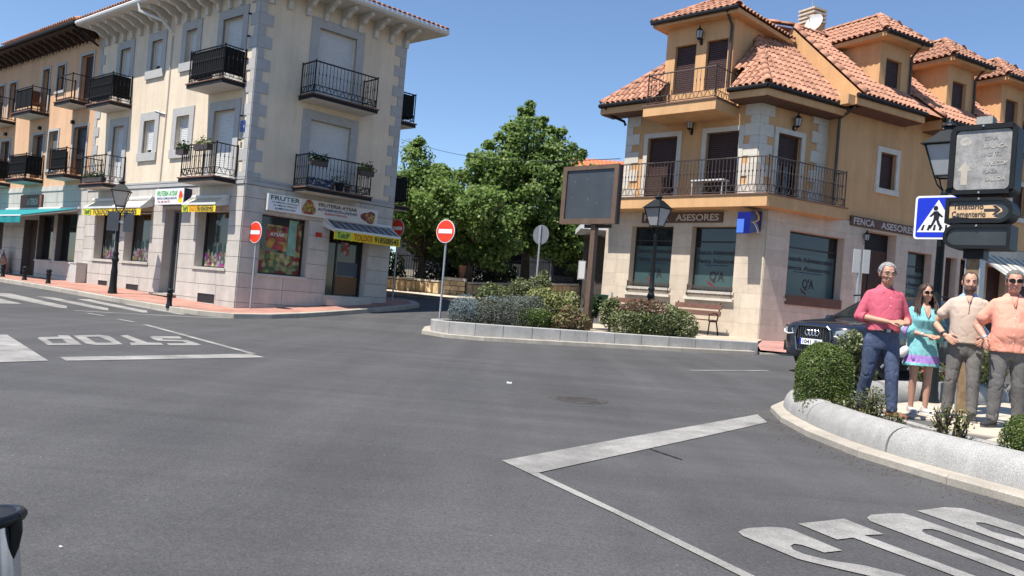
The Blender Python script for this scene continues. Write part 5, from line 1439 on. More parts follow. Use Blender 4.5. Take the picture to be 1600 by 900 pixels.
marking('stop_lettering', [(683,309),(722,305),(840,348),(915,350),(930,363),(745,363),(738,350),(775,348)], **Z5)
marking('stop_lettering', [(850,316),(870,312),(1020,314),(1035,326),(925,325),(920,331),(1060,333),(1145,360),(1120,364),(960,363),(945,352),(1060,352),(1040,342),(900,338),(870,328)], **Z5)
Z8 = dict(scale=1543 / 480, off=(760, 620))
marking('stop_line', [(75,323),(110,318),(700,208),(1360,90),(1412,130),(820,262),(262,385),(215,388)], **Z8)
marking('lane_line', [(216,389),(262,386),(800,640),(1335,900),(2000,1222),(1940,1226),(1265,900),(640,588)], **Z8)
Z9 = dict(scale=3.2, off=(1100, 640))
marking('stop_lettering', [(170,617),(195,603),(240,596),(330,591),(400,596),(440,605),(690,710),(600,720),(490,682),(450,676),(433,686),(445,705),(500,728),(620,758),(800,785),(985,830),(1100,870),(980,890),(830,838),(700,808),(560,775),(470,752),(380,715),(250,660),(195,637)], step=.4, **Z9)
marking('stop_lettering', [(470,575),(700,550),(900,628),(800,633),(1340,832),(1420,862),(1330,866),(1240,832),(745,645),(665,655)], step=.4, **Z9)
marking('stop_lettering', [(815,545),(835,530),(930,523),(1000,524),(1050,540),(1980,862),(1890,868),(1180,612),(1140,602),(1095,603),(1090,614),(1110,626),(1720,862),(1640,868),(830,562)], step=.4, **Z9)
marking('stop_lettering', [(1065,510),(1200,492),(1290,497),(1350,512),(1600,590),(1750,640),(1720,668),(1620,652),(1570,622),(1400,570),(1360,568),(1362,580),(1440,615),(1530,640),(1600,655),(1760,748),(1600,700)], step=.4, **Z9)
line('lane_line', (1077, 579), (1200, 579.5), .10)
c_ = G(903, 624.5)
mc = thing('drain_cover', 'worn oval drain cover patch set in the asphalt mid junction', 'drain cover', c_)
mb = MB(); mb.prism([(.36 * math.cos(w * .5236), .36 * math.sin(w * .5236)) for w in range(12)], lambda a, b, t: (c_.x + a, c_.y + b, c_.z + t), -.02, .004); mb.build('cover', mat('rusty cover', (.058,.052,.049), .8, .4, 14, .6, 40), mc)
mb = MB()
for i in range(5): mb.box(c_.x - .25, c_.x + .25, c_.y - .22 + i * .1, c_.y - .18 + i * .1, c_.z + .003, c_.z + .010)
mb.build('cover_rib', mat('rusty rib', (.075,.066,.062), .8, .3), mc)
c_ = G(795.5, 599.5)
def litter(px, py, s, label):
    c_ = G(px, py); o = MB(); o.hexa([(c_.x - s, c_.y - s*.6, c_.z + .004), (c_.x + s, c_.y - s*.4, c_.z + .004), (c_.x + s*.8, c_.y + s*.6, c_.z + .004), (c_.x - s*.9, c_.y + s*.5, c_.z + .004), (c_.x - s*.8, c_.y - s*.5, c_.z + .004 + s*.4), (c_.x + s, c_.y - s*.3, c_.z + .004 + s*.7), (c_.x + s*.7, c_.y + s*.5, c_.z + .004 + s*.4), (c_.x - s*.9, c_.y + s*.4, c_.z + .004 + s*.6)])
    return tag(o.build('paper_scrap', M['paint'], None), label, 'litter')
litter(795.5, 599.5, .035, 'small white scrap of paper lying alone on the road mid junction')
litter(95, 856, .007, 'tiny white scrap on the asphalt near the steel post')
cr = MB()
A, B = G(1015, 702), G(1066, 719)
for i in range(7):
    p, q = A.lerp(B, i / 7), A.lerp(B, (i + 1) / 7); w = .007 + .005 * (i % 2)
    cr.quad((p.x - w, p.y - w, p.z + .005), (p.x + w, p.y + w, p.z + .005), (q.x + w, q.y + w, q.z + .005), (q.x - w, q.y - w, q.z + .005))
tag(cr.build('tar_crack', mat('tar seal', (.018,.018,.018), .5, .1), None, fix=False), kind='structure')
# ================================================================== TREES AND SHRUBS
LEAF_PLANE = leaf_mat('plane tree leaf', (.058,.125,.020), (.29,.39,.11), .48, .55)
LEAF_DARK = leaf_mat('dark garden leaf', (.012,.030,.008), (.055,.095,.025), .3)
LEAF_BOX = leaf_mat('box hedge leaf', (.030,.060,.010), (.16,.22,.042), .3)
LEAF_JUNI = leaf_mat('juniper needle', (.045,.052,.040), (.15,.165,.125), .15, .7)
LEAF_BLUE = leaf_mat('blue juniper needle', (.07,.10,.105), (.20,.255,.255), .15, .7)
LEAF_YEL = leaf_mat('yellow green leaf', (.10,.12,.03), (.30,.31,.11), .35)
LEAF_RED = leaf_mat('reddish leaf', (.075,.032,.022), (.20,.105,.065), .3)
LEAF_GLOSS = leaf_mat('glossy hedge leaf', (.055,.075,.020), (.22,.25,.10), .3)
LEAF_ROSE = leaf_mat('rose leaf', (.045,.060,.020), (.19,.20,.075), .35)
PETAL = leaf_mat('red petal', (.35,.03,.02), (.6,.08,.05), .3)
def limb(mb, a, b, r0, r1, rng, n=5, wob=.08):
    pts = []; L_ = (b - a).length
    for i in range(n + 1):
        f = i / n; o = Vector((rng.uniform(-1, 1), rng.uniform(-1, 1), 0)) * wob * L_ * math.sin(math.pi * f) * .5
        pts.append(a.lerp(b, f) + o)
    mb.tube(pts, [r0 + (r1 - r0) * i / n for i in range(n + 1)], 7)
    return pts
def tree(base, lobes, label, n_clusters, per, size, seed, trunk_r=.17, leafm=None, clus_r=(.35, .62), group=None, spires=()):
    rng = random.Random(seed); B = Vector(base) * GS; B.z = h(B.x, B.y)
    lobes = [(tuple(Vector(c) * GS), tuple(Vector(r) * GS)) for c, r in lobes]; spires = [(tuple(Vector(c) * GS), r * GS, n_) for c, r, n_ in spires]
    t = thing('plane_tree', label, 'tree', B, 0, group)
    top = max(l[0][2] + l[1][2] for l in lobes); c0 = Vector(lobes[0][0])
    mb = MB(); fork = Vector((B.x + (c0.x - B.x) * .3, B.y + (c0.y - B.y) * .3, B.z + (c0.z - B.z) * .40))
    mb.tube([B - Vector((0, 0, .2)), B + Vector((.02, 0, .15)), B.lerp(fork, .5) + Vector((.04, 0, 0)), fork], [trunk_r * 1.35, trunk_r * 1.08, trunk_r * .95, trunk_r * .85], 9)
    cl = []
    for (c, r) in lobes:
        C_ = Vector(c)
        limb(mb, fork, C_, trunk_r * .55, trunk_r * .15, rng)
        for _ in range(7):
            w = Vector((rng.gauss(0, 1), rng.gauss(0, 1), rng.gauss(.3, .8))).normalized()
            limb(mb, C_.lerp(fork, rng.uniform(.1, .6)), C_ + Vector((w.x * r[0], w.y * r[1], w.z * r[2])) * .85, trunk_r * .18, .012, rng, 4)
    mb.build('trunk', M['bark'], t, smooth=True)
    vol = [l[1][0] * l[1][1] * l[1][2] for l in lobes]; tot = sum(vol)
    for (c, r), v in zip(lobes, vol):
        for _ in range(max(6, int(n_clusters * (v / tot) ** 1.0))):
            w = Vector((rng.gauss(0, 1), rng.gauss(0, 1), rng.gauss(0, 1))).normalized(); k = rng.uniform(.35, 1.0) ** .5 * rng.uniform(.85, 1.06)
            cl.append((Vector(c) + Vector((w.x * r[0], w.y * r[1], w.z * r[2])) * k, rng.uniform(*clus_r), rng.uniform(-.12, .12), w))
    for (c, r, n_) in spires:
        for i in range(n_): cl.append((Vector(c) + Vector((rng.uniform(-r, r), rng.uniform(-r, r), rng.uniform(-.5, .5) * r * 2)), rng.uniform(.2, .34), rng.uniform(-.1, .12), Vector((0, 0, 1))))
    def samp(ci=[0, 0]):
        i = ci[0]; ci[1] += 1
        if ci[1] >= per: ci[1] = 0; ci[0] = min(i + 1, len(cl) - 1)
        c, r, tn, w = cl[i]
        d = Vector((rng.gauss(0, 1), rng.gauss(0, 1), rng.gauss(0, 1))).normalized(); q = rng.uniform(.25, 1.05) ** .6
        p = c + Vector((d.x, d.y, d.z * .8)) * r * q
        return p, (d + w * .7).normalized(), min(1, max(0, .42 + tn + rng.gauss(0, .27)))
    V, T = leaves(len(cl) * per, samp, size, rng, up=.45, aspect=.85)
    leaf_obj('crown', V, T, leafm or LEAF_PLANE, t)
    return t
tree((.45, 36.6, h(.45, 36.6)), [((.55,36.4,4.6),(2.5,2.3,2.5)), ((.3,36.4,6.5),(1.5,1.5,1.5)), ((-1.35,35.9,4.9),(1.5,1.6,1.5)), ((2.15,36.6,5.2),(1.25,1.4,1.35)), ((1.5,36.4,6.4),(.9,1.0,1.0)), ((-1.2,35.6,3.1),(1.7,1.5,1.3)), ((1.7,35.9,3.0),(1.7,1.5,1.3)), ((.1,36.4,7.6),(.65,.7,.75))],
     'largest plane tree, its pointed crown rising between the two corner buildings', 560, 62, .185, 3, .23, spires=[((.0,36.4,8.25),.2,7), ((.1,36.4,8.7),.1,2), ((.75,36.4,7.9),.16,4), ((1.1,36.4,7.6),.12,3), ((1.65,36.4,7.5),.14,4), ((-1.5,35.9,6.6),.16,4), ((-2.1,35.9,6.0),.14,3), ((2.6,36.6,6.7),.16,4), ((3.1,36.6,6.1),.14,3), ((-.6,36.2,7.5),.15,4), ((-1.0,36.2,7.0),.14,3), ((2.2,36.6,7.0),.13,3), ((-2.7,35.9,5.2),.14,3)])
tree((-1.85, 32.9, h(-1.85, 32.9) + .1), [((-1.7,32.9,3.0),(1.45,1.3,1.35)), ((-2.2,32.9,2.0),(1.1,1.1,.8)), ((-1.0,32.7,2.1),(1.3,1.1,.9)), ((-2.9,31.2,3.3),(1.2,1.1,.9)), ((-1.3,31.4,3.2),(1.3,1.1,.9))], 'low dark plane tree with a thick trunk behind the garden wall pillar', 230, 62, .17, 5, .24, leafm=LEAF_PLANE)
tree((-3.72, 33.7, h(-3.72, 33.7)), [((-3.9,34.0,3.9),(1.5,1.5,1.5)), ((-4.3,34.2,5.2),(.9,1.0,1.0)), ((-3.2,33.9,2.3),(1.3,1.2,1.1)), ((-5.0,34.4,3.4),(1.2,1.2,1.3)), ((-3.3,33.8,4.2),(.8,.8,.8)), ((-4.6,32.2,3.1),(1.3,1.2,.9)), ((-5.6,32.8,3.0),(1.2,1.1,.9))], 'plane tree half hidden by the left corner building', 310, 62, .17, 8, .19, spires=[((-4.35,34.2,6.1),.2,6), ((-3.1,33.9,5.0),.18,4)])
tree((2.9, 37.2, h(2.9, 37.2)), [((2.5,36.8,3.3),(1.35,1.3,1.4)), ((3.0,36.6,1.9),(1.2,1.1,.9)), ((3.3,36.6,4.6),(.7,.8,.8))], 'plane tree partly hidden behind the dark display board', 120, 60, .17, 12, .18)
def shrub(name, label, cat, base, lobes, n, size, m, seed, clip=None, twigs=True, tint=(.5, .22), up=.35, group=None, m2=None, f2=None, flowers=0, aspect=.7, shell=.72):
    """foliage in lobes (centre, radii); clip(p) trims it; m2 with f2(p) gives a second leaf colour"""
    rng = random.Random(seed); B = Vector(base)
    t = thing(name, label, cat, B, 0, group)
    tot = sum(l[1][0] * l[1][1] + l[1][2] * l[1][0] for l in lobes); pl, pl2 = [], []
    for c, r in lobes:
        k = int(n * (r[0] * r[1] + r[2] * r[0]) / tot); i = 0; g = 0
        while i < k and g < k * 6:
            g += 1
            w = Vector((rng.gauss(0, 1), rng.gauss(0, 1), rng.gauss(0, 1))).normalized(); q = shell + (1 - shell) * rng.random() ** .5 if rng.random() < .8 else rng.uniform(.3, .8)
            bump = 1 + .10 * mnoise.noise(Vector(c) * 3 + w * 2.3) + .06 * mnoise.noise(w * 6 + Vector(c))
            p = Vector(c) + Vector((w.x * r[0], w.y * r[1], w.z * r[2])) * q * bump
            if p.z < B.z - .02 or (clip and not clip(p)): continue
            (pl2 if (f2 and f2(p, rng)) else pl).append((p, w)); i += 1
    for lst, mm in ((pl, m), (pl2, m2)):
        if not lst: continue
        it = iter(lst)
        def samp():
            p, w = next(it); tn = mnoise.noise(p * 4) * .25
            return p, w, min(1, max(0, rng.gauss(*tint) + tn))
        V, T = leaves(len(lst), samp, size, rng, up=up, aspect=aspect); leaf_obj('foliage', V, T, mm, t)
    if twigs:
        mb = MB()
        for c, r in lobes:
            for _ in range(9):
                w = Vector((rng.gauss(0, 1), rng.gauss(0, 1), abs(rng.gauss(.4, .7)))).normalized(); e = Vector(c) + Vector((w.x * r[0], w.y * r[1], w.z * r[2])) * .85
                if clip and not clip(e): continue
                limb(mb, Vector((B.x + (c[0] - B.x) * .8 + rng.uniform(-.05, .05), B.y + (c[1] - B.y) * .8, B.z)), e, .014 if size > .02 else .008, .004, rng, 4)
        if mb.v: mb.build('stems', M['twig'], t)
    for k in range(flowers):
        c, r = rng.choice(lobes); w = Vector((rng.gauss(0, 1), -abs(rng.gauss(.6, .6)), rng.gauss(.4, .6))).normalized(); p = Vector(c) + Vector((w.x * r[0], w.y * r[1], w.z * r[2]))
        def s2(): d = Vector((rng.gauss(0, 1), rng.gauss(0, 1), rng.gauss(0, 1))).normalized(); return p + d * .022, d, rng.random()
        V, T = leaves(9, s2, .045, rng); leaf_obj('flower', V, T, PETAL, t)
    return t
ZP = -.67
def boxclip(x0, x1, y0, y1, z1): return lambda p: x0 < p.x < x1 and y0 < p.y < y1 and p.z < z1
def hedge_block(name, label, base, x0, x1, y0, y1, z0, z1, n, size, m, seed, rot=0.0, m2=None, f2=None, core=True, tint=(.5, .22), rounded=.12):
    """clipped hedge: leaves over a rounded block with an inner mass of leaves"""
    rng = random.Random(seed); t = thing(name, label, 'hedge', base); cx, cy, cz = (x0+x1)/2, (y0+y1)/2, (z0+z1)/2; hx, hy, hz = (x1-x0)/2, (y1-y0)/2, (z1-z0)/2
    pl, pl2 = [], []; e = 3.0
    for i in range(n):
        w = Vector((rng.gauss(0, 1), rng.gauss(0, 1), rng.gauss(0, 1)));
        if rng.random() < .22: w.z = abs(w.z) * 2.0
        k = (abs(w.x) ** e + abs(w.y) ** e + abs(w.z) ** e) ** (1 / e); w = w / k
        q = rng.uniform(.9, 1.03) if rng.random() < .8 else rng.uniform(.5, .9)
        p = Vector((w.x * hx, w.y * hy, w.z * hz)) * q; p += p.normalized() * .05 * mnoise.noise(p * 5) * (1 if size > .02 else .6)
        c_, s_ = math.cos(rot), math.sin(rot); P_ = Vector((cx + p.x * c_ - p.y * s_, cy + p.x * s_ + p.y * c_, cz + p.z))
        ww = Vector((w.x * c_ - w.y * s_, w.x * s_ + w.y * c_, w.z)).normalized()
        (pl2 if (f2 and f2(P_, rng)) else pl).append((P_, ww))
    for lst, mm in ((pl, m), (pl2, m2)):
        if not lst: continue
        it = iter(lst)
        def samp():
            p, w = next(it); return p, w, min(1, max(0, rng.gauss(*tint) + .3 * mnoise.noise(p * 5)))
        V, T = leaves(len(lst), samp, size, rng, up=.3, aspect=.7); leaf_obj('foliage', V, T, mm, t)
    if core:
        bm = bmesh.new(); bmesh.ops.create_icosphere(bm, subdivisions=3, radius=1)
        for v in bm.verts:
            w = v.co; k = (abs(w.x) ** e + abs(w.y) ** e + abs(w.z) ** e) ** (1 / e); w = w / k
            p = Vector((w.x * hx, w.y * hy, w.z * hz)) * (.84 + .06 * mnoise.noise(w * 4)); c_, s_ = math.cos(rot), math.sin(rot); v.co = (cx + p.x * c_ - p.y * s_, cy + p.x * s_ + p.y * c_, cz + p.z)
        me = bpy.data.meshes.new('branches'); bm.to_mesh(me); bm.free(); me.materials.append(M['twig']); link('branches', me, t)
    return t
# planting of the middle bed (stands about 21 to 23 metres away)
shrub('juniper_bush', 'wide low juniper with blue grey tips at the left end of the middle bed', 'shrub', (-.65, 21.3, ZP), [((-1.0,21.4,-.45),(.62,.55,.42)), ((-.45,21.3,-.42),(.6,.55,.50)), ((.1,21.4,-.40),(.62,.6,.55)), ((.5,21.6,-.3),(.5,.5,.5)), ((-1.15,21.35,-.30),(.4,.4,.36))], 15000, .055, LEAF_JUNI, 4,
      m2=LEAF_BLUE, f2=lambda p, r: (p.x < -.85 and p.z > -.5 + r.uniform(-.15, .1)) or (p.z > -.05 and r.random() < .35) , aspect=.32, tint=(.45, .25))
hedge_block('box_hedge', 'small clipped dark green box hedge between juniper and yellowish shrubs', (.65, 21.4, ZP), .18, 1.10, 20.95, 21.75, ZP - .05, -.16, 9000, .042, LEAF_BOX, 6, rot=.05, tint=(.42, .2))
shrub('yellow_shrub', 'loose yellowish green shrub beside the dark clipped box hedge', 'shrub', (1.25, 21.6, ZP), [((1.2,21.9,-.1),(.45,.4,.40)), ((1.55,22.1,.05),(.30,.3,.33)), ((.85,22.2,.12),(.5,.4,.28))], 3600, .075, LEAF_YEL, 9)
shrub('reddish_shrub', 'low reddish and yellow shrub at the foot of the display board post', 'shrub', (1.65, 21.3, ZP), [((1.35,21.2,-.45),(.34,.3,.25)), ((1.75,21.4,-.42),(.36,.3,.28)), ((1.55,21.5,-.2),(.3,.3,.22))], 3000, .062, LEAF_YEL, 11, m2=LEAF_RED, f2=lambda p, r: r.random() < .5)
shrub('tall_shrub', 'tall leafy shrub rising behind the blue juniper', 'shrub', (.5, 23.4, ZP), [((.25,23.4,.15),(.42,.4,.5)), ((.75,23.4,.35),(.40,.4,.42)), ((.85,23.4,.65),(.18,.18,.3)), ((-.5,23.2,.05),(.5,.4,.4))], 3800, .08, LEAF_GLOSS, 14, tint=(.38, .2))
def standard(label, base, zc, r, seed, m, n=1500, sz=.085):
    t = shrub('small_tree', label, 'small tree', base, [((base[0], base[1], zc), r), ((base[0] + .1, base[1], zc + .12), (r[0]*.7, r[1]*.7, r[2]*.8))], n, sz, m, seed, twigs=False, shell=.4, tint=(.42, .22))
    mb = MB(); rng = random.Random(seed); B = Vector(base); T = Vector((base[0] + .04, base[1], zc - r[2] * .2)); limb(mb, B - Vector((0, 0, .1)), T, .045, .03, rng, 4, .05)
    for _ in range(8): limb(mb, T, T + Vector((rng.uniform(-r[0], r[0]), rng.uniform(-r[1], r[1]), rng.uniform(.0, r[2]))) * .9, .018, .006, rng, 3)
    mb.build('trunk', M['bark'], t)
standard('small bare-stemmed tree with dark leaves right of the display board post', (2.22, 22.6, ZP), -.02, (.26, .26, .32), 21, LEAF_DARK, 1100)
standard('small grey green bushy tree between the board post and the big hedge', (2.60, 21.8, ZP), -.12, (.30, .28, .40), 23, LEAF_GLOSS, 1500, .075)
shrub('rounded_hedge', 'big rounded hedge with reddish top leaves in front of the bench', 'hedge', (3.7, 21.6, -.63), [((3.15,21.45,-.30),(.60,.55,.50)), ((3.75,21.45,-.24),(.75,.6,.55)), ((4.25,21.45,-.34),(.62,.55,.50)), ((3.3,21.5,-.08),(.50,.45,.38))], 15000, .058, LEAF_GLOSS, 31,
      m2=LEAF_RED, f2=lambda p, r: (p.z > -.02 and p.x < 3.95 and r.random() < .75), tint=(.45, .24))
# right island
ZR = -1.04
hedge_block('round_clipped_bush', 'dense clipped green bush on the corner of the near right island', (3.72, 9.55, ZR), 3.36, 3.93, 9.22, 9.86, ZR - .02, -.21, 30000, .020, LEAF_BOX, 41, tint=(.48, .22))
shrub('loose_shrub', 'taller loose shrub rising behind the dense clipped bush', 'shrub', (4.25, 10.5, ZR), [((4.36,10.5,-.50),(.24,.25,.42)), ((4.40,10.6,-.55),(.22,.25,.4)), ((4.28,10.4,-.22),(.17,.18,.22))], 2200, .052, LEAF_GLOSS, 43, tint=(.5, .25))
shrub('rose_bush', 'leafy bush with fine leaves spilling over the granite border by the pink shirted man', 'shrub', (4.05, 8.95, ZR), [((3.80,9.0,-.86),(.24,.22,.20)), ((3.95,8.9,-.78),(.15,.16,.20)), ((3.5,9.2,-.93),(.22,.2,.14)), ((4.1,8.7,-.95),(.14,.14,.13))], 1700, .033, LEAF_ROSE, 45, shell=.3)
shrub('rose_bush', 'sparse dry rose bush with thin stems in front of the beige polo man', 'shrub', (4.36, 8.1, ZR), [((4.36,8.1,-.84),(.22,.2,.20)), ((4.28,8.1,-.76),(.12,.12,.14)), ((4.46,8.05,-.78),(.11,.12,.14))], 300, .034, LEAF_YEL, 47, shell=.2, tint=(.35, .2))
hedge_block('round_clipped_bush', 'dense clipped green bush cut by the right edge of the picture', (4.75, 7.3, ZR), 4.36, 5.3, 6.75, 7.5, ZR - .05, -.60, 20000, .020, LEAF_BOX, 49, tint=(.48, .22))
shrub('flower_bush', 'low bush with red flowers behind the woman in the turquoise dress', 'shrub', (5.55, 12.9, -1.0), [((5.35,12.6,-.68),(.26,.2,.26)), ((5.0,12.5,-.75),(.2,.2,.22))], 1100, .05, LEAF_ROSE, 51, flowers=8)
shrub('flower_bush', 'low bush with few red flowers left of the beige polo man', 'shrub', (6.85, 13.1, -1.0), [((6.75,13.1,-.70),(.28,.24,.30)), ((6.55,13.0,-.6),(.2,.2,.22))], 1100, .05, LEAF_ROSE, 53, flowers=6)
shrub('flower_bush', 'taller pale bush between the beige polo and the salmon shirt men', 'shrub', (7.6, 13.3, -1.0), [((7.55,13.3,-.55),(.38,.3,.45)), ((7.85,13.4,-.35),(.25,.25,.3))], 1800, .055, LEAF_YEL, 55, flowers=4, tint=(.6, .2))
# dark garden behind the wall
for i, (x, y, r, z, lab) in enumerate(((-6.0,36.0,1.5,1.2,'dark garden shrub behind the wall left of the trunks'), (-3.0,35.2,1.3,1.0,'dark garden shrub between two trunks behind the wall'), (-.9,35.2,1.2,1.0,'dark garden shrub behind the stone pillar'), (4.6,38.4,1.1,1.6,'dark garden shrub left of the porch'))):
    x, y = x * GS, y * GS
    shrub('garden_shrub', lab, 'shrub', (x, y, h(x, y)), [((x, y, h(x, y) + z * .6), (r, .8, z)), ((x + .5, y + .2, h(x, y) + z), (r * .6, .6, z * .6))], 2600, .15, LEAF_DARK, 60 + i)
# ================================================================== GARDEN WALL AND THE HOUSE BEHIND
def stone_wall(path, hgt, label, seed, sw=.34, sh=.26, th=.4, rail=True, zf=None):
    rng = random.Random(seed); pts = [Vector(p) for p in path]
    t = thing('garden_wall', label, 'wall', (pts[0].x, pts[0].y, h(*pts[0])))
    zf = zf or (lambda x, y: h(x, y) + .10)
    core = MB(); cop = MB(); rl = MB()
    for a, b in zip(pts[:-1], pts[1:]):
        d = (b - a); L_ = d.length; d.normalize(); n_ = Vector((d.y, -d.x)); n_ = n_ if n_.dot(a) < 0 else -n_
        za, zb = zf(*a), zf(*b)
        A, B = a - n_ * .03, b - n_ * .03
        core.hexa([(*A, za - .3), (*B, zb - .3), (*(B - n_ * th), zb - .3), (*(A - n_ * th), za - .3), (*A, za + hgt), (*B, zb + hgt), (*(B - n_ * th), zb + hgt), (*(A - n_ * th), za + hgt)])
        rows = max(1, int(hgt / sh)); 
        for r in range(rows):
            x = rng.uniform(-.2, 0)
            while x < L_:
                w = rng.uniform(.6, 1.4) * sw; x0, x1 = max(x, 0), min(x + w, L_)
                if x1 - x0 > .06:
                    z0, z1 = hgt * r / rows + .012, hgt * (r + 1) / rows - .012
                    f = lambda xx: za + (zb - za) * xx / L_
                    mb = MB(); j = lambda: rng.uniform(-.018, .018); o0 = -.03; o1 = .05 + rng.uniform(-.02, .03); g = .014; e = .05
                    vs = []
                    for oo, ins in ((o0, 0), (o1, e)):
                        for xx, zz in ((x0 + g + ins, z0 + ins * .7), (x1 - g - ins, z0 + ins * .7), (x1 - g - ins, z1 - ins * .7), (x0 + g + ins, z1 - ins * .7)):
                            p = a + d * (xx + j()) + n_ * oo; vs.append((p.x, p.y, f(xx) + zz + j()))
                    mb.add(vs, [(3, 2, 1, 0), (4, 5, 6, 7), (0, 1, 5, 4), (1, 2, 6, 5), (2, 3, 7, 6), (3, 0, 4, 7)]); mb.build('stone', M['rubble'], t)
                x += w
        cop.hexa([(*(a + n_ * .08), za + hgt), (*(b + n_ * .08), zb + hgt), (*(b - n_ * th), zb + hgt), (*(a - n_ * th), za + hgt), (*(a + n_ * .08), za + hgt + .08), (*(b + n_ * .08), zb + hgt + .08), (*(b - n_ * th), zb + hgt + .08), (*(a - n_ * th), za + hgt + .08)])
        if rail:
            fr = Frame.__new__(Frame); fr.k = 1; c0 = a - n_ * .18; fr.o = Vector((c0.x, c0.y, 0)); fr.u = Vector((d.x, d.y, 0)); fr.n = Vector((n_.x, n_.y, 0))
            k = max(2, int(L_ / .14)); f = lambda xx: za + (zb - za) * xx / L_ + hgt + .08
            for zz in (.08, .95): rl.tube([fr.p(0, 0, f(0) + zz), fr.p(L_, 0, f(L_) + zz)], .02, 4)
            for i in range(k + 1): xx = L_ * i / k; rl.tube([fr.p(xx, 0, f(xx)), fr.p(xx, 0, f(xx) + 1.05)], .011 if i % 12 else .025, 4)
    core.build('core', M['joint'], t); cop.build('coping', M['stone_far'], t)
    if rl.v: rl.build('railing', M['iron'], t)
    return t
stone_wall(gs([(-9.5, 37.1), (-5.3, 33.45), (-3.9, 32.5), (-2.62, 31.62)]), .50, 'low rubble stone garden wall with dark railing left of its stone pillar', 3)
stone_wall(gs([(-1.75, 31.75), (.5, 33.85), (3.2, 36.45), (6.0, 39.0)]), .50, 'low rubble stone garden wall running back along the side street right of its pillar', 5)
X0, Y0 = -2.2 * GS, 31.4 * GS; zb_ = h(X0, Y0) + .1
gp = thing('gate_pillar', 'short golden rubble stone pillar with a pale cap in the garden wall', 'pillar', (X0, Y0, zb_))
rng_ = random.Random(9)
mb = MB(); mb.box(X0 - .42, X0 + .42, Y0, Y0 + .7, zb_ - .2, zb_ + .62); mb.build('core', M['joint'], gp)
for r in range(3):
    for x0 in (0, 1, 2):
        a = X0 - .46 + x0 * .31 + (.06 if r % 2 else 0); b = min(a + .29, X0 + .46); mb = MB(); j = lambda: rng_.uniform(-.015, .015); z0 = zb_ + r * .205
        mb.hexa([(a + j(), Y0 - .09 + j(), z0 + .01), (b + j(), Y0 - .09 + j(), z0 + .01), (b, Y0 + .01, z0 + .01), (a, Y0 + .01, z0 + .01), (a + j(), Y0 - .08 + j(), z0 + .195), (b + j(), Y0 - .08 + j(), z0 + .195), (b, Y0 + .01, z0 + .195), (a, Y0 + .01, z0 + .195)])
        mb.build('stone', M['rubble'], gp)
mb = MB(); mb.box(X0 - .5, X0 + .5, Y0 - .14, Y0 + .75, zb_ + .62, zb_ + .74); mb.build('cap', M['stone_far'], gp)
pt = thing('garden_urn', 'brown clay urn standing on the stone pillar', 'urn', (X0 + .27, Y0 + .2, zb_ + .74))
mb = MB(); mb.lathe([(.10, 0), (.11, .03), (.09, .08), (.145, .28), (.155, .46), (.18, .50), (.18, .53), (.14, .53), (.13, .48)], (X0 + .27, Y0 + .25, zb_ + .74), 14); mb.build('vessel', M['pot'], pt, smooth=True)
# stone house far behind the trees
hs = thing('stone_house', 'pale stone house with red tile roof mostly hidden behind the plane trees', 'house', (1, 47, .6))
mb = MB(); mb.box(-6.5, 10.5, 46, 54, -.5, 3.9); mb.build('wall', M['stone_far'], hs)
for x, w, z0, z1 in ((-4, 1.0, 2.0, 3.4), (-.6, 1.0, 2.0, 3.4), (2.1, 1.5, .4, 3.0), (5.0, 1.0, 1.8, 3.4)):
    f = MB(); f.box(x - .1, x + w + .1, 45.93, 45.98, z0 - .1, z1 + .1); wo = f.build('window', M['quoin_cream'], hs)
    g_ = MB(); g_.box(x, x + w, 45.9, 45.94, z0, z1); g_.build('pane', M['glass'], wo)
f = MB(); f.prism([(.75 * math.cos(math.pi * i / 8), .75 * math.sin(math.pi * i / 8)) for i in range(9)], lambda a, b, t: (2.85 + a, 45.9 + t, 3.0 + b), 0, .05); f.build('arch', M['glass'], hs)
mb = MB(); A_, B_ = (-7.2, 45.2, 4.5), (11.2, 45.2, 4.5)
mb.add([(-7.2,45.2,3.8),(11.2,45.2,3.8),(11.2,50,5.0),(-7.2,50,5.0),(-7.2,54.8,3.8),(11.2,54.8,3.8)], [(0,1,2,3),(3,2,5,4)]); hr_ = mb.build('roof', M['tile_red'], hs, fix=False)
# upper house with the red roof that shows above the display board
uh = thing('tiled_house', 'house with a bright red tiled roof seen above the display board', 'house', (7, 52, 1))
mb = MB(); mb.box(2.8, 14, 50.3, 58, 0, 8.0); mb.build('wall', M['stone_far'], uh)
zr0, zr1, yr0, yr1 = 7.75, 9.55, 49.6, 54.0
mb = MB(); mb.quad((2.3, yr0, zr0), (14.6, yr0, zr0), (14.6, yr1, zr1), (2.3, yr1, zr1)); mb.quad((2.3, yr1, zr1), (14.6, yr1, zr1), (14.6, 58.6, zr0), (2.3, 58.6, zr0)); ur = mb.build('roof', M['tile_red'], uh, fix=False)
mb = MB(); upx = Vector((0, yr1 - yr0, zr1 - zr0)).normalized()
for i in range(46):
    x = 2.4 + i * .27
    for j in range(11):
        p = Vector((x, yr0, zr0 + .05)) + upx * j * .42
        mb.tube([p, p + upx * .42], [.085, .07], 6)
tag(mb.build('roof_tile', M['tile_red'], ur), kind='stuff')
mb = MB(); mb.tube([(2.3, yr0 - .05, zr0), (14.6, yr0 - .05, zr0)], .08, 6); mb.build('gutter', M['iron_brown'], uh)
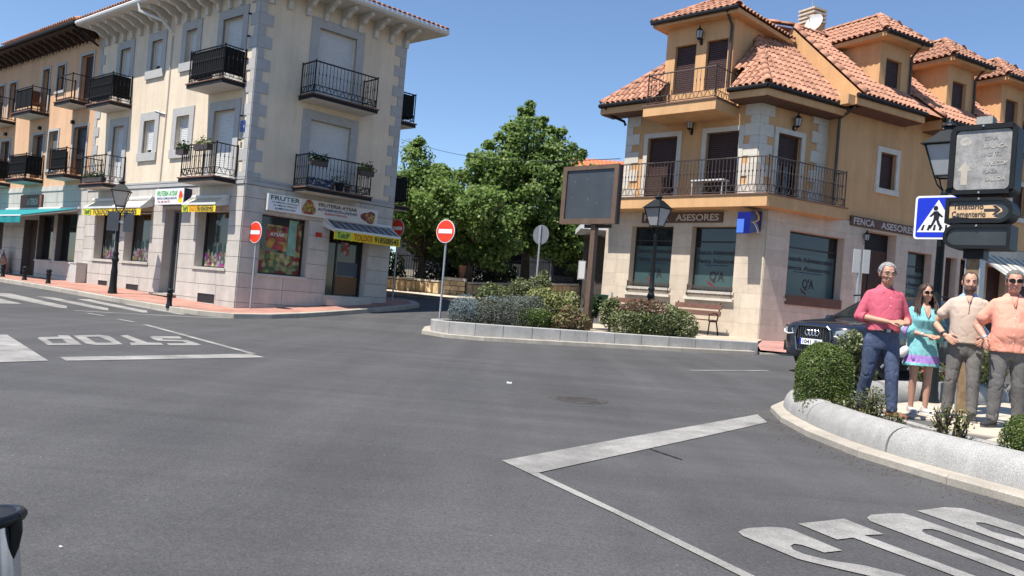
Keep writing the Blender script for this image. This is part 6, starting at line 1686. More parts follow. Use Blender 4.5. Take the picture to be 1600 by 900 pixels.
# porch right of the trees
po = thing('porch', 'shaded stone porch with a white edged flat roof beside the ochre building', 'porch', (3.5, 35, .3))
SHADE_ST = mat('shade darkened stone', (.105,.092,.08), .9, .25, 4, .4, 20, .2)  # deep shade under the porch roof is put into this stone colour
mb = MB(); mb.box(2.9, 7.5, 35.2, 35.5, -.3, 3.0); mb.build('wall', SHADE_ST, po)
mb = MB(); mb.box(2.5, 7.5, 32.6, 35.5, 3.03, 3.23); mb.build('roof_slab', M['sign_white'], po)
mb = MB(); mb.box(4.2, 4.5, 32.8, 33.1, -.4, 3.03); mb.build('pillar', M['stone_far'], po)
for x in (3.0, 3.4, 3.8): mb = MB(); mb.box(x - .18, x + .18, 33.25, 33.4, -.2, 1.05); mb.build('low_wall', SHADE_ST, po)
uc = thing('utility_cabinet', 'narrow white meter cabinet on a post behind the display board', 'cabinet', at(908, 437, 31.5))
p_ = at(908, 437, 31.5); z0 = h(p_.x, p_.y)
mb = MB(); mb.box(p_.x - .13, p_.x + .13, p_.y, p_.y + .25, p_.z, p_.z + .72); mb.build('body', M['cabinet_grey'], uc)
mb = MB(); mb.box(p_.x - .11, p_.x + .11, p_.y - .012, p_.y, p_.z + .04, p_.z + .68); mb.build('door', M['sign_white'], uc)
mb = MB(); mb.tube([(p_.x, p_.y + .12, z0 - .1), (p_.x, p_.y + .12, p_.z)], .06, 8); mb.build('post', M['iron'], uc)

# ================================================================== STREET FURNITURE
def disc(mb, r, y0, y1, n=32, z=0, mi=0):
    mb.prism([(r * math.cos(2*math.pi*i/n), r * math.sin(2*math.pi*i/n)) for i in range(n)], lambda a, b, t: (a, t, z + b), y0, y1, mi)
def no_entry(name, label, loc, rz, hgt, r=.31, lean=0.0, group='no entry signs'):
    t = thing(name, label, 'traffic sign', loc, rz, group, True)
    t.rotation_euler = (0, lean, rz)
    mb = MB(); mb.tube([(0, 0, -.15), (0, 0, hgt + .1)], .028, 10); mb.build('post', M['galv'], t, smooth=True)
    mb = MB(); disc(mb, r, -.055, -.035, 8 if False else 36, hgt + r); mb.tube([(-.05, -.02, hgt + r - .1), (.05, -.02, hgt + r - .1)], .03, 6); b = mb.build('back_plate', M['sign_back'], t)
    mb = MB(); disc(mb, r - .004, -.059, -.056, 36, hgt + r); mb.build('rim', M['paint'], t)
    mb = MB(); disc(mb, r - .022, -.063, -.060, 36, hgt + r); mb.build('red_disc', M['red'], t)
    mb = MB(); mb.box(-.225, .225, -.067, -.064, hgt + r - .055, hgt + r + .055); mb.build('white_bar', M['paint'], t)
    return t
def rz_to(n): return math.atan2(n[0], -n[1])       # turns the local -y face towards n
NS = (-.57, -.82)
p = G(391, 482.5, .125); no_entry('no_entry_sign', 'red no entry sign on the pavement before the fruit shop display window', p, rz_to((-.62, -.78)), 1.86)
p = G(688, 497); p = Vector((-1.82, 21.75, -.70)); no_entry('no_entry_sign', 'red no entry sign standing at the left tip of the middle planting bed', p, rz_to(NS), 2.04)
p = at(613.5, 463, 27.9); p.z = h(p.x, p.y) + .2; no_entry('no_entry_sign', 'shaded no entry sign at the far corner of the fruit shop behind its awning', p, rz_to(NS), 2.05)
p = at(861, 455, 40.5); p.z = h(p.x, p.y); no_entry('no_entry_sign', 'small distant no entry sign under the trees behind the middle bed', p, rz_to((-.45, -.9)), 2.25)
p = at(836, 465, 26.3); p.z = h(p.x, p.y)
t = thing('traffic_sign', 'round traffic sign seen from its bare grey back behind the middle bed', 'traffic sign', p, rz_to((.62, .78)), None, True)
mb = MB(); mb.tube([(0, 0, -.2), (0, 0, 2.75)], .032, 10); mb.build('post', M['galv'], t, smooth=True)
hz = at(850, 367, 26.3).z - p.z
mb = MB(); disc(mb, .31, -.055, -.035, 36, hz); mb.build('back_plate', M['sign_back'], t)
mb = MB(); mb.box(-.035, .035, -.034, .03, hz - .28, hz + .28); mb.build('bracket', M['galv'], t)
mb = MB(); disc(mb, .305, -.060, -.056, 36, hz); mb.build('face', M['blue'], t)
# street lamps
def lamp_post(label, loc, hgt, k=1.0, glass='lamp_glass', rz=.3):
    t = thing('street_lamp', label, 'street lamp', loc, rz, 'old style street lamps', True)
    mb = MB()
    mb.lathe([(.135, -.3), (.135, .06), (.12, .10), (.118, .16), (.108, .22), (.095, .62), (.10, .66), (.09, .72), (.075, .95), (.105, 1.02), (.105, 1.06), (.08, 1.12), (.07, 1.16), (.09, 1.22), (.09, 1.25), (.062, 1.30), (.058, 1.6), (.05, hgt - .30), (.055, hgt - .28), (.055, hgt - .24), (.04, hgt - .2)], n=14)
    mb.build('column', M['lamp_iron'], t, smooth=True)
    z = hgt; a, b = .125 * k, .245 * k; H_ = .46 * k
    mb = MB()
    for i in range(4):
        w = math.pi / 4 + i * math.pi / 2; c_, s_ = math.cos(w) * 1.414, math.sin(w) * 1.414
        w2 = w + math.pi / 2; c2, s2 = math.cos(w2) * 1.414, math.sin(w2) * 1.414
        mb.tube([(a*c_, a*s_, z), (b*c_, b*s_, z + H_)], .014, 4)
        for q, zz in ((a, z), (b, z + H_)): mb.tube([(q*c_, q*s_, zz), (q*c2, q*s2, zz)], .018, 4)
        mb.tube([(0, 0, z - .24), (a*c_*.7, a*s_*.7, z - .12), (a*c_, a*s_, z)], .012, 4)
    mb.build('lantern_frame', M['lamp_iron'], t)
    mb = MB(); A = a * .97; B = b * .97
    mb.hexa([(-A,-A,z+.005),(A,-A,z+.005),(A,A,z+.005),(-A,A,z+.005),(-B,-B,z+H_-.01),(B,-B,z+H_-.01),(B,B,z+H_-.01),(-B,B,z+H_-.01)]); mb.build('lantern_glass', M[glass], t)
    mb = MB(); q = b + .05 * k; r = .09 * k; z1 = z + H_
    mb.hexa([(-q,-q,z1),(q,-q,z1),(q,q,z1),(-q,q,z1),(-q,-q,z1+.015),(q,-q,z1+.015),(q,q,z1+.015),(-q,q,z1+.015)])
    mb.hexa([(-q*.93,-q*.93,z1+.015),(q*.93,-q*.93,z1+.015),(q*.93,q*.93,z1+.015),(-q*.93,q*.93,z1+.015),(-r,-r,z1+.22*k),(r,-r,z1+.22*k),(r,r,z1+.22*k),(-r,r,z1+.22*k)])
    mb.lathe([(.085*k, z1+.22*k), (.075*k, z1+.27*k), (.11*k, z1+.29*k), (.10*k, z1+.31*k), (.045*k, z1+.35*k), (.02*k, z1+.40*k)], n=12); mb.build('lantern_cap', M['lamp_iron'], t)
    return t
p = G(175.5, 458.5, .125); ztop = at(190, 286, p.y).z - p.z
lamp_post('black street lamp with square lantern before the cream building on the left', p, ztop - .72, 1.0, 'lamp_glass_dirty', .35)
p = at(1014, 500, 22.6); p.z = -.62; ztop = at(1029, 309, p.y).z - p.z
lamp_post('black street lamp rising behind the rounded hedge in the middle bed', p, ztop - .78, 1.05, 'lamp_glass', .75)
p = at(1452, 622, 12.07); p.z = -1.0; ztop = at(1472, 205, p.y).z - p.z
lamp_post('nearest black street lamp carrying the blue crossing sign on the right', p, ztop - .66, .98, 'lamp_glass', .8)
LAMPR = p.copy()
# crossing sign on the right lamp
nS = fC.n
t = thing('crossing_sign', 'blue and white pedestrian crossing sign on the right street lamp', 'traffic sign', (0, 0, 0))
c0 = at(1466, 340, 11.75); fr = Frame.__new__(Frame); fr.k = 1; fr.o = Vector((c0.x, c0.y, 0)); fr.u = -fC.u; fr.n = fC.n; zc = c0.z; S_ = .31; sc0 = .0
def rrect(fr, s0, s1, z0, z1, r, d0, d1, name, m, parent, n=5):
    pts = []
    for cx, cz, a0 in ((s1 - r, z1 - r, 0), (s0 + r, z1 - r, 90), (s0 + r, z0 + r, 180), (s1 - r, z0 + r, 270)):
        for i in range(n + 1): w = R_(a0 + 90 * i / n); pts.append((cx + r * math.cos(w), cz + r * math.sin(w)))
    mb = MB(); mb.prism(pts, lambda a, b, q: fr.p(a, q, b), d0, d1); return mb.build(name, m, parent)
rrect(fr, -S_, S_, zc - S_, zc + S_, .05, 0, .02, 'back_plate', M['sign_back'], t)
rrect(fr, -S_, S_, zc - S_, zc + S_, .05, .02, .024, 'rim', M['paint'], t)
rrect(fr, -S_ + .028, S_ - .028, zc - S_ + .028, zc + S_ - .028, .03, .024, .027, 'blue_face', M['blue'], t)
def flat(fr, pts, d, name, m, parent): mb = MB(); mb.add([fr.p(a, d, b) for a, b in pts], [tuple(range(len(pts)))]); return mb.build(name, m, parent, fix=False)
flat(fr, [(-.265, zc - .21), (.265, zc - .21), (0, zc + .25)], .029, 'white_triangle', M['paint'], t)
flat(fr, [(-.03 + .032 * math.cos(i * .6283), zc + .13 + .036 * math.sin(i * .6283)) for i in range(10)], .031, 'walker_head', M['black'], t)
for pts in ([(-.06, zc + .085), (.0, zc + .09), (.03, zc + .04), (.015, zc - .04), (-.055, zc - .04), (-.05, zc + .03)], [(-.05, zc + .085), (-.025, zc + .06), (-.085, zc + .005), (-.11, zc + .015)], [(.0, zc + .085), (.075, zc + .01), (.055, zc - .005), (.0, zc + .04)], [(-.055, zc - .03), (-.015, zc - .03), (-.05, zc - .11), (-.085, zc - .165), (-.115, zc - .15), (-.08, zc - .1)], [(-.02, zc - .03), (.015, zc - .03), (.045, zc - .10), (.08, zc - .155), (.045, zc - .165), (.005, zc - .1)]):
    flat(fr, pts, .031, 'walker', M['black'], t)
for i in range(6):
    x = -.215 + i * .08
    flat(fr, [(x, zc - .185), (x + .035, zc - .185), (x + .055 - .02 * (i / 3), zc - .105 - .0), (x + .03 - .02 * (i / 3), zc - .105)], .0305, 'stripe', M['black'], t)
mb = MB(); mb.tube([fr.p(0, -.01, zc + .1), (LAMPR.x, LAMPR.y, zc + .1)], .02, 5); mb.tube([fr.p(0, -.01, zc - .1), (LAMPR.x, LAMPR.y, zc - .1)], .02, 5); mb.build('bracket', M['galv'], t)
# sign cabinets
def frame_at(px, py, Y):
    c = at(px, py, Y); f = Frame.__new__(Frame); f.k = 1; f.o = Vector((c.x, c.y, 0)); f.u = -fC.u; f.n = fC.n; return f, c.z
CY = 10.9
fq, _ = frame_at(1487, 250, CY)
def sz(px, py):
    d = ray(px, py); n = fq.n; t_ = fq.o.dot(n) / Vector((d.x, d.y, 0)).dot(n); q = d * t_; return (Vector((q.x, q.y, 0)) - fq.o).dot(fq.u), q.z
gc = thing('sign_cabinet', 'large black framed sign cabinet with a weathered pale panel, topmost of the three', 'sign cabinet', fq.o + Vector((0, 0, 1.7)), 0)
s0, z1 = sz(1487, 198); s1, _ = sz(1592, 192); _, z0 = sz(1487, 305); 
rrect(fq, s0, s1, z0, z1, .09, -.34, 0, 'housing', M['cab_black'], gc)
mb = MB(); mb.fbox(fq, s0 + .07, s1 - .05, 0, .03, z1 - .07, z1 - .004); mb.fbox(fq, s0 + .07, s1 - .05, 0, .03, z0 + .004, z0 + .06); mb.fbox(fq, s0 + .004, s0 + .07, 0, .03, z0 + .09, z1 - .09); mb.fbox(fq, s1 - .055, s1 - .004, 0, .03, z0 + .06, z1 - .07); mb.build('frame', M['cab_black'], gc)
rrect(fq, s0 + .075, s1 - .06, z0 + .065, z1 - .075, .06, 0, .006, 'panel', M['cab_glass'], gc)
W_, H_ = s1 - s0, z1 - z0
FADE = mat('faded lettering', (.385,.36,.315), .6, .3, 20, 0); FADE2 = mat('faded dark lettering', (.27,.25,.235), .6, .3, 20, 0)
for i, (tx, f, g_, w, m_) in enumerate((('ZONA', .62, .80, .20, FADE2), ('RALACA', .70, .68, .34, FADE), ('HOTEL', .66, .57, .26, FADE2), ('VENE.COM', .70, .44, .36, FADE), ('PLAZA', .64, .33, .22, FADE2), ('SALIDA', .72, .22, .30, FADE))):
    ftext(tx, fq, s0 + W_ * f, .008, z0 + H_ * g_, m_, gc, width=W_ * w, height=.055)
x0, x1 = s0 + W_ * .20, s0 + W_ * .30
flat(fq, [(x0, z0 + H_ * .14), (x1, z0 + H_ * .14), (x1, z0 + H_ * .34), (x1 + .05, z0 + H_ * .34), ((x0 + x1) / 2, z0 + H_ * .47), (x0 - .05, z0 + H_ * .34), (x0, z0 + H_ * .34)], .008, 'arrow', mat('faded cream arrow', (.40,.36,.29), .6, .12, 9, 0), gc)
flat(fq, [(s0 + W_ * .24 + .07 * math.cos(i * .5236), z0 + H_ * .76 + .06 * math.sin(i * .5236)) for i in range(12)], .008, 'faded_logo', FADE, gc)
for x_ in (.5,): 
    for zz in (z0 + .02, z1 - .03): mb = MB(); mb.lathe([(.012, -.012), (.014, 0), (.012, .012)], tuple(fq.p((s0 + s1) / 2, .034, zz)), 8); mb.build('bolt', M['galv'], gc)
def arrow_cab(label, pl, pr_, pt_, pb_, right, panelm):
    s0, z1 = sz(pl, pt_); s1, _ = sz(pr_, pt_); _, z0 = sz(pl, pb_); r = (z1 - z0) / 2
    t = thing('sign_cabinet', label, 'sign cabinet', fq.p((s0 + s1) / 2, 0, z0))
    def outline(e):
        a0, a1, c0, c1 = s0 + e, s1 - e, z0 + e, z1 - e; rr = (c1 - c0) / 2; m_ = (c0 + c1) / 2
        arc = [(rr * math.cos(w), rr * math.sin(w)) for w in [math.pi / 2 - math.pi * i / 12 for i in range(13)]]
        if right: return [(a0, c0), (a0, c1)] + [(a1 - rr + a, m_ + b) for a, b in arc]
        return [(a1, c1), (a1, c0)] + [(a0 + rr - a, m_ - b) for a, b in arc]
    mb = MB(); mb.prism(outline(0), lambda a, b, q: fq.p(a, q, b), -.34, 0); mb.build('housing', M['cab_black'], t)
    o1, o2 = outline(0), outline(.045); mb = MB(); n = len(o1)
    vs = [fq.p(a, .03, b) for a, b in o1] + [fq.p(a, .03, b) for a, b in o2] + [fq.p(a, .0, b) for a, b in o1] + [fq.p(a, .0, b) for a, b in o2]
    fs = []
    for i in range(n): j = (i + 1) % n; fs += [(i, j, n + j, n + i), (2*n+i, 2*n+j, j, i), (n+i, n+j, 3*n+j, 3*n+i)]
    mb.add(vs, fs); mb.build('frame', M['cab_black'], t)
    flat(fq, outline(.045), .006, 'panel', panelm, t)
    mb = MB(); mb.lathe([(.012, -.012), (.014, 0), (.012, .012)], tuple(fq.p((s0 + s1) / 2, .034, z1 - .02)), 8); mb.build('bolt', M['galv'], t)
    return t, s0, s1, z0, z1
t, a0, a1, c0, c1 = arrow_cab('black sign cabinet with a torn tan panel and right pointing arrow, middle of the three', 1479, 1585, 310, 349, True, M['cab_grey'])
hh = c1 - c0
flat(fq, [(a0 + .05, c0 + .10 * hh + .03), (a0 + .12, c0 + .17 * hh + .03), (a0 + .3, c0 + .11 * hh + .03), (a0 + .45, c0 + .2 * hh), (a0 + .62, c0 + .14 * hh + .02), (a1 - .22, c0 + .26 * hh), (a1 - .12, c0 + .45 * hh), (a1 - .13, c0 + .56 * hh), (a1 - .20, c0 + .70 * hh), (a0 + .05, c0 + .66 * hh)], .009, 'torn_film', M['cab_tan'], t)
ftext('Tanatorio', fq, a0 + .27, .011, c0 + hh * .66, M['ink_dark'], t, width=.36, height=.075)
ftext('Cementerio', fq, a0 + .28, .011, c0 + hh * .36, M['ink_dark'], t, width=.40, height=.075)
zc2 = c0 + hh * .5
flat(fq, [(a1 - .33, zc2 - .018), (a1 - .20, zc2 - .018), (a1 - .235, zc2 - .06), (a1 - .195, zc2 - .06), (a1 - .14, zc2), (a1 - .195, zc2 + .06), (a1 - .235, zc2 + .06), (a1 - .20, zc2 + .018), (a1 - .33, zc2 + .018)], .0115, 'arrow', M['ink_dark'], t)
flat(fq, [(a0 + .05, c0 + .05), (a0 + .12, c0 + .075), (a0 + .3, c0 + .055), (a0 + .45, c0 + .085), (a0 + .62, c0 + .06), (a1 - .25, c0 + .10), (a1 - .2, c0 + .05)], .0085, 'torn_gap', M['black'], t)
t, a0, a1, c0, c1 = arrow_cab('black sign cabinet with a blank grey panel, lowest of the three', 1475, 1581, 351, 388, False, M['cab_grey'])
pst = thing('sign_post', 'weathered wooden post carrying the three black sign cabinets', 'post', fq.p(.4, -.2, -1.0))
sm, _ = sz(1525, 300)
mb = MB(); mb.fbox(fq, sm - .075, sm + .075, -.30, -.10, -1.1, c0); mb.build('column', M['post_wood'], pst)
for e in (-.092, .077): mb = MB(); mb.fbox(fq, sm + e, sm + e + .015, -.31, -.09, -1.1, c0 + .0); mb.build('edge_strip', M['galv'], pst)
mb = MB(); mb.fbox(fq, sm - .12, sm + .12, -.32, -.08, c0 - .12, c0 - .002); mb.build('collar', M['cab_black'], pst)
mb = MB(); mb.fbox(fq, sm - .09, sm + .10, -.30, -.12, z1 + .002, z1 + .13); mb.build('post_top', M['granite_block'], pst)
# display board
fb_, zb0 = frame_at(876, 350, 22.5); 
def szb(px, py):
    d = ray(px, py); n = fb_.n; t_ = fb_.o.dot(n) / Vector((d.x, d.y, 0)).dot(n); q = d * t_; return (Vector((q.x, q.y, 0)) - fb_.o).dot(fb_.u), q.z
a0, c0 = szb(875, 349.5); a1, c1 = szb(968, 256)
bd = thing('display_board', 'dark dusty electronic display board in a brown steel frame on a brown post', 'display board', fb_.p((a0 + a1) / 2, -.2, -.65))
mb = MB(); mb.fbox(fb_, a0, a1, -.19, -.04, c0, c1); mb.build('housing', M['board_side'], bd)
mb = MB(); w = .13
mb.fbox(fb_, a0 - .01, a0 + w, -.05, .02, c0 - .01, c1 + .01); mb.fbox(fb_, a1 - w, a1 + .01, -.05, .02, c0 - .01, c1 + .01); mb.fbox(fb_, a0 + w, a1 - w, -.05, .02, c0 - .01, c0 + w); mb.fbox(fb_, a0 + w, a1 - w, -.05, .02, c1 - w * .8, c1 + .01); mb.build('frame', M['board_brown'], bd)
mb = MB(); mb.fbox(fb_, a0 + w, a1 - w, -.04, -.02, c0 + w, c1 - w * .8); mb.build('screen', M['screen_grey'], bd)
mb = MB(); rr = random.Random(2)
for i in range(9):
    x = a0 + w + rr.uniform(.1, .95) * (a1 - a0 - 2 * w); z_ = c0 + w + rr.uniform(.05, .9) * (c1 - c0 - 2 * w); l = rr.uniform(.01, .07)
    mb.quad(fb_.p(x, -.018, z_), fb_.p(x + .014, -.018, z_), fb_.p(x + .010, -.018, z_ + l), fb_.p(x, -.018, z_ + l))
mb.build('bird_droppings', mat('dried droppings', (.22,.22,.22), .8), bd, fix=False)
pm, _ = szb(922, 356); pm += .05
mb = MB(); mb.fbox(fb_, pm - .075, pm + .075, -.20, -.06, -.75, c0 - .01); mb.build('post', M['board_brown'], bd)
mb = MB(); mb.fbox(fb_, pm - .35, pm + .5, -.2, -.12, c0 - .10, c0 - .012); mb.build('cross_bar', M['board_side'], bd)
# bollards
def bollard(label, loc):
    t = thing('bollard', label, 'bollard', loc, 0, 'bollards on the left pavement', True)
    mb = MB(); mb.lathe([(.085, -.05), (.085, .04), (.07, .06), (.07, .28), (.085, .30), (.085, .33), (.07, .34), (.07, .38), (.085, .40), (.088, .45), (.07, .475), (.04, .485)], n=14); mb.build('body', M['lamp_iron'], t, smooth=True)
    mb = MB(); mb.lathe([(.088, .305), (.088, .325)], n=14); mb.build('ring', M['iron'], t)
    return t
for px, py, lab in ((264, 478.5, 'black bollard on the pavement near the building corner'), (75, 443, 'black bollard third from the picture edge, before the dark shop window'), (38, 437.5, 'black bollard below the teal awning post'), (4, 432.5, 'black bollard at the left picture edge')):
    bollard(lab, G(px, py, .125))
# benches
def bench(label, s, d, L_=1.6):
    base = fC.p(s, d, 0); base.z = zbench(base.x, base.y)
    t = thing('bench', label, 'bench', base, math.atan2(-fC.u.y, -fC.u.x), 'benches before the office windows', True)
    for i in range(2): mb = MB(); mb.box(-L_/2, L_/2, -.40 + i * .20, -.23 + i * .20, .42, .455); mb.build('seat_slat', M['bench_wood'], t)
    for z, y in ((.56, .06), (.76, .11)): mb = MB(); mb.hexa([(-L_/2, y, z), (L_/2, y, z), (L_/2, y + .035, z), (-L_/2, y + .035, z), (-L_/2, y + .035, z + .15), (L_/2, y + .035, z + .15), (L_/2, y + .07, z + .15), (-L_/2, y + .07, z + .15)]); mb.build('back_slat', M['bench_wood'], t)
    for x in (-L_/2 + .08, L_/2 - .08):
        mb = MB(); mb.tube([(x, -.42, 0), (x, -.38, .2), (x, -.36, .40), (x, .02, .40), (x, .08, .5), (x, .19, .95)], .022, 6); mb.tube([(x, .02, .40), (x, .10, .2), (x, .16, 0)], .022, 6); mb.tube([(x, -.40, .40), (x, -.40, .60), (x, -.1, .64), (x, .10, .60)], .018, 6); mb.build('leg', M['iron'], t)
    return t
bench('red brown slatted bench under the second office window right of the hedge', 1.62, .55)
bench('red brown slatted bench half hidden behind the rounded hedge', 3.75, .55)
# litter bin
p = at(940, 470, 25.5); z0 = zbench(p.x, p.y) + .1
lb_ = thing('litter_bin', 'green litter bin behind the small bare-stemmed tree', 'litter bin', (p.x, p.y, z0))
mb = MB(); mb.lathe([(.13, .35), (.19, .80), (.20, .82), (.20, .86), (.18, .86), (.17, .81)], (p.x, p.y, z0), 16); mb.build('body', M['plastic_green'], lb_, smooth=True)
mb = MB(); mb.tube([(p.x + .3, p.y, z0 - .2), (p.x + .3, p.y, z0 + .95)], .03, 6); mb.build('post', M['galv'], lb_)
# white sign backs right of the car
c = at(1342, 425, 19.0); z0 = h(c.x, c.y)
t = thing('traffic_sign', 'pair of white rectangular sign backs on one pole behind the car', 'traffic sign', (c.x, c.y, z0), rz_to((.2, -1)), None, True)
mb = MB(); mb.tube([(0, 0, 0), (.0, 0, at(1347, 390, 19.0).z - z0)], .035, 8); mb.build('post', M['galv'], t)
zt_, zb2 = at(1347, 390, 19).z - z0, at(1347, 427, 19).z - z0
for x0, x1, y in ((-.18, -.02, .02), (.04, .21, -.02)): mb = MB(); mb.box(x0, x1, y - .05, y - .03, zb2, zt_); mb.build('sign_plate', M['cabinet_grey'], t)
# two square sign backs on the left lamp
c = G(175.5, 458.5, .125)
t = thing('traffic_sign', 'dark square sign backs fixed on both sides of the left street lamp', 'traffic sign', (c.x, c.y, 0), rz_to((.1, -1)), None, True)
zt_, zb2 = at(180, 331, c.y).z, at(180, 361, c.y).z
for x0, x1 in ((-.40, -.06), (.08, .36)): mb = MB(); mb.box(x0 + .1, x1 + .1, -.12, -.10, zb2, zt_); mb.build('sign_plate', mat('dark sign back', (.055,.06,.07), .6), t)
mb = MB(); mb.box(-.3, .46, -.10, -.06, (zt_ + zb2) / 2 - .03, (zt_ + zb2) / 2 + .03); mb.build('bracket', M['galv'], t)
# utility cabinet and sandwich board on the left pavement
fr = fA
t = thing('utility_cabinet', 'pale low utility cabinet standing against the wall between the two left buildings', 'cabinet', fA.p(10.0, .2, -.8))
mb = MB(); mb.fbox(fA, 9.75, 10.3, .03, .38, -.85, .02); mb.build('body', M['cabinet_grey'], t)
mb = MB(); mb.fbox(fA, 9.72, 10.33, .03, .40, .02, .06); mb.build('lid', M['cabinet_grey'], t)
t = thing('sandwich_board', 'tall picture board leaning on the wall by the shop on the far left', 'advertising board', fA.p(17.1, .4, -.7))
ADV = print_mat('advert print', [(.5,.42,.40),(.55,.55,.58),(.40,.16,.12),(.25,.22,.30),(.6,.52,.45)], 5)
for e, dd_ in ((0, .55), (.0, .25)):
    mb = MB(); P = fA.p
    mb.hexa([P(16.75, dd_ + (.15 if not e and dd_ > .4 else -.1), -.62), P(17.4, dd_ + (.15 if dd_ > .4 else -.1), -.62), P(17.4, dd_ + (.12 if dd_ > .4 else -.13), -.62), P(16.75, dd_ + (.12 if dd_ > .4 else -.13), -.62), P(16.75, .42, .35), P(17.4, .42, .35), P(17.4, .39, .35), P(16.75, .39, .35)]); mb.build('picture_panel', ADV, t)
# wires
w_ = MB(); a, b = fC.p(5.0, 0, 4.6), Vector((-6.5, 44.0, 8.0))
w_.tube([a.lerp(b, i / 14) - Vector((0, 0, .5 * math.sin(math.pi * i / 14))) for i in range(15)], .014, 4)
tag(w_.build('overhead_cable', M['black'], None), 'single dark cable strung from the ochre building towards the trees', 'cable')
# steel post with black cap at the lower left corner
t = thing('steel_post', 'glossy steel post with a black plastic cap in the lower left corner', 'post', at(-22, 899, 1.5))
c = at(-28, 850, 1.5); tl = -.12
chrome = mat('polished steel', (.55,.62,.72), .16, .03, 3, .0, metal=1.0, fine=0)
ax_ = Vector((.11, .0, -1)).normalized(); zt_ = at(-25, 800, 1.5).z
px_ = 1.5 / F_PX; r_ = 62 * px_; ax_ = Vector((.15, .0, -1)).normalized(); sd_ = ax_.cross(Vector((0, 1, 0))).normalized()
sd_ = sd_ if sd_.x > 0 else -sd_
top_ = at(-44, 816, 1.5)
mb = MB(); mb.tube([top_, top_ + ax_ * .9], r_, 40); mb.build('tube', chrome, t, smooth=True)
bk_ = mat('black plastic cap', (.006,.006,.007), .35, .1, 5, 0)
fw_ = Vector((0, -1, 0)); q_ = 9 * px_
mb = MB(); mb.tube([top_ + (sd_ * math.cos(a * .2618) + fw_ * math.sin(a * .2618)) * (r_ + q_ * .55) - ax_ * (.2 * q_) for a in range(25)], q_, 10); mb.tube([top_ - ax_ * q_ * .2, top_ - ax_ * q_ * .9, top_ - ax_ * q_ * 1.0], [r_, r_ * .98, r_ * .8], 40); mb.build('cap', bk_, t, smooth=True)
mb = MB(); e_ = top_ + sd_ * (r_ + q_ * .75)
mb.tube([e_ - ax_ * q_ * .2, e_ + ax_ * 20 * px_, e_ + ax_ * 42 * px_ - sd_ * 4 * px_, e_ + ax_ * 62 * px_ - sd_ * 9 * px_], [q_ * 1.0, q_ * .95, q_ * .7, q_ * .2], 10); mb.build('clip', bk_, t, smooth=True)
# flower boxes and pots on the balconies (resting or hanging there)
def flower_box(fr, s, d, z, L_, label, seed, leafm=LEAF_DARK, n=260, across=False, size=.07):
    t = thing('flower_box', label, 'flower box', fr.p(s, d, z), 0, 'flower boxes on balconies')
    mb = MB(); hw = L_ / 2
    if across: mb.fbox(fr, s - .08, s + .08, d - hw, d + hw, z, z + .16)
    else: mb.fbox(fr, s - hw, s + hw, d - .08, d + .08, z, z + .16)
    mb.build('trough', M['iron_brown'], t); rng = random.Random(seed)
    def samp():
        p = fr.p(s + (0 if across else rng.uniform(-hw, hw)) + rng.gauss(0, .05), d + (rng.uniform(-hw, hw) if across else 0) + rng.gauss(0, .06), z + .14 + abs(rng.gauss(.0, .10)))
        return p, Vector((rng.gauss(0, 1), rng.gauss(0, 1), 1)).normalized(), rng.random()
    V, T = leaves(n, samp, size, rng); leaf_obj('foliage', V, T, leafm, t)
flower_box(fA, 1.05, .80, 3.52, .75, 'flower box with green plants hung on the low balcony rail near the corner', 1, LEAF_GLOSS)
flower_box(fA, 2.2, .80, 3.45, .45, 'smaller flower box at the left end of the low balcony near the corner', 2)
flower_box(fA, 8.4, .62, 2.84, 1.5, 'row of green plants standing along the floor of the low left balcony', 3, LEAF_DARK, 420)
flower_box(fB, 1.75, .88, 3.42, .55, 'flower box with dark trailing plants, left end of the balcony over the fruit shop', 4, LEAF_DARK, 300)
flower_box(fB, 3.40, .88, 3.40, .50, 'flower box with green trailing plants, right end of the balcony over the fruit shop', 5, LEAF_GLOSS, 300)
def pot(fr, s, d, z, r, label, m='pot', plant=True, seed=1):
    t = thing('flower_pot', label, 'flower pot', fr.p(s, d, z), 0, 'pots on the balcony over the fruit shop'); c = fr.p(s, d, z)
    mb = MB(); mb.lathe([(r * .7, 0), (r, r * 1.6), (r * 1.1, r * 1.6), (r * 1.1, r * 1.9), (r * .9, r * 1.9)], tuple(c), 12); mb.build('vessel', M[m], t, smooth=True)
    if plant:
        rng = random.Random(seed)
        V, T = leaves(60, lambda: (c + Vector((rng.gauss(0, r * .6), rng.gauss(0, r * .6), r * 1.9 + abs(rng.gauss(0, r)))), Vector((rng.gauss(0, 1), rng.gauss(0, 1), 1)).normalized(), rng.random()), .06, rng); leaf_obj('foliage', V, T, LEAF_DARK, t)
for s, r, lab, m in ((2.45, .10, 'red clay pot on the balcony over the fruit shop, left of the dark pot', 'pot'), (2.72, .14, 'tall dark pot amid the balcony over the fruit shop', 'iron'), (3.0, .09, 'small red pot right of the dark pot over the fruit shop', 'pot')): pot(fB, s, .55, 2.82, r, lab, m, seed=int(s * 10))
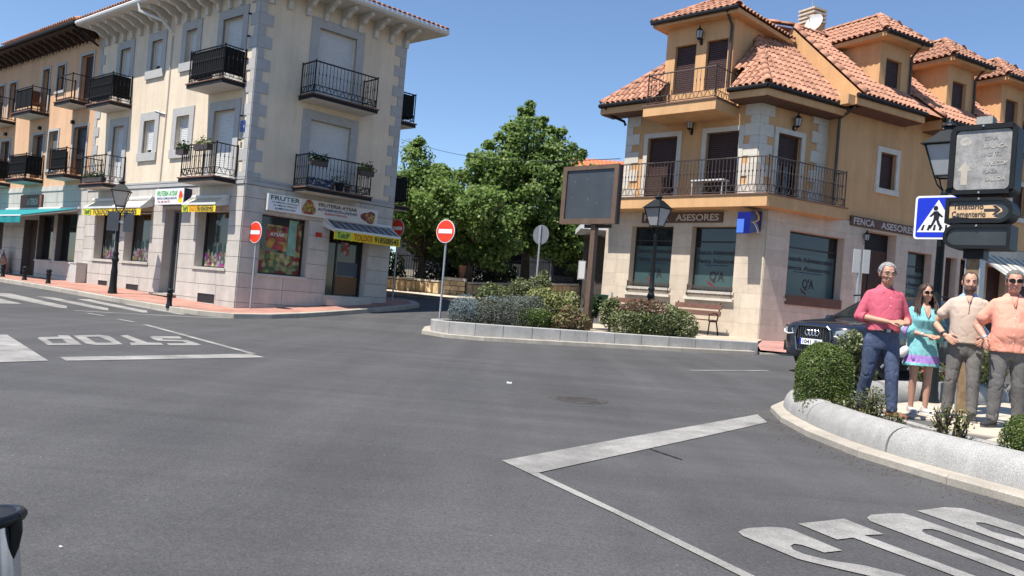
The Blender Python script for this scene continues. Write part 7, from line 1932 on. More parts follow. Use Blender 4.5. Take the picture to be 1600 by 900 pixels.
# blue and white cloth behind the low balcony rail over the shop
t = MB(); P = fB.p
t.fbox(fB, 1.55, 2.35, .70, .71, 2.86, 3.10); tag(t.build('patterned_cloth', print_mat('blue pattern', [(.03,.05,.2),(.5,.52,.55),(.06,.1,.3),(.45,.47,.5)], 16), None), 'blue and white patterned cloth tied inside the balcony rail over the fruit shop', 'cloth')
bc = thing('balcony_chair', 'rust coloured armchair on the second peach balcony of the top row', 'chair', fA.p(15.1, .3, 5.86))
mb = MB(); mb.fbox(fA, 14.8, 15.3, .12, .55, 6.15, 6.24); mb.build('seat', M['pot'], bc)
mb = MB(); mb.fbox(fA, 15.22, 15.3, .12, .55, 6.24, 6.75); mb.build('backrest', M['pot'], bc)
for s in (14.83, 15.27):
    for d in (.15, .52): mb = MB(); mb.tube([fA.p(s, d, 5.87), fA.p(s, d, 6.15)], .02, 5); mb.build('leg', M['pot'], bc)
# ================================================================== CAR
def make_car():
    nose = at(1271, 525, 16.0); gz = -.90
    U = fD.u; S_ = fD.n                              # towards the rear, towards the camera's side
    W = lambda x, y, z: Vector((nose.x, nose.y, gz)) + U * x + S_ * y + Vector((0, 0, z))
    car = thing('parked_car', 'dark navy SUV parked behind the pink shirted man, its ringed grille facing left', 'car', W(2.3, 0, 0))
    paint = mat('dark navy car paint', (.010,.012,.022), .22, .1, 2, 0, coat=1.0, spec=.6)
    glass = mat('car window glass', (.015,.02,.02), .04, .1, 2, 0, spec=.7)
    dark = mat('black car trim', (.010,.010,.011), .5, .1)
    chrome = mat('car chrome', (.26,.27,.28), .22, .05, 3, 0, metal=1.0)
    #        x    w    H    roof?
    st = [(.00,.56,.90,0),(.05,.72,.955,0),(.20,.86,.99,0),(.50,.925,1.03,0),(.95,.94,1.075,0),(1.28,.945,1.115,0),(1.42,.945,1.19,1),(1.78,.945,1.42,2),(2.12,.945,1.60,2),(2.7,.945,1.66,2),(3.3,.945,1.65,2),(3.8,.94,1.60,2),(4.15,.93,1.48,2),(4.42,.90,1.22,1),(4.52,.87,1.06,0),(4.60,.82,.92,0),(4.63,.72,.75,0)]
    rings = []
    for x, w, H, k in st:
        if k == 0: p = [(0, H), (.5*w, H - .008), (.86*w, H - .045), (.975*w, H - .13), (w, .66), (.985*w, .42), (.90*w, .27), (0, .25)]
        else:
            f = min(1, max(0, (H - 1.12) / .5)); wr = w * (.86 - .20 * f)
            p = [(0, H), (.5*w, H - .012), (wr, H - .05), (.975*w, 1.00 + .02 * (x - 1.3) / 3), (w, .68), (.985*w, .42), (.93*w, .27), (0, .25)]
        rings.append([(x, y, z) for y, z in p])
    n = 8; V = []; F = []; MI = []
    for r in rings:
        V += [W(x, y, z) for x, y, z in r] + [W(x, -y, z) for x, y, z in r[1:-1]]
    m = 14
    order = list(range(8)) + list(range(13, 7, -1))    # around the section
    for i in range(len(rings) - 1):
        for q in range(m):
            a, b = order[q], order[(q + 1) % m]
            F.append((i*m+a, i*m+b, (i+1)*m+b, (i+1)*m+a))
            top = {a, b} <= {0, 1, 2} or {a, b} <= {0, 8, 9}
            side = {a, b} in ({2, 3}, {9, 10})
            k = 0
            if i in (5, 6, 7) and top: k = 1
            if i in (11, 12) and top: k = 1
            if side and 7 <= i <= 11: k = 2
            MI.append(k)
    F.append(tuple(order)); MI.append(0); F.append(tuple((len(rings)-1)*m + o for o in reversed(order))); MI.append(0)
    me = bpy.data.meshes.new('body'); me.from_pydata([tuple(v) for v in V], [], F)
    for mm in (paint, glass, glass): me.materials.append(mm)
    me.polygons.foreach_set('material_index', MI)
    tmp = bpy.data.objects.new('body', me); C.objects.link(tmp)
    sm = tmp.modifiers.new('s', 'SUBSURF'); sm.levels = sm.render_levels = 2
    ev = bpy.data.meshes.new_from_object(tmp.evaluated_get(bpy.context.evaluated_depsgraph_get()))
    bpy.data.objects.remove(tmp)
    mi = [p.material_index for p in ev.polygons]
    for k, nm, mm in ((0, 'body', paint), (1, 'windscreen', glass), (2, 'side_window', glass)):
        bm = bmesh.new(); bm.from_mesh(ev)
        bm.faces.ensure_lookup_table(); bmesh.ops.delete(bm, geom=[f for f in bm.faces if f.material_index != k], context='FACES')
        for f in bm.faces: f.material_index = 0; f.smooth = True
        bmesh.ops.recalc_face_normals(bm, faces=bm.faces)
        q = bpy.data.meshes.new(nm); bm.to_mesh(q); bm.free(); q.materials.clear(); q.materials.append(mm); link(nm, q, car)
    def xs(y):                                          # front surface depth at lateral y
        a = abs(y); return .0 + .015 * (a / .4) ** 2 if a < .5 else .02 + (a - .5) ** 1.6 * .75
    def quadstrip(y0, y1, z0, z1, nm, mm, off=-.012, ny=6, par=car):
        mb = MB()
        for i in range(ny):
            a, b = y0 + (y1 - y0) * i / ny, y0 + (y1 - y0) * (i + 1) / ny
            mb.hexa([W(xs(a) + .05, a, z0), W(xs(b) + .05, b, z0), W(xs(b) + off, b, z0), W(xs(a) + off, a, z0), W(xs(a) + .06, a, z1), W(xs(b) + .06, b, z1), W(xs(b) + off + .01, b, z1), W(xs(a) + off + .01, a, z1)])
        return mb.build(nm, mm, par)
    g_ = quadstrip(-.40, .40, .42, .87, 'grille', dark, -.02)
    mb = MB(); out = [(-.36, .40), (.36, .40), (.42, .66), (.39, .83), (.33, .885), (-.33, .885), (-.39, .83), (-.42, .66), (-.36, .40)]
    mb.tube([W(xs(y) - .035, y, z) for y, z in out], .02, 6); mb.build('grille_frame', chrome, g_)
    for i in range(13):
        y = -.36 + i * .06; mb = MB(); mb.tube([W(xs(y) - .028, y, .44), W(xs(y) - .028, y, .85)], .006, 4); mb.build('grille_bar', chrome, g_)
    mb = MB()
    for i in range(4):
        y = -.114 + i * .076; mb.tube([W(xs(y) - .045, y + .052 * math.cos(w * .3927), .755 + .052 * math.sin(w * .3927)) for w in range(17)], .0085, 6)
    mb.build('ring_emblem', mat('emblem chrome', (.78,.78,.80), .2, .03, 3, 0, metal=.9), car)
    mb = MB(); mb.hexa([W(-.055, -.26, .52), W(-.055, .26, .52), W(-.068, .26, .52), W(-.068, -.26, .52), W(-.052, -.26, .635), W(-.052, .26, .635), W(-.066, .26, .635), W(-.066, -.26, .635)]); pl = mb.build('licence_plate', M['paint'], car)
    mb = MB(); mb.hexa([W(-.066, -.26, .522), W(-.066, -.225, .522), W(-.0695, -.225, .522), W(-.0695, -.26, .522), W(-.064, -.26, .633), W(-.064, -.225, .633), W(-.0675, -.225, .633), W(-.0675, -.26, .633)]); mb.build('plate_band', M['blue'], pl)
    text('1041', W(-.067, -.09, .578), S_, -U, M['ink_dark'], pl, width=.20, height=.075); text('JBV', W(-.067, .14, .578), S_, -U, M['ink_dark'], pl, width=.15, height=.075)
    lamp = mat('headlamp glass', (.28,.30,.31), .08, .15, 12, 0, spec=.8); ledm = mat('headlamp chrome', (.7,.7,.72), .2, .1, 3, 0, metal=.8)
    for s in (-1, 1):
        mb = MB(); pts = [(.47, .70), (.62, .685), (.80, .72), (.885, .80), (.87, .865), (.70, .875), (.50, .82)]
        def dep(y): return xs(y) - .02 + (.05 if y > .8 else 0)
        fr_ = [W(dep(y), s * y, z) for y, z in pts]; bk = [W(dep(y) + .10, s * y, z) for y, z in pts]; k = len(pts)
        mb.add(fr_ + bk, [tuple(range(k))] + [(i, (i + 1) % k, k + (i + 1) % k, k + i) for i in range(k)]); hl = mb.build('headlight', dark, car)
        mb = MB(); mb.add([W(dep(y) - .006, s * (y * .94 + .04), z * .94 + .048) for y, z in pts], [tuple(range(k))]); mb.build('lens', lamp, hl)
        mb = MB(); mb.tube([W(dep(y) - .014, s * y, z) for y, z in ((.48, .72), (.62, .70), (.80, .735), (.87, .79))], .010, 5); mb.build('light_strip', M['paint'], hl)
        q = quadstrip(*(sorted((s * .46, s * .84))), .36, .56, 'air_intake', dark, -.008, 5)
        # mirrors, doors seams, wheels
        mb = MB(); mb.tube([W(1.72, s * .93, 1.02), W(1.70, s * 1.02, 1.06), W(1.66, s * 1.10, 1.09)], [.03, .075, .06], 8); mb.build('wing_mirror', paint, car, smooth=True)
        for x in (.93, 3.74):
            mb = MB(); mb.prism([(.36 * math.cos(i * .2618), .36 * math.sin(i * .2618)) for i in range(24)], lambda a, b, t: W(x + a, s * t, .35 + b), .72, .955); wh = mb.build('wheel', dark, car)
            mb = MB(); mb.prism([(.25 * math.cos(i * .2618), .25 * math.sin(i * .2618)) for i in range(24)], lambda a, b, t: W(x + a, s * t, .35 + b), .955, .962); mb.build('rim_disc', M['iron'], wh)
            mb = MB()
            for i in range(5):
                w = i * 1.2566; mb.tube([W(x, s * .965, .35), W(x + .24 * math.cos(w), s * .965, .35 + .24 * math.sin(w))], .022, 4)
            mb.build('spokes', M['galv'], wh)
            mb = MB(); mb.tube([W(x + .42 * math.cos(i * math.pi / 12), s * .952, .35 + .42 * math.sin(i * math.pi / 12)) for i in range(13)], .025, 5); mb.build('wheel_arch', dark, car)
        mb = MB(); mb.tube([W(1.45, s * .955, .95), W(1.48, s * .96, .4), W(2.6, s * .96, .36), W(2.62, s * .955, .96)], .004, 3); mb.tube([W(2.64, s * .955, .96), W(2.64, s * .96, .36), W(3.4, s * .96, .38)], .004, 3); mb.build('door_seam', M['black'], car)
        mb = MB(); mb.tube([W(2.05, s * .75, 1.60), W(2.8, s * .74, 1.68), W(3.8, s * .74, 1.64)], .016, 6); mb.build('roof_rail', dark, car)
        for x in (2.35, 3.2): mb = MB(); mb.tube([W(x, s * .965, .88), W(x + .2, s * .965, .885)], .014, 5); mb.build('door_handle', paint, car)
    # light trim round the windscreen and wiper
    mb = MB(); mb.tube([W(1.33, .72, 1.13), W(1.30, .0, 1.145), W(1.33, -.72, 1.13)], .012, 5); mb.build('wiper_cowl', dark, car)
    quadstrip(-.7, .7, .27, .36, 'lower_grille', dark, -.006, 8)
make_car()
# ================================================================== PEOPLE
def capsule(mb, a, b, ra, rb, n=12, m=4):
    a, b = Vector(a), Vector(b); d = (b - a)
    if d.length < 1e-5: d = Vector((0, 0, 1e-4)); b = a + d
    t = d.normalized(); pts = []; rs = []
    for i in range(m): w = math.pi / 2 * (1 - i / m); pts.append(a - t * ra * math.sin(w)); rs.append(max(.0005, ra * math.cos(w)))
    pts.append(a); rs.append(ra); pts.append(b); rs.append(rb)
    for i in range(1, m + 1): w = math.pi / 2 * i / m; pts.append(b + t * rb * math.sin(w)); rs.append(max(.0005, rb * math.cos(w)))
    ax = t.orthogonal().normalized(); c = t.cross(ax); base = len(mb.v)
    for p, r in zip(pts, rs):
        for k in range(n): w = 2 * math.pi * k / n; mb.v.append(tuple(p + (ax * math.cos(w) + c * math.sin(w)) * r))
    k_ = len(pts)
    fs = [(base+i*n+k, base+i*n+(k+1)%n, base+(i+1)*n+(k+1)%n, base+(i+1)*n+k) for i in range(k_-1) for k in range(n)]
    fs += [tuple(base+k for k in reversed(range(n))), tuple(base+(k_-1)*n+k for k in range(n))]
    mb.f += fs; mb.mi += [0] * len(fs)
def chain(mb, pts, rs):
    for i in range(len(pts) - 1): capsule(mb, pts[i], pts[i+1], rs[i], rs[i+1])
def ellipsoid(mb, c, r, rot=None, n=16, m=10):
    c = Vector(c); base = len(mb.v)
    for i in range(m + 1):
        w = math.pi * i / m
        for k in range(n):
            q = 2 * math.pi * k / n; p = Vector((r[0]*math.sin(w)*math.cos(q), r[1]*math.sin(w)*math.sin(q), r[2]*math.cos(w)))
            if i in (0, m): p = Vector((r[0]*.001*math.cos(q), r[1]*.001*math.sin(q), p.z))
            if rot: p = rot @ p
            mb.v.append(tuple(c + p))
    fs = [(base+i*n+k, base+(i+1)*n+k, base+(i+1)*n+(k+1)%n, base+i*n+(k+1)%n) for i in range(m) for k in range(n)]
    fs += [tuple(base + k for k in range(n)), tuple(base + m*n + k for k in reversed(range(n)))]
    mb.f += fs; mb.mi += [0] * len(fs)
def loft(mb, secs, n=24, e=2.3):
    """sections (z, cx, cy, rx, ry)"""
    base = len(mb.v)
    for z, cx, cy, rx, ry in secs:
        for k in range(n):
            w = 2 * math.pi * k / n; c, s = math.cos(w), math.sin(w)
            mb.v.append((cx + rx * math.copysign(abs(c) ** (2/e), c), cy + ry * math.copysign(abs(s) ** (2/e), s), z))
    k_ = len(secs)
    fs = [(base+i*n+k, base+i*n+(k+1)%n, base+(i+1)*n+(k+1)%n, base+(i+1)*n+k) for i in range(k_-1) for k in range(n)]
    fs += [tuple(base+k for k in reversed(range(n))), tuple(base+(k_-1)*n+k for k in range(n))]
    mb.f += fs; mb.mi += [0] * len(fs)
def fuse(mb, name, m, parent=None, voxel=.009, smooth=4, fold=None, label=None):
    """one continuous skin over the closed pieces"""
    me = bpy.data.meshes.new(name); me.from_pydata(mb.v, [], mb.f)
    bm = bmesh.new(); bm.from_mesh(me); bmesh.ops.recalc_face_normals(bm, faces=bm.faces); bm.to_mesh(me); bm.free()
    o = bpy.data.objects.new(name, me); C.objects.link(o)
    r = o.modifiers.new('r', 'REMESH'); r.mode = 'VOXEL'; r.voxel_size = voxel; r.use_smooth_shade = True
    if smooth: s = o.modifiers.new('s', 'SMOOTH'); s.iterations = smooth; s.factor = .5
    ev = bpy.data.meshes.new_from_object(o.evaluated_get(bpy.context.evaluated_depsgraph_get()))
    bpy.data.objects.remove(o); bpy.data.meshes.remove(me); ev.name = name
    if fold:
        nv = len(ev.vertices); co = np.empty(nv * 3); ev.vertices.foreach_get('co', co); co = co.reshape(-1, 3); no = np.empty(nv * 3); ev.vertices.foreach_get('normal', no); no = no.reshape(-1, 3)
        for i in range(nv): co[i] += no[i] * fold(Vector(co[i]))
        ev.vertices.foreach_set('co', co.reshape(-1))
    ev.materials.clear(); ev.materials.append(m)
    ev.polygons.foreach_set('use_smooth', [True] * len(ev.polygons)); ev.update()
    return link(name, ev, parent)
def hand(mb, wrist, d, pn, side, k=1.0, curl=.35, spread=.0):
    """palm and five fingers; d along the hand, pn out of the palm, side towards the thumb"""
    wrist = Vector(wrist); d = Vector(d).normalized(); pn = Vector(pn); pn = (pn - d * pn.dot(d)).normalized(); s = d.cross(pn); s = s if s.dot(Vector(side)) > 0 else -s
    for o in (-.024, -.008, .008, .024): capsule(mb, wrist + (d * .018 + s * o * .75) * k, wrist + (d * .082 + s * o * 1.1) * k, .0155 * k, .0125 * k, 8, 3)
    for o, L_ in ((.031, .072), (.011, .080), (-.010, .074), (-.030, .058)):
        p = wrist + (d * .088 + s * o) * k; q = d + s * o * (2 + spread); a = curl * random.uniform(.85, 1.15)
        for j, f in enumerate((.45, .32, .23)):
            ang = a * (j + .6); v = (q.normalized() * math.cos(ang) + pn * math.sin(ang)).normalized(); e = p + v * L_ * f * k
            capsule(mb, p, e, (.0098 - .0011 * j) * k, (.0092 - .0012 * j) * k, 8, 3); p = e
    p = wrist + (d * .028 + s * .028) * k
    for j, (f, v) in enumerate(((.042, d * .75 + s * .75 + pn * .25), (.030, d * .95 + s * .3 + pn * .35), (.024, d * 1.0 + s * .05 + pn * .4))):
        e = p + v.normalized() * f * k; capsule(mb, p, e, (.0125 - .0015 * j) * k, (.0115 - .0018 * j) * k, 8, 3); p = e
SKIN = {}
def skin(name, col): return mat(name, col, .55, .06, 14, .06, 160, .4, fine=.04, fs=120)
def folded(amp, sc=(9, 9, 6), extra=None):
    """soft swelling between sharper creases that run slantwise"""
    def f(p):
        q = Vector((p.x * sc[0] + p.z * 2.2, p.y * sc[1], p.z * sc[2] - p.x * 2.5))
        a = abs(mnoise.noise(q)); b = abs(mnoise.noise(q * 2.2 + Vector((7, 3, 1))))
        c1 = max(0, 1 - a * 5.5); c2 = max(0, 1 - b * 4.5)
        return (.5 * mnoise.noise(q * .6) - .85 * c1 * c1 - .40 * c2 * c2) * amp * (extra(p) if extra else 1)
    return f
def head_parts(mb, c, R, k=1.0, jaw=1.0, female=False):
    """cranium, jaw, nose, ears; c = head centre, R = rotation"""
    T = lambda x, y, z: c + R @ (Vector((x, y, z)) * k)
    E = lambda p, r: ellipsoid(mb, T(*p), tuple(q * k for q in r), R)
    E((0, .012, .035), (.074, .094, .082)); E((0, -.018, -.005), (.066, .074, .085)); E((0, -.030, -.062), (.052 * jaw, .056, .050)); E((0, -.066, -.088), (.022 * jaw, .018, .018))
    E((.030, -.068, -.022), (.022, .018, .022)); E((-.030, -.068, -.022), (.022, .018, .022))          # cheeks
    E((.028, -.076, .032), (.026, .012, .010)); E((-.028, -.076, .032), (.026, .012, .010))            # brows
    capsule(mb, T(0, -.084, .018), T(0, -.104, -.022), .008 * k, .0125 * k); E((.011, -.094, -.026), (.008, .009, .007)); E((-.011, -.094, -.026), (.008, .009, .007))
    E((0, -.086, -.050), (.020, .008, .006)); E((0, -.084, -.060), (.018, .008, .007))
    for s in (-1, 1): E((s * .077, .012, .000), (.009, .019, .031)); E((s * .076, .008, -.026), (.007, .009, .010))
def face_parts(person, c, R, k, glasses=None, mouth=(.36,.13,.11), brow=(.06,.05,.045)):
    T = lambda x, y, z: c + R @ (Vector((x, y, z)) * k)
    eye = mat('eye white', (.34,.31,.29), .3, .02, 3, 0); iris = mat('dark iris', (.03,.02,.015), .2, .1, 3, 0)
    for s in (-1, 1):
        if glasses != 'sun':
            mb = MB(); ellipsoid(mb, T(s * .030, -.080, .014), (.0125 * k, .007 * k, .006 * k), R, 10, 6); e = mb.build('eye', eye, person, smooth=True)
            mb = MB(); ellipsoid(mb, T(s * .030, -.0855, .014), (.0052 * k, .003 * k, .0052 * k), R, 8, 5); mb.build('iris', iris, e)
        mb = MB(); mb.tube([T(s * .012, -.090, .034), T(s * .030, -.091, .040), T(s * .050, -.080, .034)], [.0035 * k, .0045 * k, .002 * k], 5); mb.build('eyebrow', mat('brow %.2f' % brow[0], brow, .8, .1), person)
    mb = MB(); mb.tube([T(-.022, -.086, -.053), T(-.010, -.0945, -.056), T(.010, -.0945, -.056), T(.022, -.086, -.053)], [.002*k, .0045*k, .0045*k, .002*k], 6); mb.build('lips', mat('lips %.2f' % mouth[0], mouth, .5, .1), person)
    if glasses:
        fr = M['black']; g = MB()
        for s in (-1, 1):
            lens = [(s * (.034 + .028 * math.cos(w * .5236) ), .016 + .021 * math.copysign(abs(math.sin(w * .5236)) ** .8, math.sin(w * .5236))) for w in range(12)]
            L3 = [T(x, -.106 + .012 * (abs(x) / .06) ** 2, z) for x, z in lens]
            g.tube(L3 + [L3[0]], .0024 * k if glasses != 'sun' else .003 * k, 5)
            g.tube([T(s * .061, -.094, .022), T(s * .080, -.04, .020), T(s * .080, .015, .012)], .0025 * k, 4)
        g.tube([T(-.009, -.106, .020), T(.009, -.106, .020)], .0025 * k, 4)
        gf = g.build('glasses' if glasses != 'sun' else 'sunglasses', fr, person)
        for s in (-1, 1):
            mb = MB(); pts = [(s * (.034 + .0278 * math.cos(w * .5236)), .016 + .0205 * math.copysign(abs(math.sin(w * .5236)) ** .8, math.sin(w * .5236))) for w in range(12)]
            mb.prism(pts, lambda a, b, t: T(a, -.1055 + .012 * (abs(a) / .06) ** 2 + t, b), -.001, .001)
            if glasses == 'sun': mb.build('lens', mat('dark lens', (.007,.007,.008), .25, .1, 3, 0, spec=.25), gf)
def scalp(person, c, R, k, m, top_=.100, temple=.012, side=-.03, back=-.06, thick=.010, name='hair', part=0.0):
    """hair shell with an uneven hairline: high forehead, receding temples, sideburns, nape"""
    bm = bmesh.new(); bmesh.ops.create_icosphere(bm, subdivisions=6, radius=1); dele = []
    sm = lambda a, b, x: (lambda t: t * t * (3 - 2 * t))(min(1, max(0, (x - a) / (b - a))))
    for v in bm.verts:
        w = v.co.copy(); ph = abs(math.degrees(math.atan2(w.x, -w.y)))
        line = top_ + temple * math.exp(-((ph - 38) / 16) ** 2) - part * sm(8, 50, ph)
        line = line + (side - line) * sm(52, 74, ph); line = line + (back - line) * sm(84, 112, ph)
        if 78 < ph < 108: line = max(line, .022 - abs(ph - 93) * .0006)
        line += .007 * mnoise.noise(w * 16) + .004 * mnoise.noise(w * 40)
        p = Vector((w.x * .0755, .013 + w.y * .0965, .034 + w.z * .085)); g = sm(0, .035, p.z - line)
        p += w * (thick * g + .0012) + w * .0035 * g * (mnoise.noise(Vector((w.x * 30, w.y * 9, w.z * 9))) + .6 * mnoise.noise(w * 45))
        v.co = c + R @ (p * k)
        if p.z < line: dele.append(v)
    bmesh.ops.delete(bm, geom=dele, context='VERTS')
    for f in bm.faces: f.smooth = True
    me = bpy.data.meshes.new(name); bm.to_mesh(me); bm.free(); me.materials.append(m)
    return link(name, me, person)
def shoe(person, ankle, yaw, k, m, sole, L_=.27, name='shoe'):
    R = Matrix.Rotation(yaw, 3, 'Z'); T = lambda x, y, z: Vector((ankle[0], ankle[1], 0)) + R @ (Vector((x, y, z)) * k)
    mb = MB(); loftp = []
    ellipsoid(mb, T(0, .02, .05), (.040*k, .055*k, .05*k), R); ellipsoid(mb, T(0, -.06, .042), (.043*k, .085*k, .036*k), R); ellipsoid(mb, T(0, -.13, .034), (.043*k, .062*k, .028*k), R); capsule(mb, T(0, .01, .05), T(0, .012, .095), .044*k, .04*k)
    s = fuse(mb, name, m, person, .007, 3)
    mb = MB(); pts = []
    for i in range(20):
        w = 2 * math.pi * i / 20; x = .047 * math.cos(w); y = -.055 + .135 * math.sin(w); pts.append((x * (1.0 if y < 0 else .85), y))
    mb.prism(pts, lambda a, b, t: T(a, b, t), .0, .024); mb.build('sole', sole, s)
    return s
def person(label, loc, rz, H, cfg):
    """built in place: local frame faces -y; returns the body object"""
    k = H / 1.76; Rz = Matrix.Rotation(rz, 4, 'Z'); rnd = random.Random(cfg.get('seed', 1)); random.seed(cfg.get('seed', 1))
    S = lambda p: Vector(p) * k
    fem = cfg.get('female', False); bw = cfg.get('bw', 1.0); belly = cfg.get('belly', 0.0)
    sh = (.165 if fem else .195) * bw
    tor = [(.80,0,.0,.14,.10),(.86,0,.0,.165,.118),(.94,0,.0,.172,.125),(1.02,0,-.004-belly*.3,.158,.115+belly*.5),(1.12,0,-.006-belly*.5,.160,.115+belly*.6),(1.24,0,-.004-belly*.2,.178,.122+belly*.2),(1.34,0,.004,.188,.118),(1.41,0,.01,.175,.098),(1.45,0,.014,.13,.080),(1.49,0,.012,.062,.060)]
    if fem: tor = [(.80,0,0,.15,.11),(.86,0,0,.175,.125),(.94,0,0,.168,.12),(1.04,0,0,.13,.10),(1.14,0,0,.135,.10),(1.26,0,-.015,.155,.125),(1.34,0,0,.155,.108),(1.41,0,.01,.145,.085),(1.45,0,.014,.10,.07),(1.49,0,.012,.052,.052)]
    tor = [(z, x, y, rx * (bw if z > .84 else 1), ry) for z, x, y, rx, ry in tor]
    hipx = .092
    hip = {'R': Vector((-hipx, 0, .90)), 'L': Vector((hipx, 0, .90))}
    A = cfg['feet']; legs = {}
    for s in 'RL':
        ax, ay, yaw = A[s]; an = Vector((ax, ay, .085)); h_ = hip[s]
        kn = (h_ + an) / 2 + Vector((0, -.035 - cfg.get('bend', {}).get(s, 0), .02)); kn.z = .49; legs[s] = (h_, kn, an, yaw)
    arms = {}
    for s in 'RL':
        sx = -1 if s == 'R' else 1; el, wr, hd, pn = cfg['arms'][s]; arms[s] = (Vector((sx * (sh - .030), .012, 1.378)), Vector(el), Vector(wr), Vector(hd), Vector(pn))
    yaw, pitch = cfg.get('head', (0, 0)); HR = Matrix.Rotation(yaw, 3, 'Z') @ Matrix.Rotation(pitch, 3, 'X') @ Matrix.Rotation(cfg.get('tilt', 0), 3, 'Y')
    hc = Vector((0, -.022, 1.630)); hk = cfg.get('hk', 1.0) * 1.06
    sk = cfg['skin']
    # the body: one continuous skin
    mb = MB(); loft(mb, tor)
    capsule(mb, (0, .012, 1.46), hc + Vector((0, .02, -.06)), .056 * (.85 if fem else 1), .052 * (.85 if fem else 1))
    head_parts(mb, hc, HR, hk, cfg.get('jaw', 1.0), fem)
    for s in 'RL':
        h_, kn, an, yw = legs[s]; f = .92 if fem else 1
        chain(mb, [h_, h_.lerp(kn, .5), kn, kn.lerp(an, .35) + Vector((0, .012, 0)), kn.lerp(an, .75), an], [.088*f, .073*f, .052*f, .055*f, .040*f, .036*f])
        Ry = Matrix.Rotation(yw, 3, 'Z'); capsule(mb, an - Vector((0, 0, .04)), an + Ry @ Vector((0, -.13, -.055)), .036, .026)
        a, el, wr, hd, pn = arms[s]; f = .80 if fem else 1
        chain(mb, [a, a.lerp(el, .4), el, el.lerp(wr, .3), wr], [.056*f, .047*f, .039*f, .041*f, .027*f])
        hand(mb, wr, hd, pn, cfg.get('thumb', {}).get(s, (0, 0, 1)), .92 if fem else 1.02, cfg.get('curl', .35))
    for i in range(len(mb.v)): mb.v[i] = tuple(Vector(mb.v[i]) * k)
    body = fuse(mb, 'person', sk, None, .0068, 2)
    body.location = loc; body.rotation_euler = (0, 0, rz)
    tag(body, label, 'person')
    # children are built in the same local frame
    real_link = globals()['link']
    def sub(mbx, name, m, **kw):
        for i in range(len(mbx.v)): mbx.v[i] = tuple(Vector(mbx.v[i]) * k)
        return fuse(mbx, name, m, None, **kw)
    def give(o, parent=body):
        o.parent = parent; o.matrix_parent_inverse = Matrix.Identity(4); return o
    class Holder: pass
    kids = []
    hold = bpy.data.objects.new('tmp', None); C.objects.link(hold)
    cfg['dress'](dict(tor=tor, legs=legs, arms=arms, hc=hc, HR=HR, hk=hk, k=k, sh=sh, body=hold, sub=lambda *a, **kw: give(sub(*a, **kw), hold), S=S))
    face_parts(hold, hc * k, HR, hk * k, cfg.get('glasses'), cfg.get('mouth', (.36,.13,.11)), cfg.get('brow', (.06,.05,.045)))
    for s in 'RL':
        an, yw = legs[s][2], legs[s][3]; shoe(hold, an * k, yw, k, cfg['shoe'], cfg['sole'])
    for ch in list(hold.children):
        ch.parent = body; ch.matrix_parent_inverse = Matrix.Identity(4)
    bpy.data.objects.remove(hold)
    return body
def trousers(q, m, waist=1.0, r=1.0, hem=.055, seed=0, low=.105):
    mb = MB(); tor = q['tor']
    secs = [(z, x, y, rx + .014, ry + .014) for z, x, y, rx, ry in tor if z < 1.0]; secs = [(.765, 0, 0, .165, .115), (.80, 0, 0, .17, .125)] + secs[1:] + [(waist, 0, tor[3][2], tor[3][3] + .016, tor[3][4] + .012)]
    loft(mb, secs)
    for s in 'RL':
        h_, kn, an, yw = q['legs'][s]; e = Vector((an.x, an.y, low))
        chain(mb, [h_ - Vector((0, 0, .03)), h_.lerp(kn, .5), kn, kn.lerp(e, .5) + Vector((0, .012, 0)), e], [.104*r, .092*r, .074*r, .070*r, .062*r])
    zc = .49
    def ext(p): z = p.z / q['k']; return .8 if z > .9 else .7 + 1.6 * math.exp(-((z - zc) / .12) ** 2) + 2.2 * math.exp(-((z - .14) / .10) ** 2) + .8 * math.exp(-((z - .80) / .07) ** 2)
    return q['sub'](mb, 'trousers', m, voxel=.011, smooth=2, fold=folded(.0045, (7, 7, 5), ext))
def top(q, m, hem, sleeve, r=.020, name='shirt', loose=0.0, amp=.013, neck=1.475, sl_r=1.0, belly=0.0, hem_rx=None):
    mb = MB(); secs = []
    for z, x, y, rx, ry in q['tor']:
        if z < hem - .02 or z > neck: continue
        lo = loose * max(0, min(1, (1.25 - z) / .25)); secs.append((z, x, y, rx + r + lo, ry + r + lo * .8))
    z0 = secs[0]; secs = [(hem, z0[1], z0[2], z0[3] + .004, z0[4] + .004)] + [s for s in secs if s[0] > hem + .02] + [(neck, 0, .012, .070, .066)]
    loft(mb, secs)
    for s in 'RL':
        a, el, wr, hd, pn = q['arms'][s]
        pts = [a, a.lerp(el, .45)]; rs = [.068, .061 * sl_r]
        if sleeve <= 1: pts.append(a.lerp(el, sleeve)); rs.append(.066 * sl_r)
        else: pts += [el, el.lerp(wr, sleeve - 1)]; rs += [.054 * sl_r, .054 * sl_r]
        chain(mb, pts, rs)
    def ext(p): z = p.z / q['k']; return .75 + .9 * math.exp(-((z - hem - .05) / .10) ** 2)
    return q['sub'](mb, name, m, voxel=.010, smooth=2, fold=folded(amp * .38, (7, 7, 4.5), ext))
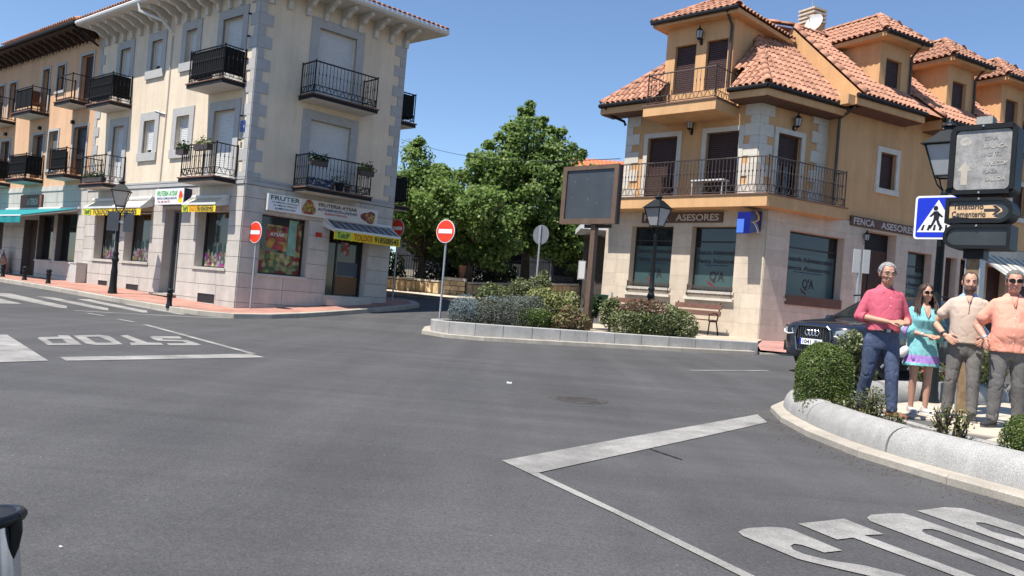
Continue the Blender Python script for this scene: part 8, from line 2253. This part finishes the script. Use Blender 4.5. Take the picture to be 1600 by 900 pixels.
def collar(q, m, name='collar', open_=.55, z0=1.462, h_=.058, r0=.078, r1=.066, tip=.05):
    """turned-down collar: ring open at the front"""
    k = q['k']; mb = MB(); n = 22; vs = []
    for i in range(n + 1):
        w = -math.pi / 2 + open_ + (2 * math.pi - 2 * open_) * i / n
        f = abs(i / n - .5) * 2; drop = .012 + tip * max(0, f - .6) / .4
        c, s = math.cos(w), math.sin(w)
        vs += [Vector((r1 * c, .012 + r1 * s, z0 + h_ - .020 * f)) * k, Vector(((r0 + .018 + .012 * f) * c, .010 + (r0 + .014 + .050 * f * f) * s, z0 + h_ * .35 - drop)) * k, Vector(((r1 - .006) * c, .012 + (r1 - .006) * s, z0 + h_ - .02 * f)) * k]
    fs = []
    for i in range(n): a = 3 * i; b = 3 * (i + 1); fs += [(a, b, b + 1, a + 1), (a, a + 2, b + 2, b)]
    mb.add(vs, fs); return mb.build(name, m, q['body'], smooth=True, fix=False)
def buttons(q, m, x, z0, z1, n, y):
    mb = MB()
    for i in range(n): z = z0 + (z1 - z0) * i / (n - 1); ellipsoid(mb, Vector((x, y(z), z)) * q['k'], (.006, .003, .006), None, 8, 4)
    mb.build('buttons', m, q['body'])
def ring_band(q, s, f, r, w, m, name):
    a, el, wr, hd, pn = q['arms'][s]; c = el.lerp(wr, f); t = (wr - el).normalized(); mb = MB(); mb.tube([(c - t * w / 2) * q['k'], (c + t * w / 2) * q['k']], r, 14); return mb.build(name, m, q['body'], smooth=True)
GZ = -.982
# ---- 1 man in the pink shirt
PINK = mat('pink shirt cloth', (.52,.105,.15), .85, .07, 6, .12, 300, .2); PINK_D = mat('pink collar cloth', (.50,.10,.14), .85, .06, 6, .1)
JEANS = mat('blue denim', (.070,.090,.150), .9, .22, 7, .25, 260, .2, fine=.12, fs=90); LEATHER = mat('brown belt leather', (.055,.03,.018), .5, .15)
GREY_HAIR = mat('silver hair', (.27,.265,.26), .6, .3, 60, .5, 120)
def dress1(q):
    trousers(q, JEANS, 1.0, 1.03); s = top(q, PINK, .97, 1.12, .020, 'shirt', .012, .015, sl_r=1.14)
    collar(q, PINK_D); buttons(q, M['paint'], .005, 1.08, 1.36, 4, lambda z: -.165)
    mb = MB(); k = q['k']; t = q['tor'][3]
    mb.tube([Vector(((t[3] + .024) * math.cos(w * .2618), t[2] + (t[4] + .022) * math.sin(w * .2618), .985)) * k for w in range(25)], .017, 5); b = mb.build('belt', LEATHER, q['body'])
    mb = MB(); c = Vector((.0, t[2] - t[4] - .03, .985)) * k; mb.box(c.x - .022, c.x + .022, c.y - .014, c.y, c.z - .017, c.z + .017); mb.build('buckle', M['galv'], b)
    scalp(q['body'], q['hc'] * k, q['HR'], q['hk'] * k, GREY_HAIR, .088, .012, -.02, -.06, .014)
    for sd in 'RL':
        a, el, wr, hd, pn = q['arms'][sd]; c = el.lerp(wr, .14); t_ = (wr - el).normalized(); mb = MB(); mb.tube([(c - t_ * .028) * k, (c + t_ * .028) * k], [.064 * k, .062 * k], 16); mb.build('rolled_cuff', PINK_D, q['body'], smooth=True)
person('grey haired man in glasses, pink rolled sleeve shirt and blue jeans, hands together', (4.30, 9.60, GZ), R_(-4), 1.765, dict(seed=3, bw=.96, belly=.035, skin=skin('tanned skin', (.46,.245,.165)), head=(R_(0), R_(6)), glasses='clear', jaw=1.05, brow=(.25,.24,.23),
    feet={'R': (-.15, .12, R_(5)), 'L': (.13, -.10, R_(42))}, arms={'R': ((-.265,.015,1.125), (-.03,-.225,1.085), (1,-.25,.05), (0,.35,-1)), 'L': ((.265,.03,1.12), (.19,-.22,1.085), (-.9,-.45,.05), (0,.6,-.8))}, thumb={'R': (0, -.4, 1), 'L': (0, -.4, 1)}, curl=.6,
    shoe=mat('tan leather shoe', (.22,.085,.035), .5, .12), sole=mat('dark rubber sole', (.05,.035,.025), .8), dress=dress1))
# ---- 2 woman in the turquoise tunic
def tunic_mat():
    m = mat('turquoise tunic cloth', (.20,.46,.47), .8, .16, 28, .12, 260, .2).copy(); nt = m.node_tree; N = nt.nodes; L = nt.links; b = N['Principled BSDF']
    src = b.inputs['Base Color'].links[0].from_socket; tc = N.new('ShaderNodeTexCoord'); sx = N.new('ShaderNodeSeparateXYZ'); L.new(tc.outputs['Object'], sx.inputs[0])
    rp = N.new('ShaderNodeValToRGB'); mr = N.new('ShaderNodeMapRange'); mr.inputs['From Min'].default_value = .5; mr.inputs['From Max'].default_value = 1.5; L.new(sx.outputs['Z'], mr.inputs['Value']); L.new(mr.outputs[0], rp.inputs['Fac'])
    rp.color_ramp.interpolation = 'CONSTANT'; e = rp.color_ramp.elements
    for pos, v in ((0, 0), (.125, 1), (.215, 0), (.838, .9)):
        if pos == 0: e[0].position = 0; e[0].color = (0, 0, 0, 1); e[1].position = 1; e[1].color = (v, v, v, 1); continue
        q = e.new(pos); q.color = (v, v, v, 1)
    e[-1].color = (.9, .9, .9, 1)
    vo = N.new('ShaderNodeTexVoronoi'); vo.inputs['Scale'].default_value = 26; L.new(tc.outputs['Object'], vo.inputs['Vector'])
    pr = N.new('ShaderNodeValToRGB'); L.new(vo.outputs['Distance'], pr.inputs['Fac']); pr.color_ramp.elements[0].color = (.50,.16,.50, 1); pr.color_ramp.elements[1].color = (.34,.24,.55, 1); pr.color_ramp.elements[1].position = .6
    mx = N.new('ShaderNodeMix'); mx.data_type = 'RGBA'; L.new(rp.outputs[0], mx.inputs['Factor']); L.new(src, mx.inputs[6]); L.new(pr.outputs[0], mx.inputs[7]); L.new(mx.outputs[2], b.inputs['Base Color'])
    return m
TUNIC = tunic_mat(); TUNIC_P = mat('lilac tunic trim', (.40,.22,.52), .8, .3, 20, .1)
BROWN_HAIR = mat('dark brown hair', (.045,.024,.016), .45, .4, 50, .4, 150, .5)
def dress2(q):
    k = q['k']; mb = MB(); t = q['tor']
    secs = [(.64,0,-.01,.235,.185),(.74,0,-.01,.215,.165),(.86,0,-.01,.198,.15),(.98,0,-.01,.172,.135),(1.05,0,-.008,.155,.122),(1.14,0,-.006,.158,.122),(1.26,0,-.018,.182,.148),(1.34,0,-.004,.185,.128),(1.41,0,.01,.165,.10),(1.46,0,.014,.085,.07)]
    loft(mb, secs)
    for s in 'RL':
        a, el, wr, hd, pn = q['arms'][s]; chain(mb, [a, a.lerp(el, .5), el, el.lerp(wr, .22)], [.072, .080, .092, .098])
        capsule(mb, el.lerp(wr, .05) + Vector((0, .02, -.06)), el.lerp(wr, .18) + Vector((0, .02, -.09)), .06, .05)
    def ext(p): z = p.z / k; return .8 + 1.6 * math.exp(-((z - .66) / .16) ** 2)
    q['sub'](mb, 'tunic_dress', TUNIC, voxel=.010, smooth=2, fold=folded(.010, (9, 9, 2), ext))
    mb = MB(); sk = skin('woman skin', (.50,.275,.19)); vs = [Vector(p) * k for p in ((-.042,-.083,1.462),(.042,-.083,1.462),(.028,-.150,1.36),(.0,-.166,1.29),(-.028,-.150,1.36))]
    mb.add(vs, [(0, 1, 2, 3, 4)]); mb.build('neckline', sk, q['body'], fix=False)
    for s in 'RL':
        a, el, wr, hd, pn = q['arms'][s]; c = el.lerp(wr, .24); t_ = (wr - el).normalized(); mb = MB(); mb.tube([(c - t_ * .045) * k, (c + t_ * .012) * k], [.098 * k, .108 * k], 18, cap=False); mb.build('sleeve_trim', TUNIC_P, q['body'], smooth=True)
    scalp(q['body'], q['hc'] * k, q['HR'], q['hk'] * k, BROWN_HAIR, .098, -.004, -.06, -.09, .014, part=.05)
    rng = random.Random(4); mb = MB(); R, hc = q['HR'], q['hc']
    for i in range(170):
        w = rng.uniform(-.55, math.pi + .55); x, y = .083 * math.cos(w), .015 + .095 * math.sin(w)
        if y < -.045: continue
        sd = 1 if x > 0 else -1; st = hc + R @ Vector((x * .9, y * .95, rng.uniform(.03, .085)))
        front = math.sin(w) < .35
        p1 = hc + R @ Vector((x * 1.12 + rng.uniform(-.006, .006), y, -.04)); ln = rng.uniform(.22, .30) if front else rng.uniform(.20, .27)
        p2 = Vector((p1.x * (1.15) + sd * rng.uniform(.0, .04), p1.y - (.03 if front else -.01), p1.z - ln * .5)); p3 = Vector((p2.x * .95 + rng.uniform(-.035, .03), p2.y - (.045 if front else -.015), p1.z - ln))
        mb.tube([st * k, p1 * k, p2 * k, p3 * k], [.010*k, .012*k, .010*k, .002*k], 5)
    mb.build('long_hair', BROWN_HAIR, q['body'], smooth=True)
    ring_band(q, 'R', .86, .031 * k, .035, M['galv'], 'bracelet'); ring_band(q, 'L', .88, .031 * k, .02, M['galv'], 'bracelet')
LOC2 = Vector((5.09, 10.25, GZ + .004))
w2 = person('woman in a short turquoise tunic dress with purple band, long brown hair and sunglasses', LOC2, R_(-8), 1.60, dict(seed=5, female=True, skin=skin('woman skin', (.50,.275,.19)), head=(R_(6), R_(4)), tilt=R_(-5), glasses='sun', jaw=.88, hk=.97, mouth=(.42,.10,.10),
    feet={'R': (-.075, .04, R_(6)), 'L': (.085, -.03, R_(28))}, arms={'R': ((-.235,.01,1.12), (-.03,-.215,1.06), (1,-.1,.05), (0,.4,-1)), 'L': ((.24,.01,1.12), (.135,-.21,1.05), (-.9,-.35,-.1), (0,.6,-.8))}, thumb={'R': (0, -.4, 1), 'L': (0, -.4, 1)}, curl=.6,
    shoe=mat('silver sneaker', (.50,.48,.47), .4, .12), sole=mat('white rubber sole', (.62,.60,.58), .6), dress=dress2))
bag = thing('clutch_bag', 'small white clutch bag hanging at the side of the woman in turquoise', 'bag', LOC2 + Vector((-.25, -.05, .72)))
mb = MB(); c_ = LOC2 + Vector((-.235, -.03, .745)); ellipsoid(mb, c_, (.055, .045, .085), Matrix.Rotation(R_(35), 3, 'Y')); fuse(mb, 'pouch', mat('white leather', (.62,.60,.58), .45, .05), bag, .008, 3)
mb = MB(); mb.tube([c_ + Vector((.03, 0, .06)), LOC2 + Vector((-.20, -.02, 1.0)), LOC2 + Vector((-.13, -.02, 1.33))], .006, 4); mb.build('strap', mat('white leather', (.62,.60,.58), .45, .05), bag)
# ---- 3 man in the beige polo
BEIGE_P = mat('beige polo cloth', (.52,.41,.33), .88, .06, 7, .12, 320, .2); BLUE_C = mat('pale blue collar cloth', (.26,.38,.60), .85, .08, 9, .1)
GREY_J = mat('grey denim', (.16,.15,.14), .9, .18, 7, .25, 260, .2, fine=.1, fs=90)
DARK_HAIR = mat('short dark hair', (.065,.045,.035), .7, .4, 60, .5, 140); BEARD = mat('greying beard', (.13,.10,.085), .85, .5, 90, .6, 160)
def beard(q, m, grow=1.03):
    k = q['k'] * q['hk']; c = q['hc'] * q['k']; bm = bmesh.new(); bmesh.ops.create_icosphere(bm, subdivisions=4, radius=1); dele = []
    for v in bm.verts:
        w = v.co.copy(); p = Vector((w.x * .0575 * 1.08, -.026 + w.y * .0660, -.058 + w.z * .058)) * grow + w * .0025 * mnoise.noise(w * 20)
        v.co = c + q['HR'] @ (p * k)
        if p.z > -.028 + abs(w.x) * .035 or w.y > .45 or (abs(p.x) < .026 and -.068 < p.z < -.046): dele.append(v)
    bmesh.ops.delete(bm, geom=dele, context='VERTS')
    for f in bm.faces: f.smooth = True
    me = bpy.data.meshes.new('beard'); bm.to_mesh(me); bm.free(); me.materials.append(m); link('beard', me, q['body'])
def dress3(q):
    k = q['k']; trousers(q, GREY_J, .98, 1.0); top(q, BEIGE_P, .905, .52, .022, 'polo_shirt', .012, .013, sl_r=1.16)
    collar(q, BLUE_C, open_=.6, tip=.07, r0=.084)
    mb = MB(); vs = [Vector(p) * k for p in ((-.036,-.080,1.475),(.036,-.080,1.475),(.016,-.138,1.415),(0,-.146,1.392),(-.016,-.138,1.415))]; mb.add(vs, [(0, 1, 2, 3, 4)]); mb.build('open_neck', skin('polo man skin', (.50,.275,.19)), q['body'], fix=False)
    mb = MB(); mb.tube([Vector(p) * k for p in ((0,-.145,1.39),(0,-.152,1.33),(0,-.153,1.27))], .006, 5); mb.build('placket', BEIGE_P, q['body'])
    scalp(q['body'], q['hc'] * k, q['HR'], q['hk'] * k, DARK_HAIR, .101, .012, -.02, -.05, .004); beard(q, BEARD)
    ring_band(q, 'R', .88, .034 * k, .03, M['black'], 'watch')
person('bearded man in a beige polo with pale blue collar and grey jeans, hands on hips', (5.46, 9.95, GZ), R_(-26), 1.77, dict(seed=7, bw=.96, belly=.012, skin=skin('polo man skin', (.50,.275,.19)), head=(R_(4), R_(6)), jaw=1.08,  # skin is one even tone of his own
    feet={'R': (-.15, .05, R_(-14)), 'L': (.11, -.07, R_(10))}, arms={'R': ((-.345,.06,1.13), (-.225,-.11,.985), (.75,-.5,-.55), (.3,.9,-.1)), 'L': ((.345,.06,1.13), (.225,-.11,.985), (-.75,-.5,-.55), (-.3,.9,-.1))}, thumb={'R': (-.5, .3, 1), 'L': (.5, .3, 1)}, curl=.25,
    shoe=mat('black canvas shoe', (.022,.022,.026), .6, .15), sole=mat('grey rubber sole', (.22,.21,.20), .7), dress=dress3))
# ---- 4 man in the salmon shirt
SALMON = mat('salmon shirt cloth', (.76,.33,.24), .85, .06, 6, .12, 300, .2)
GREY_T = mat('dark grey trousers cloth', (.125,.12,.115), .9, .15, 7, .2, 260, .2, fine=.08, fs=90)
SALT_HAIR = mat('salt and pepper hair', (.13,.125,.12), .6, .5, 70, .5, 140)
def dress4(q):
    k = q['k']; trousers(q, GREY_T, .98, 1.05); top(q, SALMON, .845, .62, .024, 'shirt', .025, .016, sl_r=1.22); collar(q, SALMON, open_=.6, tip=.06, r0=.082)
    mb = MB(); sk = skin('ruddy skin', (.50,.25,.175)); vs = [Vector(p) * k for p in ((-.034,-.085,1.47),(.034,-.085,1.47),(.014,-.152,1.385),(0,-.162,1.345),(-.014,-.152,1.385))]; mb.add(vs, [(0, 1, 2, 3, 4)]); mb.build('open_neck', sk, q['body'], fix=False)
    mb = MB(); vs = [Vector(p) * k for p in ((.05,-.176,1.30),(.15,-.148,1.30),(.15,-.152,1.19),(.05,-.182,1.19))]; mb.add(vs, [(0, 1, 2, 3)]); mb.build('chest_pocket', SALMON, q['body'], fix=False)
    buttons(q, M['paint'], .0, .95, 1.32, 5, lambda z: -.198 + .04 * max(0, z - 1.2))
    scalp(q['body'], q['hc'] * k, q['HR'], q['hk'] * k, SALT_HAIR, .086, .006, -.025, -.055, .013)
    ring_band(q, 'R', .86, .036 * k, .032, M['galv'], 'watch')
person('man in an untucked salmon shirt, dark grey trousers and sunglasses at the right edge', (5.67, 9.42, GZ), R_(-22), 1.78, dict(seed=9, bw=.98, belly=.045, skin=skin('ruddy skin', (.50,.25,.175)), head=(R_(-2), R_(3)), glasses='sun', jaw=1.12, hk=1.02,
    feet={'R': (-.13, -.06, R_(-40)), 'L': (.13, .02, R_(12))}, arms={'R': ((-.33,.07,1.12), (-.25,-.12,.965), (-.2,-.8,-.55), (.9,.1,-.2)), 'L': ((.34,.04,1.12), (.36,-.06,.88), (.05,-.1,-1), (-1,.1,0))}, thumb={'R': (0, -.2, 1), 'L': (0, -1, 0)}, curl=.3,
    shoe=mat('dark suede shoe', (.03,.028,.030), .8, .15), sole=mat('dark grey sole', (.08,.075,.07), .8), dress=dress4))
